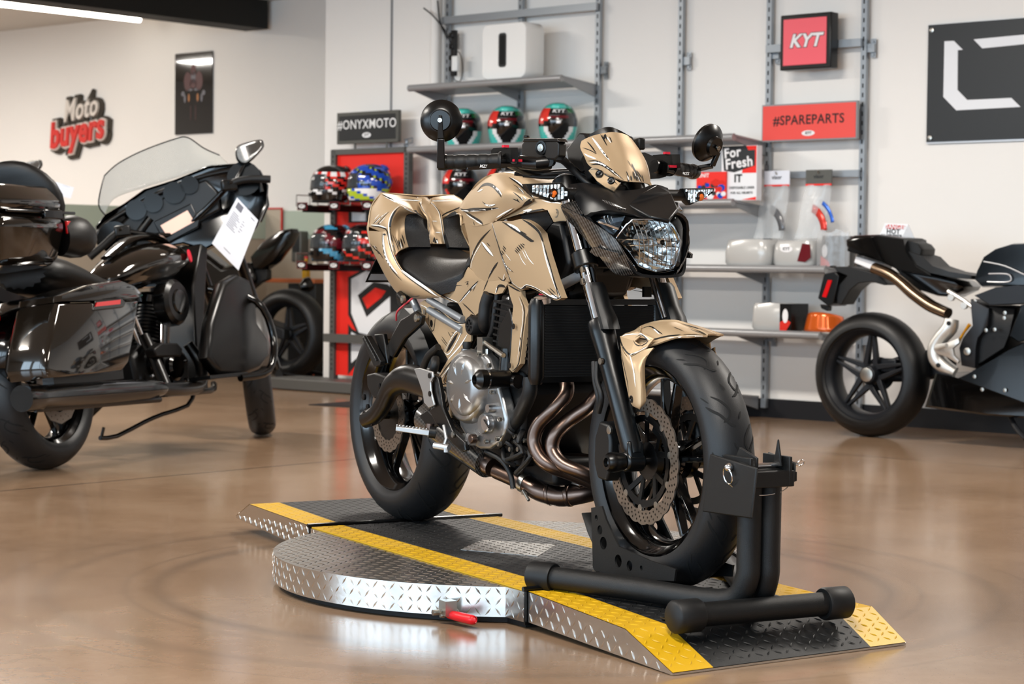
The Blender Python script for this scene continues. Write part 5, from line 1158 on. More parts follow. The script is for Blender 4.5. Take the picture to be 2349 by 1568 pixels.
# ------------------------------------------------------------------ bar-end mirrors
def mirror(c, ax, sg, arm):
    ax = ax.normalized(); mb = MB(); mb.lathe([(-.010, .040), (-.009, .050), (0, .0515), (.004, .049), (.020, .031), (.021, .0265), (.030, .024), (.0305, .0)], c, ax, 48)
    o = mb.build('bar_end_mirror', 'black_satin', bike, smooth=30)
    MB().lathe([(-.0105, 0), (-.0105, .046), (-.009, .047)], c, ax, 40).build('mirror_glass', 'chrome', o)
    MB().lathe([(.030, .0055), (.0365, .0055), (.0365, .003), (.034, .0025), (.034, 0)], c+ax*.004, ax, 14).build('mirror_screw', 'zinc', o)
    a = MB()
    for p, q, w, h, w1, h1 in arm: a.bar(p, q, w, h, up=ax, w1=w1, h1=h1)
    a.build('mirror_arm', 'black_satin', o, bevel=.002)
mc = P(1012.5, 277, .385); ax = Vector((.82, -.52, -.03))
mirror(mc, ax, 1, [(mc+ax.normalized()*.035+Vector((0, 0, .012)), P(1013, 318, .385)+ax*.02, .009, .006, .017, .008), (P(1013, 318, .385)+ax*.02, P(1013, 385, .378)+ax*.012, .017, .010, .020, .014)])
mc2 = P(1624.5, 328, -.385); ax2 = Vector((.42, -.86, -.25))
ax2 = Vector((.60, .62, -.50))
ax2 = Vector((.86, .21, -.35))
mb0 = P(1636, 338, -.40)
mirror(mc2, ax2, -1, [(mc2+ax2.normalized()*.034, P(1648, 348, -.41), .008, .007, .012, .008), (P(1648, 348, -.41), P(1634, 380, -.40), .013, .009, .015, .010), (P(1634, 380, -.40), P(1583, 390, -.37), .015, .010, .018, .012), (P(1583, 390, -.37), P(1570, 392, -.35), .018, .012, .02, .014)])
# ------------------------------------------------------------------ radiator, frame, engine
def RX(px, py, x): return BK.X(px, py, x)
zt_, zb_ = .655, .480
mb = MB(); xr = 1.045
mb.box(L(xr, 0, .5675), (.03, .32, .175), mi=0)
for k in range(26): mb.box(L(xr+.0165, 0, .487+k*.0066), (.003, .314, .0022), mi=1)
mb.build('radiator_core', ['rubber_dark', 'radiator_fin'], bike)
mb = MB()
for sg in (1, -1): mb.tube([L(xr, sg*.172, .462), L(xr, sg*.172, .48), L(xr, sg*.172, .655), L(xr, sg*.172, .672)], [.014, .021, .021, .014], 14)
mb.box(L(xr, 0, .664), (.034, .34, .014)); mb.box(L(xr, 0, .474), (.034, .34, .014)); mb.build('radiator_tank', 'black_satin', bike, smooth=40)
mb = MB(); q = L(1.05, .155, .672); mb.lathe([(-.012, .016), (.0, .018), (.002, .024), (.007, .025), (.009, .020), (.010, 0)], q, (.0, -.2, 1), 20); rc = mb.build('radiator_cap', 'alu', bike, smooth=40)
MB().box(q+Vector((.004, 0, .011)), (.030, .018, .002)).build('red_cap_label', 'red_part', rc)
for s in (.02, -.13): MB().box(L(1.07, s, .69), (.01, .022, .026)).build('radiator_bracket', 'frame_black', bike)
mb = MB(); mb.prism([L(.80, .105, .70), L(.86, .105, .88), L(1.04, .105, .86), L(1.08, .105, .76), L(1.03, .105, .69)], .21, Vector((0, 1, 0))); mb.build('airbox', 'black_plastic', bike, bevel=.01)
mb = MB(); mb.prism([L(1.0, .06, .67), L(1.0, .06, .84), L(1.10, .06, .86), L(1.12, .06, .74), L(1.09, .06, .68)], .12, Vector((0, 1, 0))); mb.build('head_box', 'matte_black', bike, bevel=.01)
for sg in (1, -1):
    S = lambda x, s, z: L(x, s*sg, z)
    mb = MB(); mb.tube([S(1.09, .04, .80), S(.98, .09, .71), S(.86, .10, .62), S(.80, .11, .55)], .017, 14, smooth=4)
    mb.tube([S(1.08, .03, .85), S(.92, .07, .78), S(.74, .09, .68), S(.60, .10, .60), S(.52, .11, .48), S(.50, .12, .36)], .017, 14, smooth=4)
    mb.tube([S(.72, .08, .69), S(.66, .08, .70), S(.40, .08, .68), S(.10, .07, .74)], .013, 12, smooth=4)
    mb.build('frame_rail', 'frame_black', bike, smooth=60)
mb = MB()
for d in (0, .028): mb.cyl(P(985, 688, .125)-Vector((0, 0, d)), P(1062, 733, .125)-Vector((0, 0, d)), .010, n=14)
mb.cyl(P(948, 690, .12), P(960, 716, .12), .011, n=14); both(mb, 'subframe_tube', 'steel_upright', smooth=60)
mb = MB(); mb.tube([P(1282, 657, .10), P(1345, 624, .096)], .013, 16); mb.build('frame_tube_highlight', 'steel_shelf', bike, smooth=60)  # frame tube; its highlight is put into the light steel colour
mb = MB(); mb.tube([c4(895, 165, .135), c4(850, 300, .14), c4(835, 480, .14), c4(850, 540, .12)], .0165, 14, smooth=4); mb.tube([c4(985, 180, .12), c4(960, 330, .125), c4(930, 560, .125), c4(880, 690, .12)], .008, 10, smooth=4); mb.build('breather_hose', 'rubber', bike, smooth=60)
mb = MB(); q = P(1081, 746, .150); mb.lathe([(-.03, .026), (0, .026), (.006, .023), (.007, .016), (.002, .015), (.001, .005), (.005, .004)], q, (0, -1, 0), 26)
for k in range(6): a = k*PI/3; mb.bar(q+Vector((.004*math.cos(a), -.004, .004*math.sin(a))), q+Vector((.016*math.cos(a), -.004, .016*math.sin(a))), .004, .004, up=(0, 1, 0))
both(mb, 'frame_plug', 'rubber', smooth=40)
# engine block
mb = MB(); mb.prism([L(.56, .13, .30), L(.54, .13, .46), L(.66, .13, .56), L(.88, .13, .52), L(.92, .13, .44), L(.90, .13, .32), L(.84, .13, .25), L(.66, .13, .25)], .26, Vector((0, 1, 0))); mb.build('crankcase', 'engine_dark', bike, bevel=.012)
mb = MB(); mb.prism([L(.76, .14, .52), L(.80, .14, .68), L(.96, .14, .66), L(.96, .14, .47)], .28, Vector((0, 1, 0))); mb.build('cylinder_block', 'engine_dark', bike, bevel=.01)
for k in range(7): pass
mb = MB()
for k in range(8): mb.box(L(.87, 0, .53+k*.017), (.20, .292, .005), rot=Matrix.Rotation(.12, 3, 'Y'))
mb.build('cooling_fins', 'engine_dark', bike)
cov = [(1045, 880), (1047, 845), (1063, 814), (1100, 804), (1120, 822), (1132, 855), (1142, 885), (1153, 925), (1160, 960), (1158, 988), (1146, 1012), (1122, 1030), (1100, 1030), (1078, 1018), (1055, 980), (1046, 935)]
mb = MB(); mb.prism([P(x, y, .165) for x, y in cov], .035, Vector((0, 1, 0))); cc = mb.build('engine_cover', 'engine_silver', bike, bevel=.008, seg=3)
mb = MB(); C0 = P(1077, 886, .168); mb.lathe([(-.01, .098), (.010, .096), (.022, .088), (.026, .082)], C0, (0, -1, 0), 48); C1_ = P(1066, 885, .190); mb.lathe([(-.02, .084), (.002, .080), (.012, .070), (.016, .058), (.018, 0)], C1_, (0, -1, 0), 48); mb.build('clutch_cover', 'engine_silver', cc, smooth=40)
mb = MB()
for k in range(7):
    a = 2*PI*k/7+.3; d = Vector((math.cos(a), 0, math.sin(a))); c = C1_+Vector((0, -.0155, 0))+d*.050; u = Vector((-d.z, 0, d.x))
    mb.add([c-d*.021+Vector((0, -.001, 0)), c+u*.0065, c+d*.021+Vector((0, .004, 0)), c-u*.0065, c-d*.004+Vector((0, -.0045, 0)), c+d*.008+Vector((0, -.004, 0))], [(0, 1, 4), (1, 5, 4), (1, 2, 5), (2, 3, 5), (3, 4, 5), (3, 0, 4)])
mb.build('cover_ribs', 'engine_silver', cc, smooth=0)
def cap(x, y, s, r, m, name, par=cc, n=24, h=.012):
    mb = MB(); mb.lathe([(-.01, r), (h*.6, r), (h, r*.88), (h, 0)], P(x, y, s), (0, -1, 0), n); return mb.build(name, m, par, smooth=40)
cap(1127, 936, .172, .012, 'alu', 'filler_plug'); cap(1117, 971, .172, .027, 'engine_silver', 'timing_cap_base', h=.014); o = cap(1116, 971, .188, .021, 'alu', 'timing_cap', h=.006)
MB().bar(P(1110, 962, .196), P(1121, 980, .196), .003, .002, up=(0, 1, 0)).build('coin_slot', 'engine_dark', o)
cap(1083, 1006, .172, .017, 'alu', 'sight_glass_ring'); cap(1083, 1006, .182, .012, 'exhaust_steel', 'oil_sight_glass', h=.006)
t = text_mb('Kawasaki', .013, .0004, .0002); mb = MB(); q0 = P(1088, 987, .172); dx = P(1112, 999, .172)-q0; put(mb, t, basis((q0+P(1112, 999, .172))/2+Vector((0, -.002, 0)), dx, (0, 0, 1))); mb.build('cover_lettering', 'engine_silver', cc)
random.seed(11)
def bolt(x, y, s, r=.006, m='zinc'): MB().lathe([(-.004, r), (.005, r), (.005, r*.55), (.002, r*.5)], P(x, y, s), (0, -1, 0), 10).build('engine_bolt', m, bike)
for x, y in ((1122, 838), (1131, 851), (1128, 899), (1147, 961), (1141, 1006), (1115, 1012), (1065, 999), (1056, 860), (1100, 812), (1146, 1018)): bolt(x, y, .173)
mb = MB(); mb.cyl(c4(640, 780, .165), c4(635, 870, .165), .0145, n=16); mb.lathe([(0, .010), (.012, .012), (.018, .010)], c4(640, 780, .165), (0, 0, 1), 14, mi=1); mb.build('oil_filler', ['engine_silver', 'rubber'], bike, smooth=40)
mb = MB(); mb.box(P(1112, 795, .15), (.03, .03, .05)); mb.cyl(P(1108, 782, .155), P(1155, 815, .165), .006, n=10); mb.cyl(P(1118, 800, .15), P(1118, 835, .15), .006, n=10); mb.build('clutch_arm', 'zinc', bike)
mb = MB(); mb.prism([P(x, y, .15) for x, y in ((1145, 745), (1168, 705), (1176, 740), (1166, 850), (1150, 850), (1140, 800))], .02, Vector((0, 1, 0))); mb.build('cam_chain_cover', 'frame_black', bike, bevel=.003)
mb = MB(); mb.prism([P(x, y, .14) for x, y in ((1150, 690), (1165, 678), (1172, 700), (1172, 720), (1148, 706))], .03, Vector((0, 1, 0))); mb.build('head_cover', 'engine_silver', bike, bevel=.004)
# crash bobbin
def bob(sg):
    mb = MB(); a = P(1160, 868, .170); b = P(1096, 869, .285); a = Vector((a.x, a.y*sg, a.z)); b = Vector((a.x, b.y*sg, a.z)); n = (b-a)
    n = Vector((-.0, -.098*sg, 0))
    mb.lathe([(0, .022), (.062, .0255), (.064, .0235), (.069, .0235), (.070, .0265), (.088, .0265), (.098, .019), (.100, .0125), (.088, .0105), (.085, 0)], a, n, 32)
    o = mb.build('crash_bobbin', 'black_satin', bike, smooth=35)
    MB().lathe([(0, .0245), (.004, .0245)], a+n.normalized()*.065, n, 32).build('silver_ring', 'chrome', o)
pa = P(1155, 868, .150)
bx = P(1088, 869.5, .25)
for sg in (1, -1):
    mb = MB(); a = L(bx.x, .150*sg, bx.z-.001); n = Vector((0, -sg, 0))
    mb.lathe([(0, .022), (.062, .0245), (.063, .0225), (.068, .0225), (.069, .0255), (.087, .0255), (.097, .018), (.100, .0125), (.088, .0100), (.085, 0)], a, n, 32)
    o = mb.build('crash_bobbin', 'black_satin', bike, smooth=35); MB().lathe([(0, .0238), (.004, .0238)], a+n*.0635, n, 32).build('silver_ring', 'chrome', o)
mb = MB(); mb.tube([P(1165, 800, .14), P(1162, 870, .145), P(1190, 875, .14)], [.018, .024, .018], 12); both(mb, 'engine_mount', 'frame_black', smooth=50)
# coolant hoses and loom
mb = MB(); mb.tube([P(1216, 865, .150), P(1215, 900, .15), P(1200, 935, .145), P(1185, 965, .135), P(1172, 990, .12)], [.017, .019, .019, .018, .016], 14, smooth=4); mb.build('coolant_hose', 'rubber', bike, smooth=60)
mb = MB(); rnd = random.Random(5)
for k in range(14):
    x0, y0 = rnd.uniform(1150, 1200), rnd.uniform(930, 1040); mb.tube([P(x0, y0, rnd.uniform(.11, .15)), P(x0+rnd.uniform(-20, 20), y0+rnd.uniform(10, 30), rnd.uniform(.11, .16)), P(x0+rnd.uniform(-25, 25), y0+rnd.uniform(30, 60), rnd.uniform(.10, .15))], rnd.uniform(.003, .007), 8, smooth=3)
mb.tube([P(1115, 1035, .15), P(1150, 1055, .14), P(1170, 1085, .13), P(1177, 1120, .13)], .007, 8, smooth=4)
mb.build('wiring_loom', 'rubber', bike, smooth=50)
for x, y, s in ((1195, 960, .13), (1190, 1030, .14), (1172, 1030, .14), (1160, 1055, .13), (1168, 965, .14), (1205, 1010, .12), (1182, 1000, .14)): bolt(x, y, s, .006)
mb = MB()
for x, y, s, w in ((1185, 1010, .10, .07), (1205, 1050, .09, .05), (1175, 1040, .09, .06), (1220, 940, .08, .06), (1195, 980, .07, .09)): mb.box(P(x, y, s), (w, .05, w*.8), rot=.2)
mb.build('oil_pump_casing', 'engine_dark', bike, bevel=.005)
mb = MB().box(L(.86, 0, .235), (.24, .16, .07)); mb.build('sump', 'engine_dark', bike, bevel=.012)
# ------------------------------------------------------------------ exhaust
mb = MB(); h1 = [P(1284, 846, .055), P(1297, 868, .060), P(1299, 902, .070), P(1270, 937, .100), P(1237, 972, .122), P(1225, 1008, .130), P(1236, 1044, .125), P(1262, 1068, .105), P(1300, 1082, .065), P(1345, 1100, .02), P(1385, 1115, -.02)]
mb.tube(h1, .0185, 20, smooth=5); mb.build('exhaust_header', 'exhaust_steel', bike, smooth=60)
mb = MB(); h2 = [P(1378, 898, -.01), P(1350, 932, .02), P(1307, 962, .055), P(1275, 993, .088), P(1266, 1028, .096), P(1287, 1062, .085), P(1330, 1082, .050), P(1372, 1100, .005), P(1395, 1114, -.02)]
mb.tube(h2, .0185, 20, smooth=5); mb.build('exhaust_header', 'exhaust_steel', bike, smooth=60)
mb = MB(); mb.tube([P(1296, 1053, .0), P(1330, 1054, -.02), P(1372, 1060, -.05), P(1400, 1085, -.06)], .016, 16, smooth=4)
mb.tube([P(1395, 1112, -.055), P(1372, 1122, -.035), P(1329, 1133, .01), P(1284, 1138, .045), P(1240, 1126, .075), P(1205, 1108, .09), P(1172, 1094, .10), P(1140, 1080, .11)], [.022, .025, .0255, .026, .027, .023, .021, .021], 22, smooth=4)
for x, y, s, r in ((1306, 1136, .03, .0285), (1262, 1133, .06, .0295)): mb.lathe([(-.006, r-.002), (-.004, r), (.004, r), (.006, r-.002)], P(x, y, s), P(x+30, y-3, s-.02)-P(x, y, s), 20)
mb.build('exhaust_collector', 'exhaust_steel', bike, smooth=60)
mb = MB(); mb.lathe([(-.008, .026), (.008, .026)], P(1205, 1108, .09), P(1240, 1124, .075)-P(1205, 1108, .09), 20); mb.box(P(1207, 1126, .10), (.03, .012, .02)); mb.cyl(P(1200, 1124, .11), P(1213, 1147, .11), .004, n=8); mb.build('exhaust_clamp', 'zinc', bike)
mb = MB(); mb.tube([P(1262, 1112, .04), P(1300, 1106, .03), P(1330, 1112, .02)], .0035, 8, smooth=4); mb.tube([P(1240, 1115, .06), P(1290, 1098, .04)], .012, 10); mb.build('exhaust_spring', 'zinc', bike, smooth=50)
a, b = P(1128, 1068, .112), P(992, 962, .125); d = (b-a)
mb = MB(); mb.lathe([(0, .026), (.01, .030), (.03, .030), (.031, .034)], a-d.normalized()*.012, d, 28); mb.build('muffler_sleeve', 'exhaust_steel', bike, smooth=40)
mb = MB(); mb.lathe([(0, .033), (.0, .040), (d.length*.5, .046), (d.length, .048), (d.length, .03)], a+d.normalized()*.018, d, 32); mb.build('muffler', 'carbon', bike, smooth=50)
# ------------------------------------------------------------------ swingarm and rear fittings
for sg in (1, -1):
    mr = lambda p: Vector((p.x, p.y*sg, p.z))
    mb = MB(); path = [P(1012, 892, .115), P(968, 875, .120), P(930, 868, .125), P(900, 885, .130), P(880, 925, .130), P(862, 950, .132), P(838, 962, .135)]
    if sg < 0: path = [L(.42, .115, .42), L(.33, .12, .40), L(.22, .125, .37), L(.10, .13, .33), L(0, .135, .31)]
    mb.tube([mr(p) if sg > 0 else L(p.x, -abs(p.y), p.z) for p in path], [.034, .034, .032, .027, .024, .022, .020][:len(path)], 20, smooth=4, flat=1.25); mb.build('swingarm', 'frame_black', bike, smooth=60)
    mb = MB(); mb.lathe([(-.03, .022), (0, .024), (.008, .021), (.009, .012), (.016, .012)], L(-.005, .135*sg, .3125), (0, -sg, 0), 20); mb.build('axle_nut', 'engine_dark', bike, smooth=40)
mb = MB().cyl(L(0, .13, .3125), L(0, -.13, .3125), .012, n=12); mb.cyl(L(.42, .115, .42), L(.42, -.115, .42), .03, n=16); mb.build('rear_axle', 'frame_black', bike)
mb = MB(); rw = []
for a in (20, 34, 48, 62, 74):
    a = math.radians(a); r = .326; rw.append([RC+Vector((r*math.cos(a), y, r*math.sin(a))) if abs(y) < .08 else RC+Vector(((r-.04)*math.cos(a), y*1.05, (r-.04)*math.sin(a))) for y in (-.09, -.07, 0, .07, .09)])
shell(mb, rw, .003); mb.build('rear_hugger', 'matte_black', bike, smooth=40)
# passenger peg bracket, folded peg
for sg in (1, -1):
    mr = lambda p: Vector((p.x, p.y*sg, p.z))
    mb = MB(); mb.prism([mr(c7(x, y, .155)) for x, y in ((395, 165), (435, 195), (425, 245), (330, 330), (262, 445), (225, 430), (215, 400), (262, 300), (310, 215))], .016, Vector((0, 1, 0))); o = mb.build('passenger_peg_bracket', 'frame_black', bike, bevel=.004)
    for x, y in ((407, 207), (325, 95)): MB().lathe([(-.004, .011), (.004, .011), (.005, .006), (.001, .005)], mr(c7(x, y, .160)), (0, -sg, 0), 12).build('bracket_bolt', 'zinc', o)
    mb = MB(); q = [mr(c7(x, y, .185)) for x, y in ((78, 325), (105, 312), (190, 465), (185, 490), (150, 500))]; mb.prism(q, .018, Vector((0, sg, 0)))
    for k in range(8): mb.box(mr(c7(100+k*9, 330+k*17, .188)), (.018, .008, .004), rot=Matrix.Rotation(.9, 3, 'Y'))
    mb.build('passenger_peg', 'matte_black', o, bevel=.002)
    mb = MB(); mb.prism([mr(c7(x, y, .165)) for x, y in ((150, 305), (205, 300), (232, 480), (160, 500), (150, 470), (195, 440))], .014, Vector((0, sg, 0))); mb.build('peg_hinge', 'frame_black', o, bevel=.003)
mb = MB(); mb.tube([c7(380, 90, .15), c7(330, 130, .15), c7(290, 170, .15), c7(285, 220, .14)], .0028, 6, smooth=4); mb.build('pink_wire', 'wire_pink', bike)
mb = MB(); mb.tube([c7(310, 70, .14), c7(340, 100, .14), c7(325, 60, .12)], .014, 10, smooth=3); mb.lathe([(0, .02), (.01, .02)], P(924, 685, .13), (0, -1, 0), 16); mb.build('tail_mount', 'frame_black', bike, smooth=40)
# rear caliper
mb = MB(); mb.prism([c7(x, y, .130) for x, y in ((105, 545), (150, 535), (235, 560), (240, 600), (200, 620), (175, 680), (150, 690), (135, 670), (108, 610))], .05, Vector((0, 1, 0))); o = mb.build('rear_caliper', 'matte_black', bike, bevel=.005)
for x, y in ((98, 680), (190, 615), (145, 835), (120, 740)): MB().lathe([(0, .009), (.006, .009), (.007, .005)], c7(x, y, .135), (0, -1, 0), 12).build('caliper_bolt', 'engine_dark', o)
# silver heel plate and footpeg, brake pedal
mb = MB(); hp = [(390, 512), (420, 505), (500, 528), (505, 560), (488, 590), (492, 650), (512, 728), (478, 746), (450, 715), (440, 650), (420, 590)]
mb.prism([c7(x, y, .205) for x, y in hp], .006, Vector((0, 1, 0))); o = mb.build('heel_plate', 'peg_silver', bike, bevel=.002); o2 = mb.mirrored().build('heel_plate', 'peg_silver', bike, bevel=.002)
for x, y in ((485, 552), (487, 660)): MB().lathe([(0, .0075), (.002, .0075), (.002, .004)], c7(x, y, .206), (0, -1, 0), 12).build('plate_bolt', 'frame_black', o)
mb = MB(); mb.prism([c7(x, y, .195) for x, y in ((508, 540), (530, 560), (545, 640), (560, 740), (620, 880), (690, 945), (700, 1000), (680, 1010), (620, 960), (560, 880), (520, 840), (480, 760), (515, 735))], .014, Vector((0, 1, 0))); both(mb, 'footrest_hanger', 'frame_black', bevel=.003)
MB().lathe([(0, .008), (.004, .008), (.004, 0)], c7(628, 905, .197), (0, -1, 0), 12).build('hanger_bolt', 'zinc', bike)
for sg in (1, -1):
    mr = lambda p: Vector((p.x, p.y*sg, p.z))
    a, b = mr(c7(480, 885, .215)), mr(c7(282, 868, .300)); b = Vector((a.x+.0, b.y, a.z+.004))
    b = mr(Vector((P(908, 982, .295).x, -.295, P(908, 982, .295).z)))
    a = mr(P(985, 992, .215))
    mb = MB(); mb.bar(a, b, .026, .016, w1=.020, h1=.012)
    for k in range(9):
        p = a+(b-a)*(.12+k*.1); 
        for e in (-.008, .008): mb.box(p+Vector((e, 0, .009)), (.004, .005, .005))
    o = mb.build('rider_footpeg', 'peg_silver', bike, bevel=.002)
    MB().lathe([(-.012, .012), (.012, .012)], mr(P(986, 981, .21)), (0, 0, 1), 14).build('peg_pivot', 'exhaust_steel', o); MB().cyl(mr(P(1000, 992, .20)), mr(P(985, 990, .215)), .016, n=14).build('peg_mount', 'engine_dark', o)
mb = MB(); mb.tube([c7(570, 850, .21), c7(585, 930, .215), c7(570, 975, .22)], .0045, 8); mb.tube([c7(515, 970, .235), c7(545, 975, .228), c7(600, 985, .215)], .009, 10); mb.tube([c7(585, 985, .22), c7(585, 1010, .22)], .007, 8); mb.build('brake_pedal', 'peg_silver', bike, smooth=40)
mb = MB(); mb.prism([c7(x, y, .17) for x, y in ((415, 790), (470, 750), (520, 800), (530, 850), (480, 870), (430, 840))], .04, Vector((0, 1, 0))); mb.build('pedal_boss', 'engine_dark', bike, bevel=.006)
mb = MB(); mb.tube([c4(150, 1000, .14), c4(210, 860, .145), c4(320, 760, .14)], .010, 10, smooth=4); mb.tube([c4(260, 1040, .16), c4(285, 960, .16), c4(290, 900, .15)], .012, 10, smooth=3); mb.build('rear_brake_line', 'rubber', bike, smooth=50)
mb = MB().cyl(L(.30, 0, .44), L(.36, .0, .64), .034, n=18); mb.build('shock_absorber', 'frame_black', bike)
MB().box(L(.42, 0, .56), (.10, .16, .18)).build('battery_box', 'black_plastic', bike, bevel=.01)
# front brake hoses down the fork
for sg in (1, -1):
    mb = MB()
    for d in (0, 8): mb.tube([Vector((p.x, p.y*sg, p.z)) for p in (P(1362+d, 830, .11), P(1364+d*.6, 870, .118), P(1372+d, 910, .118), P(1374, 945, .11))], .0065, 10, smooth=4)
    mb.build('fork_brake_hose', 'rubber', bike, smooth=50)
    MB().lathe([(0, .008), (.006, .008), (.006, .004)], Vector((P(1381, 828, .125).x, P(1381, 828, .125).y*sg, P(1381, 828, .125).z)), (0, -sg, 0), 12).build('hose_bolt', 'zinc', bike)
mb = MB().bar(P(1352, 932, -.10), P(1362, 905, -.10), .02, .004); mb.build('cable_guide', 'gold', bike)
# ================================================================== TOURING MOTORCYCLE ON THE LEFT
HF = Frame(Vector((-1.86, 8.24, 0)), math.radians(69.2), -.14)
hd = thing('touring_motorcycle', 'big dark bronze and black touring motorcycle with windshield and saddlebags at the left', 'motorcycle', m=HF.m)
mat('bronze_black', (34, 30, 26), .10, .5, coat=1, crough=.03); mat('tail_red', (190, 20, 24), .2, coat=.6); mat('leather', (13, 12, 12), .45, bump=.2, bump_scale=300)
mat('smoke_screen', (170, 172, 168), .04, alpha=.42, spec=.4); mat('screen_lit', (214, 176, 158), .2, emit=(225, 180, 160), emit_s=.55); mat('fender_grey', (92, 92, 92), .3, .5, coat=.5)
def HP(px, py, s): return HF.S(px, py, s)
def hl_(pts, s): return [HP(x, y, s) for x, y in pts]
class X_: pass
def xform(mb, M):
    mb.v = [M @ v for v in mb.v]; return mb
def round_prism(mb, outer, depth, y=Vector((0, 1, 0)), shrink=.93, inset=.02, mi=None):
    """prism with a rounded edge on the side facing away from y"""
    c = sum(outer, Vector())/len(outer); y = y.normalized()
    rings = [[c+(p-c)*shrink for p in outer], [c+(p-c)*((1+shrink)/2+.02)+y*inset*.3 for p in outer], [p+y*inset for p in outer], [p+y*(depth-inset) for p in outer], [c+(p-c)*shrink+y*depth for p in outer]]
    return mb.rings(rings, mi=mi)
tyre(hd, (0, 0, .32), .32, .17, rim=.222, grooves=10); rim(hd, (0, 0, .32), .228, .135, spokes=5, style='V', hubw=.10)
perf_disc(hd, (0, 0, .32), .146, .10, -.085, waves=2, holes=2, nh=20, amp=.0)
HDL = Matrix.Translation((1.30, 0, 0)) @ Matrix.Rotation(math.radians(27), 4, 'Z')
HS = Frame.__new__(Frame); HS.m = HF.m @ HDL; HS.i = HS.m.inverted(); HS.c = HS.i @ CAMP; HS.r = HS.i.to_3x3() @ CAMM.to_3x3()
fork = bpy.data.objects.new('front_end', None); COL.objects.link(fork); fork.parent = hd; fork.matrix_local = HDL
fw = HS.Z(600, 998, 0); fwc = Vector((fw.x, fw.y, .315)); fwc = Vector((.42, HS.X(598, 940, .42).y, .315))
tyre(fork, fwc, .315, .13, rim=.225, grooves=10); rim(fork, fwc, .228, .09)
mb = MB(); gr = []
for a in (30, 55, 80, 105, 130, 150):
    a = math.radians(a); gr.append([fwc+Vector((r*math.cos(a), y, r*math.sin(a))) for y, r in ((-.085, .27), (-.08, .32), (-.05, .345), (0, .352), (.05, .345), (.08, .32), (.085, .27))])
a = math.radians(178); gr.append([fwc+Vector((r*math.cos(a), y, r*math.sin(a))) for y, r in ((-.085, .27), (-.08, .32), (-.05, .345), (0, .352), (.05, .345), (.08, .32), (.085, .27))])
gd = MB(); g = gr; R_n = len(g)
gd.grid(g); gd.build('front_fender', 'fender_grey', fork, solid=.004, smooth=50)
for sg in (1, -1): MB().cyl(fwc+Vector((-.02, .095*sg, 0)), Vector((fwc.x-.28, fwc.y*.5+.095*sg, .95)), .026, n=16).build('fork_leg', 'black_gloss', fork, smooth=60)
# fairing, read on a plane just behind the steering head
XF = .02
fo_ = [(218, 520), (240, 492), (285, 466), (330, 434), (400, 412), (440, 396), (480, 380), (520, 376), (562, 373), (598, 390), (616, 425), (613, 470), (592, 520), (560, 560), (500, 560), (470, 575), (420, 560), (340, 575), (262, 590), (222, 560)]
fp = [HS.X(x, y, XF) for x, y in fo_]; fc_ = sum(fp, Vector())/len(fp)
mb = MB(); mb.rings([[fc_+(p-fc_)*.93 for p in fp], [fc_+(p-fc_)*.985+Vector((-.015, 0, 0)) for p in fp], [p for p in fp], [fc_+(p-fc_)*.97+Vector((.12, 0, 0)) for p in fp], [fc_+(p-fc_)*.72+Vector((.26, 0, -.02)) for p in fp], [fc_+(p-fc_)*.3+Vector((.33, 0, -.03)) for p in fp]])
fa = mb.build('fairing', 'black_gloss', fork, smooth=50)
def ridge(pts, r, name, m, par, x=XF-.03): 
    mb = MB(); mb.tube([HS.X(px, py, x) for px, py in pts], r, 10, smooth=4); return mb.build(name, m, par, smooth=60)
ridge([(222, 540), (245, 512), (300, 478), (360, 445), (430, 415), (500, 396), (560, 390), (590, 410), (600, 440)], .012, 'dash_rim', 'black_satin', fa)
ridge([(262, 588), (300, 560), (330, 520), (345, 500)], .02, 'dash_lower_edge', 'black_satin', fa)
ds = [HS.X(x, y, XF-.035) for x, y in ((262, 530), (300, 492), (400, 440), (470, 412), (500, 440), (505, 480), (450, 510), (385, 560), (330, 590))]
mb = MB().prism(ds, .04, Vector((1, 0, 0))); mb.build('dash_panel', 'black_satin', fa, bevel=.008)
for (x, y), r in (((313, 482), .045), ((352, 466), .042), ((400, 443), .048), ((435, 425), .040), ((560, 410), .075), ((262, 545), .070)):
    q = HS.X(x, y, XF-.04); mb = MB(); mb.lathe([(0, r*.8), (.004, r), (.02, r*1.05), (.02, r*.85)], q, (-1, 0, 0), 24); o = mb.build('gauge_bezel', 'black_gloss', fa, smooth=40)
    mb = MB(); mb.lathe([(.008, 0), (.006, r*.8), (.003, r*.82)], q, (-1, 0, 0), 24); mb.build('gauge_glass', 'smoke', o, smooth=40)
q = [HS.X(x, y, XF-.055) for x, y in ((352, 508), (438, 466), (458, 505), (455, 520), (388, 556), (372, 548))]
MB().prism(q, .03, Vector((1, 0, 0))).build('radio_housing', 'black_satin', fa, bevel=.005)
q = [HS.X(x, y, XF-.058) for x, y in ((368, 517), (430, 482), (446, 508), (384, 542))]
MB().prism(q, .004, Vector((1, 0, 0))).build('navigation_screen', 'screen_lit', fa)
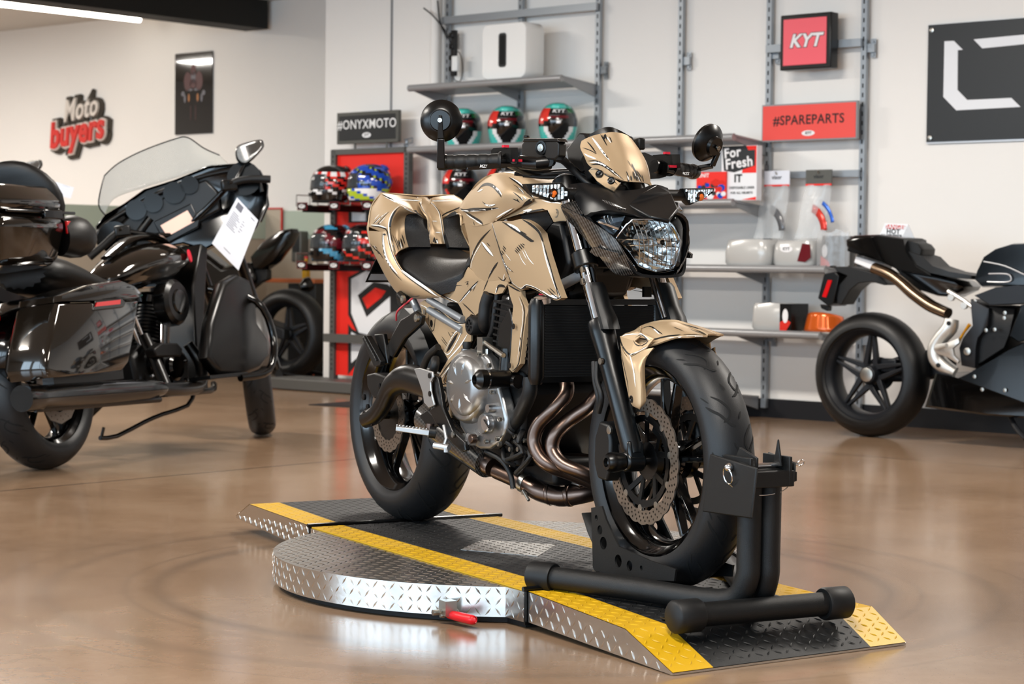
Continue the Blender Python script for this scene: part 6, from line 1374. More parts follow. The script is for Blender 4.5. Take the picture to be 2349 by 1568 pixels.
# windshield
w_o = [[(240, 492), (262, 455), (330, 430), (400, 408), (450, 390), (485, 378), (520, 376)],
       [(226, 470), (262, 420), (330, 392), (395, 372), (448, 362), (485, 366), (521, 372)],
       [(232, 430), (266, 395), (328, 368), (392, 345), (442, 340), (478, 357), (514, 366)],
       [(240, 402), (272, 374), (328, 345), (400, 319), (430, 315), (468, 340), (504, 356)]]
rows = [[HS.X(x, y, .06+.05*j*.5-abs(i-3)*.015) for i, (x, y) in enumerate(r)] for j, r in enumerate(w_o)]
g = patch(rows, 5, 3); MB().grid(g).build('windshield', 'smoke_screen', fork, smooth=60, solid=.004)
mb = MB(); mb.tube([r[-1] for r in g][::-1]+[], .004, 6) if False else None; mb.tube(g[-1], .003, 6); mb.tube([r[0] for r in g], .003, 6); mb.build('windshield_edge', 'smoke', fork, smooth=60)
# mirror and bars
mp = [HS.X(x, y, -.10) for x, y in ((541, 340), (556, 329), (596, 320), (605, 328), (602, 342), (570, 374), (552, 376), (541, 362))]
mp = catmull(mp, 3, closed=True); mc_ = sum(mp, Vector())/len(mp)
mb = MB(); mb.rings([[mc_+(p-mc_)*.9+Vector((-.012, 0, 0)) for p in mp], mp, [p+Vector((.018, 0, 0)) for p in mp], [mc_+(p-mc_)*.6+Vector((.035, 0, 0)) for p in mp]]); mi_ = mb.build('mirror', 'black_gloss', fork, smooth=50)
mat('mirror_face', (120, 120, 120), .15, .9); mb = MB(); mb.rings([[mc_+(p-mc_)*.87+Vector((-.0125, 0, 0)) for p in mp], [mc_+(p-mc_)*.85+Vector((-.0135, 0, 0)) for p in mp]]); mb.build('mirror_glass', 'mirror_face', mi_)
mb = MB(); mb.tube([HS.X(560, 376, -.09), HS.X(548, 400, -.11), HS.X(538, 418, -.13)], [.006, .007, .009], 10, smooth=3); mb.build('mirror_stem', 'black_gloss', mi_, smooth=60)
ml = MB(); S_ = lambda p: Vector((p.x, -p.y+2*HS.X(400, 500, 0).y, p.z))
for sg, gp in ((1, [(620, 411), (580, 410), (545, 415), (525, 425)]), (-1, [(205, 590), (235, 565), (262, 540), (280, 530)])):
    pts = [HS.X(x, y, -.16+.01*k) for k, (x, y) in enumerate(gp)]
    MB().tube(pts, [.018, .017, .017, .020], 14, smooth=3).build('grip', 'rubber', fork, smooth=60)
    MB().box(pts[-1]+Vector((0, 0, 0)), (.05, .07, .05), rot=.2).build('switch_pod', 'black_satin', fork, bevel=.008)
    mb = MB().tube([pts[-1]+Vector((-.03, 0, .01)), pts[1]+Vector((.06, 0, 0)), pts[0]+Vector((.05, 0, .0))], [.008, .006, .005], 8, smooth=3); mb.build('hand_lever', 'black_gloss', fork, smooth=60)
MB().tube([HS.X(525, 425, -.13), HS.X(450, 500, -.03), HS.X(380, 540, -.03), HS.X(280, 530, -.13)], .014, 12, smooth=4).build('handlebar', 'black_gloss', fork, smooth=60)
ml = MB(); q = [HS.X(x, y, .05) for x, y in ((590, 425), (612, 430), (618, 470), (600, 510), (580, 500))]
ml.prism(q, .03, Vector((1, 0, 0))); ml.build('fairing_mount', 'black_gloss', fork, bevel=.005)
# tank
tk = []
for x, w, z0, z1 in ((.52, .05, .72, .80), (.60, .10, .71, .85), (.72, .14, .72, .90), (.88, .165, .73, .935), (1.02, .165, .74, .945), (1.12, .14, .76, .93), (1.18, .09, .79, .90)):
    tk.append([L(x, w*math.sin(a)*(1 if math.cos(a) > -.3 else .75), (z0+z1)/2-.01+(z1-z0)/2*math.cos(a)) for a in [2*PI*k/20 for k in range(20)]])
MB().rings(tk).build('fuel_tank', 'bronze_black', hd, smooth=60, sub=1)
mb = MB(); mb.tube([L(.62, 0, .86), L(.8, 0, .935), L(1.0, 0, .955), L(1.12, 0, .93)], [.03, .045, .05, .03], 12, smooth=3, flat=.35); mb.build('tank_console', 'black_gloss', hd, smooth=60)
mb = MB(); q = L(1.05, .160, .85); mb.lathe([(0, .03), (.005, .028), (.006, 0)], q, (0.3, -1, .1), 20); mb.build('tank_badge', 'red_part', hd, smooth=40)
# seat and backrest
mb = MB(); st = []
for x, w, z0, z1 in ((-.05, .14, .72, .86), (.05, .16, .70, .88), (.20, .17, .68, .84), (.34, .18, .66, .77), (.50, .16, .66, .75), (.62, .08, .70, .78)):
    st.append([L(x, w*math.sin(a), (z0+z1)/2+(z1-z0)/2*math.cos(a)) for a in [2*PI*k/16 for k in range(16)]])
mb.rings(st); mb.build('seat', 'leather', hd, smooth=60, sub=1)
# tour pack
tp = [(-.62, .24), (-.64, .33), (-.60, .35), (-.20, .35), (-.12, .30), (-.10, .20)]
def pk(z0, z1, sc0, sc1, name, m, bev=.02):
    full = [(x, s) for x, s in tp]+[(x, -s) for x, s in reversed(tp)]; cx = -.36
    mb = MB(); mb.rings([[L(cx+(x-cx)*sc, s*sc, z) for x, s in full] for z, sc in ((z0, sc0*.92), (z0+.03, sc0), (z1-.04, sc1), (z1, sc1*.9))]); return mb.build(name, m, hd, smooth=35, bevel=bev)
t1 = pk(.79, .985, .86, .97, 'tour_pack', 'bronze_black'); t2 = pk(.99, 1.10, .97, .90, 'tour_pack_lid', 'bronze_black')
mb = MB(); mb.box(L(-.36, .345, .985), (.46, .01, .012)); mb.box(L(-.30, .352, .975), (.12, .02, .035)); mb.build('latch', 'black_gloss', t1, bevel=.004)
MB().box(L(-.15, .335, .93), (.07, .012, .05)).build('side_marker', 'tail_red', t1, bevel=.003)
mb = MB(); br = []
for zz, x, w, d in ((.86, -.10, .15, .05), (.93, -.07, .24, .07), (1.03, -.07, .28, .075), (1.12, -.10, .27, .07), (1.20, -.14, .20, .06), (1.235, -.16, .12, .03)):
    br.append([L(x+d*math.cos(a), w*math.sin(a), zz) for a in [2*PI*k/20 for k in range(20)]])
mb.rings(br); mb.build('backrest', 'leather', hd, smooth=60, sub=1)
mb = MB()
for sg in (1, -1): mb = MB(); mb.tube([L(-.16, .28*sg, .90), L(-.10, .30*sg, .90), L(-.04, .29*sg, .89), L(.0, .26*sg, .87)], [.075, .085, .075, .04], 14, smooth=3); mb.build('side_speaker_pod', 'leather', hd, smooth=60)
# saddlebags
def bag(sg):
    so, si = .395, .20
    lid = [HP(x, y, so) for x, y in ((134, 692), (136, 678), (204, 653), (275, 640), (312, 655), (334, 677), (318, 684), (220, 690))]
    body = [HP(x, y, so) for x, y in ((133, 694), (220, 691), (322, 686), (316, 740), (300, 830), (284, 850), (180, 862), (112, 866), (104, 840), (112, 790))]
    fx_ = lambda p: Vector((p.x, sg*p.y, p.z))
    for pts, nm in ((lid, 'saddlebag_lid'), (body, 'saddlebag')):
        mb = MB(); round_prism(mb, [Vector((p.x, -so, p.z)) for p in pts], so-si, Vector((0, 1, 0)), .93, .03)
        if sg < 0: mb = mb.mirrored()
        o = mb.build(nm, 'bronze_black', hd, smooth=50)
    mb = MB(); mb.prism([HP(x, y, so+.004) for x, y in ((214, 712), (218, 690), (280, 684), (290, 694), (284, 704))], .02, Vector((0, 1, 0)))
    if sg < 0: mb = mb.mirrored()
    l = mb.build('saddlebag_latch', 'black_gloss', o, bevel=.003)
    mb = MB(); mb.prism([HP(x, y, so+.008) for x, y in ((219, 703), (223, 693), (277, 687), (276, 697))], .006, Vector((0, 1, 0)))
    if sg < 0: mb = mb.mirrored()
    mb.build('red_reflector', 'tail_red', l)
for sg in (1, -1): bag(sg)
mb = MB(); rf = []
for a in (20, 50, 80, 110, 140, 165):
    a = math.radians(a); rf.append([Vector((r*math.cos(a), y, .32+r*math.sin(a))) for y, r in ((-.12, .30), (-.115, .35), (-.07, .375), (0, .385), (.07, .375), (.115, .35), (.12, .30))])
MB().grid(rf).build('rear_fender', 'black_gloss', hd, solid=.004, smooth=60)
mb = MB(); mb.box(L(-.34, 0, .62), (.05, .16, .05)); mb.build('tail_lamp', 'tail_red', hd, bevel=.01)
# exhaust
for sg in (1, -1):
    mb = MB(); a = L(-.58, .31*sg, .285); b = L(.42, .31*sg, .27)
    mb.lathe([(0, .036), (0, .050), (.10, .052), (.11, .047), (.55, .047), (.86, .044), (1.0, .030), (1.02, .024)], a, b-a, 28); o = mb.build('muffler', 'black_gloss', hd, smooth=50)
    MB().lathe([(.02, .001), (.02, .036)], a, b-a, 20).build('muffler_bore', 'slot_black', o)
mb = MB(); mb.tube([L(.40, .31, .27), L(.62, .28, .26), L(.90, .22, .27), L(1.0, .18, .36), L(.98, .14, .46)], [.026, .030, .030, .026, .024], 16, smooth=4); mb.tube([L(.55, .26, .27), L(.58, .20, .40), L(.62, .14, .50)], .026, 14, smooth=4); mb.build('exhaust_pipe', 'black_satin', hd, smooth=60)
mb = MB(); mb.tube([L(-.5, .31, .24), L(.4, .31, .225)], .012, 8); mb.box(L(-.1, .28, .345), (.5, .05, .04)); mb.build('saddlebag_rail', 'black_satin', hd)
# V-twin
for an, x0, nm in ((-.38, .70, 0), (.38, .84, 1)):
    d = Vector((math.sin(an), 0, math.cos(an))); mb = MB()
    for k in range(11):
        c = L(x0, 0, .44)+d*(.02+k*.018); mb.lathe([(0, .085-.002*k), (.007, .085-.002*k)], c, d, 20)
    mb.lathe([(0, .06), (.22, .058)], L(x0, 0, .42), d, 16); o = mb.build('cylinder', 'black_satin', hd, smooth=30)
    mb = MB(); mb.lathe([(0, .08), (.03, .085), (.05, .07), (.055, 0)], L(x0, 0, .42)+d*.235, d, 16); mb.build('rocker_box', 'black_gloss', o, smooth=40)
    for k in (0, 1): MB().cyl(L(x0-.03+.05*k, .10, .40), L(x0-.03+.05*k, .085, .42)+d*.23, .009, n=10).build('pushrod_tube', 'chrome', o, smooth=60)
mb = MB(); mb.prism([L(x, .13, z) for x, z in ((.55, .26), (.52, .42), (.62, .47), (.90, .47), (1.0, .40), (.98, .26))], .26, Vector((0, 1, 0))); mb.build('crankcase', 'engine_dark', hd, bevel=.02)
mb = MB(); mb.lathe([(0, .095), (.01, .10), (.06, .10), (.075, .085), (.078, 0)], L(.80, .15, .64), (0, -1, 0), 32); o = mb.build('air_cleaner', 'black_satin', hd, smooth=35)
mb = MB(); mb.lathe([(0, .055), (.006, .05), (.007, 0)], L(.80, .228, .64), (0, -1, 0), 24); mb.build('air_cleaner_cover', 'black_gloss', o, smooth=35)
for k in range(9): a = 2*PI*k/9; MB().bar(L(.80, .20, .64)+Vector((.101*math.cos(a), 0, .101*math.sin(a))), L(.80, .17, .64)+Vector((.101*math.cos(a), .02, .101*math.sin(a))), .012, .006).build('filter_fin', 'engine_dark', o)
for x, z, r in ((.68, .38, .055), (.84, .36, .06), (.76, .30, .03)):
    mb = MB(); mb.lathe([(0, r), (.02, r), (.03, r*.8), (.032, 0)], L(x, .13, z), (0, -1, 0), 20); mb.build('engine_side_cover', 'black_gloss', hd, smooth=35)
for x, z in ((.66, .44), (.74, .42), (.84, .44), (.92, .38), (.90, .30), (.62, .33)): MB().lathe([(0, .010), (.012, .010), (.014, 0)], L(x, .15, z), (0, -1, 0), 10).build('chrome_bolt', 'chrome', hd)
mb = MB(); mb.prism([HP(x, y, .24) for x, y in ((354, 800), (372, 786), (408, 786), (420, 800), (416, 816), (360, 818))], .05, Vector((0, 1, 0))); mb.build('cam_cover', 'engine_dark', hd, bevel=.006)
# lower fairings, floorboards, engine guard
for sg in (1, -1):
    mb = MB(); q = [HP(x, y, .34) for x, y in ((516, 648), (548, 628), (575, 640), (588, 690), (592, 740), (618, 780), (622, 815), (600, 846), (560, 862), (505, 858), (478, 820), (486, 740))]
    q = [Vector((p.x, -.34, p.z)) for p in q]; round_prism(mb, q, .07, Vector((0, 1, 0)), .9, .02)
    if sg < 0: mb = mb.mirrored()
    o = mb.build('lower_fairing', 'black_satin', hd, smooth=50)
    mb = MB(); mb.tube([L(1.02, .36*sg, .28), L(1.22, .40*sg, .30), L(1.30, .40*sg, .45), L(1.25, .36*sg, .62), L(1.15, .18*sg, .70)], .017, 12, smooth=4); mb.build('engine_guard', 'black_gloss', hd, smooth=60)
    mb = MB(); mb.box(L(.92, .31*sg, .295), (.34, .11, .018)); mb.tube([L(1.10, .27*sg, .30), L(1.16, .33*sg, .36)], .008, 8); mb.build('floorboard', 'black_satin', hd, bevel=.004)
mb = MB(); mb.prism([L(x, .10, z) for x, z in ((1.10, .30), (1.16, .72), (1.28, .92), (1.34, .9), (1.22, .55), (1.20, .30))], .20, Vector((0, 1, 0))); mb.build('downtube_frame', 'black_satin', hd, bevel=.01)
mb = MB(); mb.tube([L(.62, .22, .25), L(1.02, .20, .24), L(1.15, .15, .27)], .014, 10, smooth=3); mb.box(L(.75, 0, .26), (.8, .24, .05)); mb.build('frame', 'black_satin', hd)
# side stand reaches the floor on the left
inv = HF.i
foot = inv @ HF.m @ Vector((0, 0, 0)); fl_ = lambda x, y: (lambda p: inv @ Vector((p.x, p.y, .006)))(HF.m @ Vector((x, y, 0)))
mb = MB(); mb.tube([L(.70, -.14, .25), fl_(.62, .36)+Vector((0, 0, .02)), fl_(.60, .38)], .012, 8); mb.box(fl_(.60, .38), (.05, .05, .01)); mb.build('side_stand', 'black_gloss', hd)
mb = MB(); mb.tube([HP(230, 1004, .02), HP(268, 1000, .02), HP(330, 968, .05), HP(372, 950, .08), HP(430, 930, .12), HP(445, 900, .14)], .010, 8, smooth=2); mb.tube([HP(232, 1006, .02), HP(238, 980, .04)], .007, 8); mb.build('stand_linkage', 'black_gloss', hd, smooth=60)
# second touring bike of the same kind further left
h2 = copy_tree(hd)
q1 = HS.m @ mc_; tgt = px_ray(68, 378); tgt = CAMP+tgt*((11.6)/tgt.y)
h2.location = h2.location+Vector((tgt.x-q1.x, tgt.y-q1.y, 0))
h2['label'] = 'second dark touring motorcycle behind the first, only its mirror showing at the far left'
hd['group'] = h2['group'] = 'touring motorcycles at the left'
# price sheets hanging on the bars
def sheet(name, label, pts, plane):
    q = [plane(x, y) for x, y in pts]; c = sum(q, Vector())/4; ex = (q[1]-q[0]); ey = (q[3]-q[0]); n = ex.cross(ey).normalized()
    if n.dot(CAMP-c) < 0: n = -n
    mb = MB(); mb.prism([p-n*.0006 for p in q], .0012, n, mi=0)
    def uv(u, v): return q[0]+ex*u+ey*v+((q[2]-q[1])-ey)*(u*v)+n*.0012
    def blk(u0, v0, u1, v1, mi): mb.add([uv(u0, v0), uv(u1, v0), uv(u1, v1), uv(u0, v1)], [(0, 1, 2, 3)], mi)
    blk(.10, .04, .36, .16, 1); blk(.72, .06, .90, .075, 1)
    for k in range(9): blk(.10, .24+k*.035, .34+(k % 3)*.06, .25+k*.035, 1)
    for k in range(5): blk(.52, .24+k*.05, .60+(k % 2)*.05, .25+k*.05, 1)
    blk(.35, .88, .6, .89, 1)
    mb.tube([uv(.5, .01), uv(.48, -.12)], .0012, 5, mi=1)
    o = mb.build(name, ['paper', 'print_grey'], smooth=0); return tag(o, label, 'price sheet', 'price sheets on the touring motorcycles')
sheet('price_sheet', 'white printed price sheet dangling from the touring motorcycle handlebar', [(544, 453), (592, 505), (547, 620), (486, 558)], lambda x, y: HS.m @ HS.X(x, y, -.24))
PS2 = lambda x, y: CAMP+px_ray(x, y)*(11.2/px_ray(x, y).y)
sheet('price_sheet', 'white printed sheet under the mirror at the far left', [(78, 402), (170, 430), (162, 455), (68, 432)], PS2)
# ================================================================== SPORT MOTORCYCLE ON THE RIGHT
cp_ = on_z(1998, 1001, 0)
MF = Frame(Vector((cp_.x, cp_.y, 0)), math.radians(-41))
ms = thing('sport_motorcycle', 'all black sport motorcycle with star spoke rear wheel at the right edge', 'motorcycle', m=MF.m)
mat('satin_grey', (27, 29, 33), .4, .2); mat('titan', (120, 104, 88), .25, 1, noise_amt=.3, noise_scale=9); mat('cast_silver', (205, 203, 198), .35, .7); mat('gold_anod', (212, 150, 30), .3, .8); mat('plain_tyre', (13, 13, 14), .45)
def MP(px, py, s): return MF.S(px, py, s)
def k6_(pts): return [(1840+x*.3316, 500+y*.3316) for x, y in pts]
def M6(x, y, s): return MP(1840+x*.3316, 500+y*.3316, s)
tyre(ms, (0, 0, .312), .312, .19, rim=.225, grooves=0, m='plain_tyre'); rim(ms, (0, 0, .312), .230, .155, mt='satin_grey', spokes=5, style='star', hub=.052, hubw=.10)
mb = MB(); mb.lathe([(0, .026), (0, .036), (.012, .036), (.014, .026)], Vector((0, -.045, .312)), (0, -1, 0), 12); mb.build('hub_nut', 'zinc', ms, bevel=.001)
mb = MB(); mb.lathe([(0, .03), (0, .085), (.005, .085), (.005, .03)], Vector((0, .07, .312)), (0, 1, 0), 30); mb.build('sprocket', 'engine_dark', ms)
mb = MB(); mb.prism([L(x, -.06, z) for x, z in ((-.03, .27), (-.03, .36), (.15, .42), (.36, .46), (.42, .40), (.40, .32), (.2, .28))], .06, Vector((0, 1, 0))); mb.build('swingarm', 'satin_grey', ms, bevel=.02)
mb = MB(); mb.box(L(.09, -.02, .36), (.09, .04, .07)); mb.build('rear_caliper', 'satin_grey', ms, bevel=.008)
def pr(pts, s0, s1, name, m, bevel=.012, inset=None, par=None, sub=0):
    mb = MB(); c = None
    q = [M6(x, y, s0) for x, y in pts]; q = [Vector((p.x, -s0, p.z)) for p in q]
    round_prism(mb, q, s0-s1, Vector((0, 1, 0)), .94, inset or .02); return mb.build(name, m, par or ms, smooth=45)
pr([(292, 150), (350, 118), (520, 112), (700, 136), (716, 230), (780, 330), (900, 400), (1060, 440), (1110, 475), (1095, 500), (1000, 545), (930, 540), (800, 500), (700, 420), (640, 350), (530, 298), (300, 225)], .11, -.11, 'tail_fairing', 'black_gloss', inset=.04)
pr([(560, 118), (700, 138), (800, 180), (828, 215), (822, 255), (790, 262), (700, 200), (600, 150)], .07, -.07, 'rear_seat', 'leather', inset=.03)
pr([(722, 225), (830, 260), (900, 330), (1020, 370), (1180, 398), (1175, 425), (1040, 415), (880, 380), (780, 320)], .085, -.085, 'rider_seat', 'leather', inset=.03)
pr([(1180, 430), (1195, 370), (1245, 265), (1330, 208), (1450, 172), (1560, 168), (1700, 200), (1760, 260), (1740, 420), (1600, 470), (1430, 470), (1230, 480)], .16, -.16, 'fuel_tank', 'black_gloss', inset=.08)
mb = MB(); mb.tube([M6(1255, 300, .17), M6(1400, 330, .172), M6(1535, 390, .172)], .003, 6, smooth=4); mb.tube([M6(1290, 385, .172), M6(1400, 385, .174), M6(1440, 400, .172), M6(1430, 440, .17), M6(1280, 440, .168)], .003, 6, smooth=4); mb.build('tank_pinstripe', 'silver_plate', ms)
pr([(1180, 535), (1330, 478), (1480, 462), (1700, 480), (1760, 560), (1560, 590), (1290, 602)], .17, -.17, 'side_fairing', 'satin_grey', inset=.04)
pr([(905, 1075), (1060, 1110), (1200, 1035), (1330, 960), (1420, 905), (1540, 850), (1760, 760), (2100, 700), (2250, 900), (2150, 1180), (1800, 1380), (1540, 1388), (1260, 1368), (832, 1310)], .17, -.17, 'lower_fairing', 'black_gloss', inset=.05)
pr([(1500, 600), (1760, 560), (2100, 560), (2240, 700), (2100, 760), (1700, 800), (1480, 860), (1420, 820)], .19, -.19, 'upper_fairing', 'black_gloss', inset=.05)
pr([(1270, 600), (1480, 620), (1440, 800), (1400, 900), (1200, 1030), (1190, 900), (1260, 740)], .12, -.12, 'engine_block', 'engine_dark')
pr([(1165, 560), (1290, 625), (1285, 740), (1215, 830), (1200, 900), (1195, 1040), (1100, 1020), (1085, 900), (1110, 830), (1180, 740), (1170, 640)], .15, -.15, 'frame_plate', 'satin_grey', inset=.008)
MB().lathe([(0, .018), (.006, .018), (.008, .010)], M6(1145, 922, .152), (0, -1, 0), 14).build('pivot_bolt', 'zinc', ms)
for x, y, s in ((1195, 1095, .176), (1405, 1190, .176), (1248, 1185, .174), (1335, 770, .155), (1275, 775, .155), (1400, 690, .155), (1405, 655, .195)): MB().lathe([(0, .009), (.005, .009), (.006, 0)], M6(x, y, s), (0, -1, 0), 12).build('fairing_screw', 'zinc', ms)
mb = MB(); mb.tube([M6(500, 345, .10), M6(600, 385, .105), M6(680, 440, .11), M6(770, 520, .115), M6(880, 600, .12), M6(960, 640, .125), M6(1010, 660, .13)], [.036, .036, .036, .038, .038, .036, .034], 18, smooth=4, flat=.8); ex = mb.build('exhaust_pipe', 'titan', ms, smooth=60)
mb = MB(); mb.tube([M6(1035, 700, .135), M6(1020, 760, .14), M6(960, 830, .145), M6(925, 900, .145), M6(935, 970, .145), M6(980, 1020, .14), M6(1060, 1065, .13)], [.040, .044, .042, .044, .046, .042, .030], 18, smooth=4, flat=.85); ex2 = mb.build('exhaust_shield', 'cast_silver', ms, smooth=60)
for x, y in ((1016, 727), (943, 1017)): MB().lathe([(0, .011), (.005, .011), (.006, .006)], M6(x, y, .188), (0, -1, 0), 12).build('shield_bolt', 'engine_dark', ex2)
pr([(895, 880), (1010, 860), (1080, 830), (1085, 860), (1040, 900), (1050, 950), (1085, 985), (1075, 1005), (1000, 960), (940, 940), (905, 915)], .185, .165, 'footrest_bracket', 'cast_silver', inset=.004)
mb = MB(); mb.tube([M6(925, 900, .19), M6(1000, 880, .24)], .010, 10); mb.build('footpeg', 'cast_silver', ms)
mb = MB(); mb.tube([M6(1010, 505, .12), M6(1120, 570, .13), M6(1185, 620, .135)], .012, 8); mb.tube([M6(1205, 565, .13), M6(1185, 620, .135)], .012, 8); mb.lathe([(0, .017), (.02, .017)], M6(1040, 548, .13), (0, -1, 0), 12); mb.lathe([(0, .017), (.02, .017)], M6(1130, 605, .13), (0, -1, 0), 12); mb.build('subframe_strut', 'cast_silver', ms, bevel=.001)
mb = MB(); mb.tube([M6(1160, 735, .14), M6(1120, 790, .14), M6(1085, 850, .14)], [.010, .006, .008], 8, smooth=3); mb.build('brake_reservoir_hose', 'gold_anod', ms)
# licence bracket and tail end
mb = MB(); q = [M6(x, y, .07) for x, y in ((370, 265), (530, 312), (515, 372), (358, 308))]; mb.prism(q, .14, Vector((0, 1, 0))); mb.build('under_tail_plate', 'white_board', ms, bevel=.004)
mb = MB(); mb.prism([M6(x, y, .06) for x, y in ((215, 335), (330, 335), (520, 385), (590, 455), (570, 465), (480, 440), (390, 450), (330, 500), (270, 600), (240, 590), (235, 480), (310, 400), (240, 370))], .12, Vector((0, 1, 0))); mb.build('plate_bracket', 'black_plastic', ms, bevel=.004)
mb = MB(); mb.prism([M6(x, y, .08) for x, y in ((150, 385), (225, 370), (255, 400), (215, 590), (180, 610), (108, 555))], .16, Vector((0, 1, 0))); mb.prism([M6(x, y, .05) for x, y in ((120, 595), (180, 610), (175, 645), (130, 625))], .04, Vector((0, 1, 0))); o = mb.build('number_plate_holder', 'black_satin', ms, bevel=.004)
mb = MB(); mb.prism([M6(x, y, .085) for x, y in ((178, 428), (206, 430), (166, 548), (138, 543))], .006, Vector((0, 1, 0))); mb.build('red_reflector', 'tail_red', o)
# front end outside the picture
tyre(ms, (1.40, 0, .30), .30, .12, rim=.225, grooves=0, m='plain_tyre'); rim(ms, (1.40, 0, .30), .228, .09, mt='satin_grey', spokes=5, style='star')
for sg in (1, -1): MB().cyl(L(1.40, .10*sg, .30), L(1.12, .10*sg, .92), .026, n=14).build('fork_leg', 'gold_anod', ms, smooth=60)
mb = MB(); mb.tube([M6(1440, 1370, .10), M6(1480, 1450, .14), M6(1545, 1525, .17)], .012, 8, smooth=3); mb.build('side_stand', 'satin_grey', ms)
# small danger card propped on the seat
mb = MB(); q = [MF.S(x, y, .0) for x, y in ((2030, 512), (2083, 514), (2068, 548), (2016, 543))]; n = Vector((0, -1, 0)); mb.prism(q, .004, -n, mi=0)
def uv(u, v): return q[0]+(q[1]-q[0])*u+(q[3]-q[0])*v+n*.0012
mb.add([uv(.12, .08), uv(.92, .08), uv(.92, .38), uv(.12, .38)], [(0, 1, 2, 3)], 1)
dx = (q[1]-q[0]); dy = (q[0]-q[3])
for tx, sz, u, v, mi in (('DANGER', .030, .52, .23, 0), ('HOT', .034, .52, .58, 2), ('DO NOT TOUCH', .014, .52, .86, 2)):
    t = text_mb(tx, sz, .0002, .0006); put(mb, t, basis(uv(u, v)+n*.0008, dx, dy), mi)
mb.prism([q[1]-n*-.0, q[1]+Vector((.03, .05, -.11)), q[2]+Vector((.0, 0, 0))], .003, Vector((0, 1, 0)), mi=0)
o = mb.build('warning_card', ['white_board', 'tail_red', 'ink_black'], smooth=0); o.matrix_world = MF.m; tag(o, 'small white danger hot do not touch card on the black sport motorcycle tail', 'warning card')
# ================================================================== SPORT MOTORCYCLE BEHIND
cb = on_z(662, 868, 0)
BF = Frame(Vector((cb.x, cb.y, 0)), math.radians(150))
bs_ = thing('parked_sport_motorcycle', 'black sport motorcycle with fat rear tyre and upswept tail behind the touring bike', 'motorcycle', m=BF.m)
tyre(bs_, (0, 0, .325), .325, .19, rim=.225, grooves=0, m='plain_tyre'); rim(bs_, (0, 0, .325), .230, .15, mt='satin_grey', spokes=5, style='star')
mb = MB(); mb.rings([[Vector((r*math.cos(q), .078, .325+r*math.sin(q))) for r in (.232, .238)] for q in [2*PI*k/40 for k in range(12)]], cap=False, closed=False); mb.build('rim_stripe', 'tail_red', bs_)
def BP(px, py, s): return BF.S(px, py, s)
mb = MB(); q = [BP(x, y, -.06) for x, y in ((578, 617), (572, 590), (600, 555), (640, 528), (664, 524), (668, 534), (655, 560), (625, 600), (600, 618))]; round_prism(mb, [Vector((p.x, .06, p.z)) for p in q], .12, Vector((0, -1, 0)), .9, .02); mb.build('tail_fairing', 'black_gloss', bs_, smooth=45)
mb = MB(); q = [BP(x, y, -.03) for x, y in ((575, 612), (612, 618), (612, 640), (585, 652), (570, 640))]; mb.prism(q, .06, Vector((0, -1, 0))); mb.build('plate_bracket', 'black_plastic', bs_, bevel=.004)
mb = MB(); mb.prism([L(x, .08, z) for x, z in ((.25, .70), (.30, .84), (.55, .80), (.85, .98), (1.1, .95), (1.2, .8), (1.05, .45), (.7, .3), (.45, .38), (.40, .6))], .16, Vector((0, 1, 0))); mb.build('body', 'black_gloss', bs_, bevel=.03)
tyre(bs_, (1.42, 0, .30), .30, .12, rim=.225, grooves=0, m='plain_tyre'); mb = MB().cyl(L(1.42, 0, .30), L(1.15, 0, .9), .03, n=12); mb.build('fork_leg', 'satin_grey', bs_)
mb = MB(); mb.prism([L(x, .10, z) for x, z in ((-.03, .28), (-.03, .36), (.42, .48), (.46, .38))], .20, Vector((0, 1, 0))); mb.build('swingarm', 'satin_grey', bs_, bevel=.01)
mb = MB(); mb.lathe([(0, .02), (.05, .055), (.09, .05), (.10, 0)], BP(688, 660, .10), Vector((-.4, -.6, .3)), 18); mb.build('indicator', 'black_gloss', bs_, smooth=50)
# paddock stand under it
t = thing('paddock_stand', 'low black paddock stand lifting the rear wheel of the parked black bike', 'stand', m=BF.m)
mb = MB(); mb.tube([L(-.45, -.14, .03), L(-.05, -.16, .05), L(.0, -.15, .27)], .013, 10, smooth=2); mb.tube([L(-.45, .14, .03), L(-.05, .16, .05), L(.0, .15, .27)], .013, 10, smooth=2); mb.build('side_arm', 'black_satin', t)
mb = MB(); mb.tube([L(-.45, -.14, .03), L(-.45, .14, .03)], .013, 10); mb.tube([L(-.45, 0, .03), L(-.72, 0, .10)], .013, 10); mb.build('handle_bar', 'black_satin', t)
for sg in (1, -1): MB().lathe([(-.015, .035), (.015, .035)], L(-.05, .17*sg, .036), (0, 1, 0), 16).build('stand_wheel', 'rubber', t)
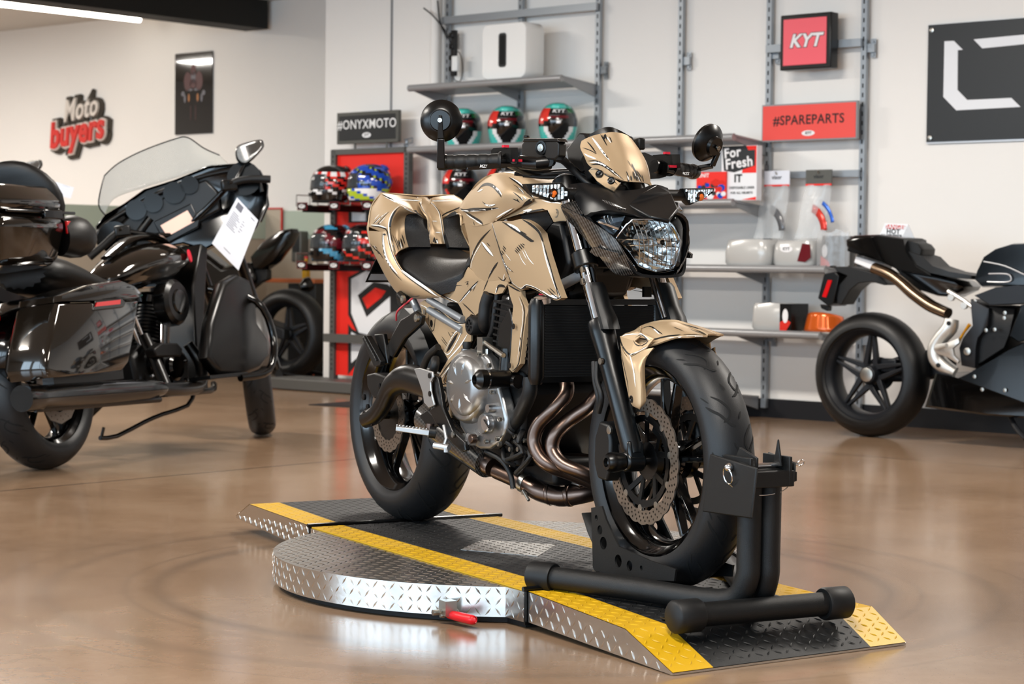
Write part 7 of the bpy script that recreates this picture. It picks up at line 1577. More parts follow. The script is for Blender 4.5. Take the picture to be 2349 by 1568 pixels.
# ================================================================== HELMETS
for n_, c_ in (('teal', (72, 190, 178)), ('hel_black', (18, 18, 20)), ('hel_red', (214, 52, 44)), ('hel_green', (20, 100, 52)), ('hel_white', (236, 236, 238)), ('hel_blue', (28, 72, 178)), ('hel_lime', (170, 190, 50)), ('hel_lightblue', (70, 150, 190)), ('hel_grey', (96, 98, 102)), ('hel_maroon', (96, 22, 32))): mat(n_, c_, .16, coat=.8)
mat('visor', (70, 74, 78), .05, alpha=.55, spec=.8); mat('hel_foam', (12, 12, 12), .8)
HM = ['hel_black', 'teal', 'hel_red', 'hel_green', 'hel_white', 'hel_blue', 'hel_lime', 'hel_lightblue', 'hel_grey', 'hel_maroon', 'hel_foam']
def hpt(az, el, k=1.0):
    """helmet surface: az 0 = front, el in degrees"""
    e = math.radians(el); ca, sa = math.cos(az), math.sin(az)
    if el >= 0: r = math.cos(e)**.80; z = .130+.122*math.sin(e)
    else: r = 1-.20*(min(1, -el/58))**1.6; z = .130-.118*min(1, -el/58)
    fx = .150 if ca > 0 else .138
    if el < 0 and ca > 0: fx += .018*ca*min(1, -el/40)
    if el < 0 and ca < 0: fx -= .030*(-el/58)
    x = fx*r*ca; y = .118*r*sa*(1-.05*abs(ca))
    return Vector((x*k, y*k, z))
def helmet(label, scheme, group, loc, rz, tilt=0, txt='KYT', stickers=True, cat='helmet'):
    t = wthing('helmet', label, cat, loc, group, rz)
    if tilt: t.matrix_world = t.matrix_world @ Matrix.Rotation(tilt, 4, 'Y')
    mb = MB(); n = 64; els = [-58, -50, -42, -34, -26, -18, -10, -2, 6, 14, 22, 30, 38, 46, 54, 62, 70, 78, 84, 89.9]
    V_ = {}
    for i, el in enumerate(els):
        for k in range(n): V_[i, k] = len(mb.v); mb.v.append(hpt(2*PI*k/n, el))
    for i in range(len(els)-1):
        for k in range(n):
            az = (k+.5)*2*PI/n; az = az-2*PI if az > PI else az; el = (els[i]+els[i+1])/2
            if abs(az) < 1.02 and -16 < el < 28: continue            # eye port
            mb.f.append([V_[i, k], V_[i, (k+1) % n], V_[i+1, (k+1) % n], V_[i+1, k]]); mb.fm.append(scheme(math.degrees(az), el))
    mb.build('shell', HM, t, smooth=50, solid=.004)
    v = MB(); g = [[hpt(a/20*1.06, e, 1.012) for a in range(-20, 21)] for e in (-18, -10, -2, 6, 14, 22, 30)]; v.grid(g); v.build('visor', 'visor', t, smooth=60, solid=.0015)
    l = MB(); l.rings([[hpt(2*PI*k/32, -40, .90)*1 for k in range(32)], [hpt(2*PI*k/32, 30, .88) for k in range(32)], [hpt(2*PI*k/32, 86, .9) for k in range(32)]]); l.build('lining', 'hel_foam', t, smooth=60)
    s = MB(); g = [[hpt(PI+a/10*.62, e, 1.0)+Vector((-.012*(1-abs(a)/10)**.5-.004, 0, (.010 if e > 50 else 0))) for a in range(-10, 11)] for e in (46, 54, 62)]; s.grid(g); s.build('rear_spoiler', HM[scheme(180, 62)] if scheme(180, 62) else 'hel_black', t, smooth=50, solid=.006)
    c = MB(); c.tube([hpt(a/12*1.6, -56, 1.005) for a in range(-12, 13)], .006, 8); c.box(hpt(0, -34, 1.0)+Vector((.002, 0, 0)), (.010, .07, .022)); c.build('chin_trim', 'hel_foam', t, smooth=50)
    if txt:
        w = MB(); tm = text_mb(txt, .042, 0, .0014, shear=.2, sx=1.2)
        for x_, dirn in ((-1, 180), (1, 0)):
            for p in tm.v: pass
            base = len(w.v)
            for p in tm.v: w.v.append(hpt(math.radians(180)+p.x/.128 if dirn == 180 else -p.x/.128*-1, (44 if dirn == 180 else 44)+p.y/.125*57.3*.8-8, 1.03))
            for f in tm.f: w.f.append([q+base for q in f]); w.fm.append(0)
        w.build('lettering', 'hel_white', t, smooth=0)
        if stickers:
            z = MB(); 
            for dy, dz, ww, hh, mi in ((0, 4, .030, .018, 0), (-.03, 22, .07, .004, 1), (.02, 30, .09, .003, 1), (0, 12, .035, .006, 1)):
                g = [[hpt(PI+(dy+ww*(u-.5)*2*.5)/.13, dz+hh/.13*57.3*(q-.5), 1.012) for u in [k/6 for k in range(7)]] for q in (0, .5, 1)]; z.grid(g, mi=mi)
            z.build('sticker', ['hel_white', 'hel_grey'], t, smooth=0)
    return t
def sch_teal(az, el):
    a = az % 360; b = a-180          # b: 0 at the rear centre, + towards the helmet's right side
    if el > 58: return 1
    if el > 34 and abs(b) < 28: return 0
    if el > 42: return 1 if abs(b) < 75 else 0
    if el > 8:
        if b > 34: return 3 if el > 26 else 0
        if b < -34: return 2
        return 9 if 14 < el < 24 else 0
    if el > -8: return 2 if b < -48 and el > -2 else 0
    v = (-el-8)*.62
    if abs(b) < 40-v*1.0: return 0
    if abs(b) < 56-v*.9: return 4
    return 1
def sch_dark(az, el):
    b = (az % 360)-180
    if el > 50: return 0
    if el > 4: return 2 if b < -38 else (9 if (14 < el < 24 and abs(b) < 50) else 0)
    if el > -10: return 0
    d = abs(b)-(58+el*.75)
    return 2 if 0 < d < 11 else (0 if d < 0 else 8)
def sch_rw(az, el):
    a = abs((az+180) % 360-180)
    if el > 40: return 0
    if el > 22: return 2 if math.sin(az*.21) > .2 else 4
    if el < -14: return 0 if el < -30 else (4 if math.sin(az*.15+el) > .4 else 0)
    return 2 if math.sin(az*.18+el*.3) > .1 else 0
def sch_blue(az, el):
    s = math.sin(math.radians(az)*2.6+el*.10)
    if el > 52: return 5 if s > -.2 else 0
    if el < -18: return 4 if s > .15 else (5 if s > -.45 else 6)
    if s > .55: return 5
    if s > .25: return 0
    if s > .05: return 6
    return 5 if s < -.5 else 0
def sch_lb(az, el):
    s = math.sin(math.radians(az)*3+el*.08)
    if el > 45: return 7 if s > .3 else 0
    if el < -20: return 7 if s > .6 else 0
    return 0 if s > -.3 else 9
def sch_rb(az, el):
    s = math.sin(math.radians(az)*5+el*.2)
    if el > 40: return 0
    if el < -14: return 2 if s > .7 else 0
    return 2 if s > .2 else (4 if s > -.1 else 0)
# wall frame: facing the wall = +y of the wall frame; the rear of the helmet looks into the room
RZ = math.radians(131)
def zs(S, d): return S
hz2, hz3 = 1.536+.022, 1.18+.022
G2 = 'teal helmets on the upper shelf'; G3 = 'dark red helmets on the middle shelf'
for a, lb in ((.30, 'teal black and red helmet on the upper shelf, directly behind the round right mirror'), (.655, 'teal black and red helmet with white sticker, middle of the three on the upper shelf'), (1.06, 'teal black and red helmet, rightmost of the three on the upper shelf')):
    helmet(lb, sch_teal, G2, Rp(a, .165, hz2-.006), RZ, -.06)
for a, lb in ((.28, 'black and red helmet on the middle shelf just under the right hand grip'), (.64, 'black and red helmet on the middle shelf half hidden by the gold fuel tank')):
    helmet(lb, sch_dark, G3, Rp(a, .165, hz3-.006), RZ, -.06)
# ================================================================== HASHTAG STAND
st = wthing('helmet_display_stand', 'grey helmet display stand with red graphic panel and hashtag header left of the gold motorcycle', 'display stand', Rp(-.55, .12, 0))
so = Vector((-.55, -.12, 0)); 
def SR(a, d, z): return Rp(a, d, z)-so
mat('stand_grey', (92, 92, 90), .5, .4)
mb = MB(); mb.box(SR(-.55, .115, .83), (.62, .012, 1.46)); mb.build('graphic_panel', 'red_panel', st)
for a in (-.885, -.215):
    mb = MB(); mb.box(SR(a, .12, .80), (.045, .04, 1.56), mi=0)
    for k in range(46): mb.box(SR(a, .1405, .14+k*.031), (.008, .002, .014), mi=1)
    mb.build('slotted_post', ['stand_grey', 'slot_black'], st)
mb = MB(); mb.box(SR(-.55, .12, 1.565), (.70, .04, .035)); mb.build('top_rail', 'stand_grey', st)
mb = MB(); mb.box(SR(-.55, .165, .345), (.74, .04, .055)); mb.build('middle_rail', 'stand_grey', st)
mb = MB(); mb.box(SR(-.72, .22, .04), (1.12, .34, .07)); mb.build('base', 'stand_grey', st, bevel=.005)
for a in (-.70, -.41): MB().cyl(SR(a, .12, 1.58), SR(a, .12, 1.63), .008, n=10).build('sign_post', 'stand_grey', st)
# graphic: black ring, white octagon body, black and red shapes
pf = .1215
def gp(pts, mi, lift): return [SR(*(WF.D(x, y, .12).x, pf+lift, WF.D(x, y, .12).z)) for x, y in pts]
def gpoly(mb, pts, lift, mi):
    q = gp(pts, mi, lift); mb.prism(q, .0006, Vector((0, -1, 0)), mi=mi)
k7 = crop(640, 400, .35714)
mb = MB()
gpoly(mb, k7([(445, 660), (560, 600), (760, 590), (790, 650), (790, 1000), (780, 1080), (560, 1060), (500, 1010), (445, 900)]), .0004, 0)
gpoly(mb, k7([(466, 670), (575, 612), (740, 606), (716, 690), (716, 960), (600, 1035), (515, 1015), (466, 890)]), .0012, 1)
gpoly(mb, k7([(508, 775), (610, 690), (700, 705), (735, 735), (730, 770), (565, 915)]), .0020, 0)
gpoly(mb, k7([(538, 795), (622, 727), (690, 748), (660, 790), (570, 862)]), .0028, 2)
gpoly(mb, k7([(445, 960), (470, 990), (540, 1030), (600, 1100), (530, 1180), (444, 1285)]), .0004, 0)
gpoly(mb, k7([(466, 1010), (520, 1040), (540, 1110), (500, 1180), (466, 1210)]), .0012, 1)
mb.build('panel_artwork', ['charcoal', 'white_board', 'red_panel'], st, smooth=0); mb = MB(); gpoly(mb, k7([(470, 205), (545, 205), (560, 250), (560, 300), (470, 300)]), .0012, 1); gpoly(mb, k7([(447, 195), (585, 195), (585, 310), (447, 310)]), .0004, 0)
mb.build('panel_artwork', ['charcoal', 'white_board', 'red_panel'], st, smooth=0)
# header sign
mb = MB(); mb.box(SR(-.575, .12, 1.718), (.56, .03, .205), mi=0); mb.box(SR(-.575, .1365, 1.718), (.515, .004, .16), mi=1); hd_ = mb.build('header_sign', ['sign_grey', 'charcoal'], st, bevel=.003)
mb = MB(); t = text_mb('#ONYXMOTO', .084, .0004, .0004, sx=.95); put(mb, t, Matrix.Translation(SR(-.575, .1395, 1.737)) @ Matrix.Rotation(PI/2, 4, 'X')); mb.build('header_lettering', 'text_white', hd_, smooth=0)
mb = MB(); mb.prism([SR(-.575+.040*math.cos(a), .139, 1.668+.017*math.sin(a)) for a in [2*PI*k/24 for k in range(24)]], .0008, Vector((0, -1, 0)), mi=0)
t = text_mb('KYT', .022, .0002, .0008, shear=.2); put(mb, t, Matrix.Translation(SR(-.575, .1402, 1.668)) @ Matrix.Rotation(PI/2, 4, 'X'), 1); mb.build('oval_logo', ['hel_white', 'ink_black'], hd_, smooth=0)
# helmet arms with wire cradles
def arm(a, z, d1=.40):
    mb = MB(); mb.box(SR(a, (d1+.13)/2, z), (.045, d1-.13, .010), mi=0); mb.box(SR(a-.02, (d1+.13)/2, z-.02), (.004, d1-.13, .045), mi=0); o = mb.build('helmet_arm', 'black_satin', st)
    for k in range(3):
        m2 = MB(); m2.lathe([(0, .013), (.002, .013), (.002, 0)], SR(a-.023, .20+k*.07, z-.018), (-1, 0, 0), 14); m2.build('arm_hole', 'white_board', o)
    w = MB(); w.tube([SR(a-.10, d1-.02, z), SR(a-.10, d1-.02, z+.07), SR(a-.10, d1-.14, z+.07), SR(a-.10, d1-.14, z)], .004, 6); w.tube([SR(a+.10, d1-.02, z), SR(a+.10, d1-.02, z+.07), SR(a+.10, d1-.14, z+.07), SR(a+.10, d1-.14, z)], .004, 6); w.tube([SR(a-.10, d1-.05, z), SR(a+.10, d1-.05, z)], .004, 6); w.tube([SR(a-.10, .20, z), SR(a+.10, .20, z)], .004, 6); w.tube([SR(a-.10, .20, z), SR(a-.10, d1-.02, z)], .004, 6); w.tube([SR(a+.10, .20, z), SR(a+.10, d1-.02, z)], .004, 6); w.build('wire_cradle', 'zinc', o, smooth=60)
    p = MB(); p.box(SR(a-.015, d1+.006, z-.005), (.092, .006, .050), mi=0); p.box(SR(a-.015, d1+.010, z-.005), (.078, .003, .038), mi=1)
    p.prism([SR(a-.015+.030*math.cos(q), d1+.0118, z-.005+.013*math.sin(q)) for q in [2*PI*k/20 for k in range(20)]], .0006, Vector((0, -1, 0)), mi=2)
    t = text_mb('KYT', .017, .0002, .0007, shear=.2); put(p, t, Matrix.Translation(SR(a-.015, d1+.0128, z-.005)) @ Matrix.Rotation(PI/2, 4, 'X'), 1); p.build('logo_plate', ['hel_maroon', 'ink_black', 'hel_white'], o, smooth=0)
for a in (-.875, -.575, -.275):
    for z in (1.208, .828): arm(a, z)
helmet('black helmet with red and white visor stickers, upper left on the hashtag stand', sch_rw, 'helmets on the hashtag stand', Rp(-.70, .31, 1.216), -2.15)
helmet('blue white and red race helmet in profile, upper right on the hashtag stand', sch_blue, 'helmets on the hashtag stand', Rp(-.36, .31, 1.216), -2.45)
helmet('black helmet with light blue top, lower left on the hashtag stand', sch_lb, 'helmets on the hashtag stand', Rp(-.70, .31, .836), -2.15)
helmet('black and red helmet, lower right on the hashtag stand', sch_rb, 'helmets on the hashtag stand', Rp(-.40, .31, .836), -2.15)
# ================================================================== SIGNS ON THE SHELF WALL
t = wthing('light_box_sign', 'square red light box sign with black frame and white racing letters', 'sign', Rp(2.75, .05, 2.066))
mb = MB(); mb.box((0, -.02, 0), (.325, .075, .30)); mb.build('frame', 'black_satin', t, bevel=.006)
mb = MB(); mb.box((-.002, -.0585, 0), (.275, .004, .25)); f = mb.build('red_face', 'sign_pink', t)
tx = text_mb('KYT', .098, .0006, .0032, shear=.28, sx=1.05); mb = MB(); put(mb, text_mb('KYT', .098, .0003, .0065, shear=.28, sx=1.05), Matrix.Translation((0, -.0610, .002)) @ Matrix.Rotation(PI/2, 4, 'X'), 1); put(mb, tx, Matrix.Translation((0, -.0622, .002)) @ Matrix.Rotation(PI/2, 4, 'X'), 0); mb.build('letters', ['hel_white', 'charcoal'], f, smooth=0)
t = wthing('spare_parts_sign', 'long red spare parts sign with dark letters between the two right uprights', 'sign', Rp(2.75, .05, 1.635))
mb = MB(); mb.box((0, 0, 0), (.612, .022, .205)); mb.build('frame', 'steel_shelf', t, bevel=.002)
mb = MB(); mb.box((0, -.012, .0), (.596, .004, .188)); f = mb.build('red_face', 'sign_red', t)
mb = MB(); put(mb, text_mb('#SPAREPARTS', .072, .0003, .0012, sx=.98), Matrix.Translation((0, -.0148, .010)) @ Matrix.Rotation(PI/2, 4, 'X'), 1)
mb.build('letters', ['hel_white', 'text_dark'], f, smooth=0); mb = MB(); mb.prism([Vector((.042*math.cos(q), -.0142, -.062+.015*math.sin(q))) for q in [2*PI*k/20 for k in range(20)]], .0006, Vector((0, -1, 0)), mi=0); put(mb, text_mb('KYT', .020, .0002, .0009, shear=.2), Matrix.Translation((0, -.0152, -.062)) @ Matrix.Rotation(PI/2, 4, 'X'), 1); mb.build('oval_logo', ['hel_white', 'text_dark'], f, smooth=0)
# big black logo panel
p0 = WF.D(2129, 57, -.03); p1 = WF.D(2124, 330, -.03)
t = wthing('wall_logo_panel', 'large black wall panel with a white angular logo at the upper right', 'wall panel', Rp(p0.x+.60, -.035, (p0.z+p1.z)/2))
pz = (p0.z+p1.z)/2; px_ = p0.x+.60; hgt = p0.z-p1.z
mb = MB(); mb.box((0, .004, 0), (1.2, .008, hgt)); mb.build('backing', 'silver_plate', t)
mb = MB(); mb.box((0, -.003, .004), (1.196, .006, hgt-.012)); f = mb.build('black_face', 'charcoal', t)
def lg(pts):
    q = []
    for x, y in pts:
        w = WF.D(1500+x*.36143, y*.36143, -.03); q.append(Vector((w.x-px_, -.0062, w.z-pz)))
    return q
mb = MB(); mb.prism(lg([(1845, 262), (1905, 259), (1962, 316), (1930, 318), (1928, 570), (1990, 634), (2270, 621), (2328, 678), (1920, 700), (1838, 615)]), .0008, Vector((0, -1, 0)))
mb.prism(lg([(2030, 250), (2600, 196), (2600, 255), (2085, 307)]), .0008, Vector((0, -1, 0))); mb.build('white_logo', 'white_board', f, smooth=0)
for x, y in ((-.575, hgt/2-.03), (-.575, -hgt/2+.03), (.575, hgt/2-.03), (.575, -hgt/2+.03)): MB().lathe([(0, .013), (.006, .012), (.008, 0)], (x, -.006, y), (0, -1, 0), 16).build('standoff', 'zinc', t, smooth=50)
# subwoofer, power strip, adaptor
q = [WF.D(x, y, .27) for x, y in ((1108, 68), (1208, 56), (1208, 192), (1108, 196))]
cx_ = (q[0].x+q[1].x)/2; zb = 1.953; zh = .335
t = wthing('subwoofer', 'glossy white box speaker with a dark vertical slot on the top left shelf', 'speaker', Rp(cx_, .19, zb))
rr_ = rrect(.355, zh, .045, 6); mb = MB()
mb.rings([[Vector((x*.97, -.085, z*.97+zh/2)) for x, z in rr_], [Vector((x, -.075, z+zh/2)) for x, z in rr_], [Vector((x, .075, z+zh/2)) for x, z in rr_], [Vector((x*.97, .085, z*.97+zh/2)) for x, z in rr_]]); mb.build('cabinet', 'white_plastic', t, smooth=50)
s1 = rrect(.062, .205, .018, 4); s2 = rrect(.040, .178, .010, 4)
mb = MB(); mb.rings([[Vector((x-.01, -.087, z+zh*.52)) for x, z in s1], [Vector((x-.01, -.0875, z+zh*.52)) for x, z in s1]], mi=0); mb.rings([[Vector((x-.01, -.0880, z+zh*.52)) for x, z in s2], [Vector((x-.01, -.0885, z+zh*.52)) for x, z in s2]], mi=1); mb.build('slot', ['charcoal', 'slot_black'], t)
q0, q1 = WF.D(1047, 70, .0), WF.D(1046, 175, .0)
t = wthing('power_strip', 'black power strip fixed along the leftmost shelf upright', 'power strip', Rp(q0.x, .0, (q0.z+q1.z)/2))
mb = MB(); mb.box((0, -.02, 0), (.035, .03, q0.z-q1.z)); mb.build('body', 'black_plastic', t, bevel=.004)
for k in range(4): MB().box((0, -.045, -.10+k*.07), (.028, .022, .03)).build('plug', 'black_satin', t, bevel=.003)
t = wthing('power_adaptor', 'small white power adaptor hanging on a black cable left of the white speaker', 'adaptor', Rp(WF.D(1050, 147, .03).x+.01, .03, WF.D(1050, 147, .03).z))
MB().box((0, -.03, 0), (.048, .03, .095)).build('body', 'white_plastic', t, bevel=.006)
mb = MB(); mb.tube([(0, -.03, .045), (.02, -.03, .075), (.05, -.03, .03), (.06, -.03, -.05), (.04, -.03, -.11), (-.01, -.03, -.10), (-.03, -.02, -.06)], .003, 8, smooth=4); mb.build('cable', 'rubber', t, smooth=60)
mb = MB(); mb.tube([Rp(-.14, .07, 2.46), Rp(-.05, .07, 2.40), Rp(.02, .03, 2.30), Rp(.055, .02, 2.22)], .005, 8, smooth=5); mb.tube([Rp(-.02, .07, 2.50), Rp(.0, .065, 2.36), Rp(.03, .03, 2.26)], .005, 8, smooth=5); o = mb.build('cable', 'rubber', smooth=60); o.matrix_world = WM; tag(o, 'pair of thin black cables running down to the power strip at the top', 'cable')
mb = MB(); mb.tube([Rp(-.27, .1, 1.63), Rp(-.20, .1, 1.64), Rp(-.20, .1, 1.61), Rp(-.27, .1, 1.60), Rp(-.27, .08, 1.55)], .005, 6); mb.tube([Rp(-.27, .08, 1.63), Rp(-.27, .06, 1.25)], .010, 8); mb.tube([Rp(-.255, .08, 1.30), Rp(-.25, .08, 1.20)], .006, 8); o = mb.build('bracket_rod', 'steel_upright', smooth=50); o.matrix_world = WM; tag(o, 'thin grey metal bracket rod left of the helmet shelves', 'rod')
# ================================================================== GOODS ON THE SHELVES
def wbox(name, label, cat, a, d, z, sx_, sy_, sz_, mats, group=None, bevel=.003): 
    t = MB().box((0, 0, sz_/2), (sx_, sy_, sz_)).build(name, mats, bevel=bevel); t.matrix_world = WM @ Matrix.Translation(Rp(a, d, z)); tag(t, label, cat, group); return t
z3 = 1.205
t = wthing('liner_box', 'white and red product box reading for fresh on the middle shelf', 'box', Rp(2.42, .215, z3))
mb = MB(); mb.box((0, 0, .15), (.235, .05, .30)); mb.build('carton', 'white_board', t, bevel=.002)
mb = MB(); mb.prism([Vector((x, -.0255, z)) for x, z in ((-.115, .30), (.045, .30), (.06, .275), (.105, .275), (.105, .19), (-.03, .155), (-.10, .165))], .0006, Vector((0, -1, 0)), mi=0); mb.prism([Vector((x, -.0252, z)) for x, z in ((.045, .298), (.115, .298), (.115, .15), (.02, .15))], .0004, Vector((0, -1, 0)), mi=1); mb.prism([Vector((x, -.0252, z)) for x, z in ((.02, .005), (.115, .02), (.115, .002))], .0004, Vector((0, -1, 0)), mi=1)
for tx, sz, x, z, mi in (('For', .075, -.045, .262, 2), ('Fresh', .078, .0, .205, 2), ('IT', .060, -.005, .120, 3), ('DISPOSABLE LINER', .019, .02, .070, 3), ('FOR ALL HELMETS', .017, .02, .042, 3)): put(mb, text_mb(tx, sz, .0003, .002 if sz > .03 else .0003), Matrix.Translation((x, -.0268, z)) @ Matrix.Rotation(PI/2, 4, 'X') @ Matrix.Rotation(.10 if sz > .065 else 0, 4, 'Z'), mi)
mb.build('print', ['charcoal', 'red_panel', 'hel_white', 'ink_black'], t, smooth=0)
t = wthing('leaflet_stack', 'red leaflet with colourful helmet picture left of the for fresh box', 'leaflet', Rp(2.245, .25, z3))
mb = MB(); mb.box((0, 0, .08), (.20, .012, .16)); mb.build('sheet', 'red_panel', t)
random.seed(4); mb = MB()
for k in range(26):
    x, z = random.uniform(-.085, .085), random.uniform(.02, .11); r = random.uniform(.008, .022); mb.prism([Vector((x+r*math.cos(q)*1.3, -.0065-k*.00003, z+r*math.sin(q))) for q in [2*PI*j/7+k for j in range(7)]], .0003, Vector((0, -1, 0)), mi=k % 4)
put(mb, text_mb('UNIT', .03, .0002, .0008), Matrix.Translation((-.05, -.0075, .14)) @ Matrix.Rotation(PI/2, 4, 'X'), 2); mb.build('picture', ['hel_blue', 'hel_red', 'hel_white', 'charcoal'], t, smooth=0)
# hanging visor bags
mat('clear_bag', (225, 228, 230), .18, alpha=.34, spec=.7); mat('film_blue', (60, 110, 210), .15, .3); mat('film_red', (220, 70, 60), .15, .3)
for k, (a, lb, cols) in enumerate(((2.575, 'clear plastic visor bag with white header, left of the two hanging bags', 'hel_grey'), (2.845, 'clear plastic visor bag with grey header and red blue visor, right of the two', 'film_red'))):
    t = wthing('visor_bag', lb, 'visor bag', Rp(a, .085, 1.34), 'visor bags hanging on the cross bar'); sk = -.05
    mb = MB(); rows = []
    for j in range(7):
        f = j/6; rows.append([Vector((sk*f*1.3+(u-.5)*(.155+.03*f), -.010-.035*math.sin(PI*u)*math.sin(PI*min(1, f*1.1+.05))*.8-.012*math.sin(u*9+j), -.05-f*.29)) for u in [i/8 for i in range(9)]])
    mb.grid(rows); b = [[Vector((p.x, .004+.01*math.sin(p.x*40), p.z)) for p in r] for r in rows]; mb.grid(b); mb.build('bag', 'clear_bag', t, smooth=60)
    mb = MB(); mb.box((0, -.012, -.012), (.165, .006, .085), mi=0, rot=Matrix.Rotation(.0, 3, 'Y')); mb.box((0, -.0155, -.050), (.165, .002, .010), mi=1); put(mb, text_mb('visor', .03, .0002, .0008), Matrix.Translation((0, -.016, -.006)) @ Matrix.Rotation(PI/2, 4, 'X'), 2); mb.build('header_card', ['paper' if k == 0 else 'sign_grey', 'red_panel', 'charcoal'], t, smooth=0)
    v = MB(); rows = [[Vector((-.06+r*math.sin(q), -.022-.012*math.sin(q*1.2), -.32+.02+r*math.cos(q)*1.15)) for r in (.13, .09)] for q in [.25+1.3*i/12 for i in range(13)]]; v.grid(rows); v.build('visor', cols, t, smooth=60, solid=.002)
    if k: v = MB(); rows = [[Vector((-.03+r*math.sin(q), -.026, -.30+.02+r*math.cos(q)*1.15)) for r in (.14, .12)] for q in [.5+.9*i/12 for i in range(13)]]; v.grid(rows); v.build('blue_visor_edge', 'film_blue', t, smooth=60, solid=.002)
    h = MB(); h.tube([(0, .06, .012), (0, -.02, .012), (0, -.028, .024)], .004, 8); h.build('hook', 'zinc', t)
# wrapped packages
mat('wrap_grey', (184, 184, 182), .25, .1, bump=.4, bump_scale=18, coat=.3); mat('wrap_clear', (190, 192, 194), .12, alpha=.45, spec=.8, bump=.6, bump_scale=22); mat('orange_film', (228, 104, 40), .12, .35, coat=.8)
def wrapped(label, a, d, z, w, dp, h, style, group='bag wrapped packages on the right shelves'):
    t = wthing('wrapped_package', label, 'package', Rp(a, d, z), group, 0); rnd = random.Random(int(a*100)); mb = MB(); n = 22; rings = []
    for j, (f, s) in enumerate(((0, .90), (.12, 1), (.5, 1.0), (.85, .97), (1, .88), (1.0, .4))):
        rings.append([Vector(((w/2*s+rnd.uniform(-.004, .004))*(1 if abs(math.cos(q)) > .6 else 1)*(abs(math.cos(q))**.45)*math.copysign(1, math.cos(q)), (dp/2*s+rnd.uniform(-.004, .004))*(abs(math.sin(q))**.5)*math.copysign(1, math.sin(q)), h*f+rnd.uniform(-.003, .003)*(0 < f))) for q in [2*PI*(k+.5)/n for k in range(n)]])
    mb.rings(rings); mb.build('wrap', style, t, smooth=40)
    return t
t = wrapped('grey wrapped rounded package, leftmost on the upper right shelf', 2.50, .20, .845, .30, .20, .145, 'wrap_grey')
t = wrapped('grey package with red print in clear wrap, middle of the upper right shelf', 2.795, .19, .845, .27, .18, .14, 'wrap_grey')
mb = MB(); mb.prism([Vector((-.03+.040*math.cos(q), -.092, .095+.018*math.sin(q))) for q in [2*PI*k/20 for k in range(20)]], .001, Vector((0, -1, 0)), mi=0); mb.prism([Vector((x, -.092, z)) for x, z in ((.04, .03), (.07, .125), (.12, .12), (.125, .05), (.09, .025))], .001, Vector((0, -1, 0)), mi=1); put(mb, text_mb('KYT', .022, .0002, .0008), Matrix.Translation((-.03, -.094, .095)) @ Matrix.Rotation(PI/2, 4, 'X'), 2); mb.build('print', ['hel_white', 'hel_maroon', 'hel_grey'], t, smooth=0)
t = wrapped('dark package with red corner, rightmost on the upper right shelf', 3.02, .17, .845, .14, .18, .165, 'black_satin')
mb = MB(); mb.prism([Vector((x, -.093, z)) for x, z in ((-.05, .005), (-.05, .06), (.0, .03), (.01, .005))], .001, Vector((0, -1, 0)), mi=1); mb.prism([Vector((-.025+.017*math.cos(q), -.094, .085+.034*math.sin(q))) for q in [2*PI*k/20 for k in range(20)]], .001, Vector((0, -1, 0)), mi=0); mb.build('print', ['hel_white', 'hel_red'], t, smooth=0)
mb = MB(); rows = [[Vector((-.07+.19*u, -.10-.02*math.sin(u*5), .0+.19*v+.012*math.sin(u*14+v*5))) for u in [i/8 for i in range(9)]] for v in [j/6 for j in range(7)]]; mb.grid(rows); mb.build('plastic_film', 'wrap_clear', t, smooth=60)
t = wrapped('grey wrapped package with black and red end on the low right shelf', 2.645, .17, .495, .27, .18, .15, 'wrap_grey')
mb = MB(); mb.box((.115, -.02, .078), (.075, .165, .145), mi=0); mb.prism([Vector((x, -.1035, z)) for x, z in ((.08, .005), (.08, .05), (.12, .07), (.15, .05), (.12, .005))], .001, Vector((0, -1, 0)), mi=1); mb.prism([Vector((.115+.018*math.cos(q), -.1050, .085+.038*math.sin(q))) for q in [2*PI*k/20 for k in range(20)]], .001, Vector((0, -1, 0)), mi=2); mb.build('printed_end', ['black_satin', 'hel_red', 'hel_white'], t, smooth=0)
t = wthing('orange_visor', 'shiny orange iridium visor lying on the low right shelf', 'visor', Rp(2.95, .17, .497))
mb = MB(); rows = [[Vector((.145*math.sin(q)*(1-.15*v), .05-.15*math.cos(q)*(1-.1*v), .003+v*(.105*math.cos(q*.55)**1.2))) for q in [-1.15+2.3*i/16 for i in range(17)]] for v in [j/5 for j in range(6)]]; mb.grid(rows); mb.build('shield', 'orange_film', t, smooth=60, solid=.002)
# ================================================================== LEFT WALL
LW = lambda a, z, d=-1.44: WM @ Rp(a, d, z)
t = wthing('wall_lettering', 'red and white script shop sign with dark backing on the far left wall', 'sign', Rp(-5.69, -1.45, 2.02))
mat('sign_back', (64, 58, 50), .6); mat('sign_letter_red', (206, 52, 46), .5); mat('sign_letter_white', (216, 208, 200), .5)
mt = text_mb('Moto', .265, .012, .004, shear=.32, sx=.78); mt2 = text_mb('buyers', .31, .012, .010, shear=.22, sx=.86)
m0 = text_mb('Moto', .265, .016, .034, shear=.32, sx=.78); m1 = text_mb('buyers', .31, .016, .044, shear=.22, sx=.86); m2 = text_mb('buyers', .31, .012, .024, shear=.22, sx=.86)
RX_ = lambda x, y, z, a=.10: Matrix.Translation((x, y, z)) @ Matrix.Rotation(PI/2, 4, 'X') @ Matrix.Rotation(a, 4, 'Z')
mb = MB(); put(mb, m0, RX_(.06, -.02, .12)); put(mb, m1, RX_(.02, -.02, -.075)); put(mb, m0, RX_(.075, -.012, .112)); put(mb, m1, RX_(.035, -.012, -.085)); mb.build('sign_backing', 'sign_back', t, smooth=0)
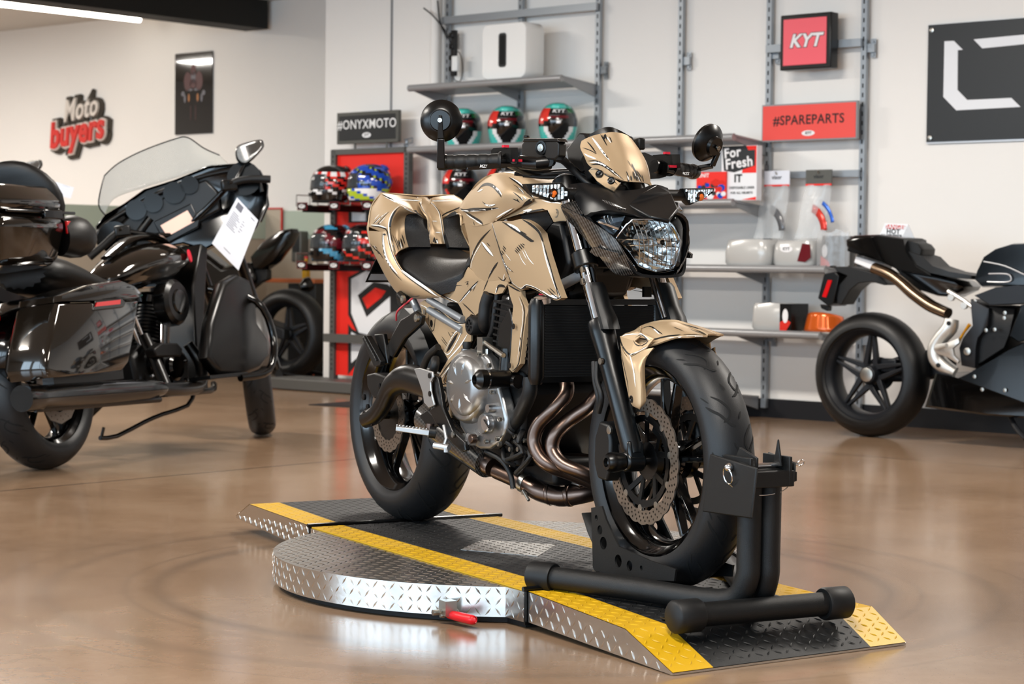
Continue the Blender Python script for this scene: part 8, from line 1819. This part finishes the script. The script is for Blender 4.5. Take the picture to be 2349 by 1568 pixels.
mb = MB(); put(mb, mt, RX_(.06, -.045, .12)); put(mb, m2, RX_(.02, -.042, -.075)); mb.build('white_letters', 'sign_letter_white', t, smooth=0)
mb = MB(); put(mb, mt2, RX_(.02, -.058, -.075)); mb.build('red_letters', 'sign_letter_red', t, smooth=0)
# glossy dark poster
t = wthing('poster', 'tall glossy black poster of a motorcycle rider on the left wall', 'poster', Rp(-4.167, -1.45, 2.212))
mat('poster_black', (10, 9, 10), .06, coat=1, crough=.01, bump=.15, bump_scale=1.2)
mb = MB(); mb.box((0, -.008, 0), (.465, .014, .665)); mb.build('sheet', 'poster_black', t)
mat('dim_red', (70, 18, 20), .4); mat('dim_grey', (92, 90, 98), .4); mat('dim_orange', (150, 92, 36), .4)
mb = MB()
def blob(x, z, w, h, mi, n=10): mb.prism([Vector((x+w*math.cos(q), -.0158, z+h*math.sin(q))) for q in [2*PI*k/n for k in range(n)]], .0006, Vector((0, -1, 0)), mi=mi)
blob(0, .19, .035, .045, 0); blob(0, .13, .030, .055, 1); blob(-.07, .10, .05, .08, 0); blob(.07, .10, .05, .08, 0); blob(0, .08, .045, .04, 0)
for sg in (1, -1): blob(.04*sg, .03, .035, .010, 1); blob(.13*sg, .0, .022, .022, 1); blob(.105*sg, -.04, .014, .035, 1); blob(.055*sg, -.035, .013, .035, 2); blob(.03*sg, -.16, .004, .07, 0)
mb.build('picture', ['dim_red', 'dim_grey', 'dim_orange'], t, smooth=0)
# small red frame, wall box, black cabinet with bottle, orange cable, floor mat
t = wthing('picture_frame', 'small thin red framed notice on the pale green band behind the parked bike', 'notice', Rp(-3.21, -1.42, 1.13)); MB().box((0, -.008, 0), (.30, .01, .26)).build('notice', 'beige_board', t)
mb = MB()
for x, z, w, h in ((0, .13, .31, .012), (0, -.13, .31, .012), (-.15, 0, .012, .27), (.15, 0, .012, .27)): mb.box((x, -.014, z), (w, .014, h))
mb.build('frame', 'sign_letter_red', t)
t = wthing('wall_dispenser', 'grey wall mounted device left of the lower helmets', 'wall device', Rp(-2.83, -1.44, .96)); MB().box((0, -.05, 0), (.11, .09, .24)).build('body', 'sign_grey', t, bevel=.012); MB().box((0, -.098, .03), (.07, .006, .14)).build('front_window', 'charcoal', t, bevel=.003)
t = wthing('side_cabinet', 'black side cabinet with an orange wooden top behind the display stand', 'cabinet', Rp(-2.33, -1.12, 0)); MB().box((0, 0, .34), (.30, .36, .68)).build('carcass', 'charcoal', t, bevel=.004); mat('orange_wood', (170, 92, 52), .5); MB().box((-.12, 0, .70), (.56, .40, .03)).build('top', 'orange_wood', t, bevel=.003)
t = wthing('bottle', 'small yellow bottle standing on the black side cabinet', 'bottle', Rp(-2.40, -1.05, .715)); MB().lathe([(0, .03), (.10, .03), (.12, .012), (.15, .012), (.151, 0)], (0, 0, 0), (0, 0, 1), 16).build('body', 'deck_yellow', t, smooth=40); MB().lathe([(.15, .013), (.17, .013), (.171, 0)], (0, 0, 0), (0, 0, 1), 12).build('cap', 'hel_red', t)
mat('cable_orange', (214, 96, 50), .5)
pts = [on_z(x, y, .006) for x, y in ((560, 874), (610, 882), (650, 887), (700, 884), (760, 887))]; o = MB().tube(pts, .006, 8, smooth=4).build('extension_cord', 'cable_orange', smooth=60); tag(o, 'orange extension cord on the floor in front of the display stand', 'cord')
pts = [on_z(x, y, .006) for x, y in ((694, 866), (700, 858), (712, 852), (722, 856), (716, 862))]; o = MB().tube(pts, .006, 8, smooth=4).build('extension_cord', 'cable_orange', smooth=60); tag(o, 'coiled end of orange cord by the paddock stand', 'cord')
q = [on_z(x, y, .0) for x, y in ((708, 929), (800, 922), (900, 919), (905, 935), (800, 934))]; o = MB().prism(q, .006).build('floor_mat', 'rubber_dark'); tag(o, 'black rubber floor mat on the floor behind the gold motorcycle rear wheel', 'mat')
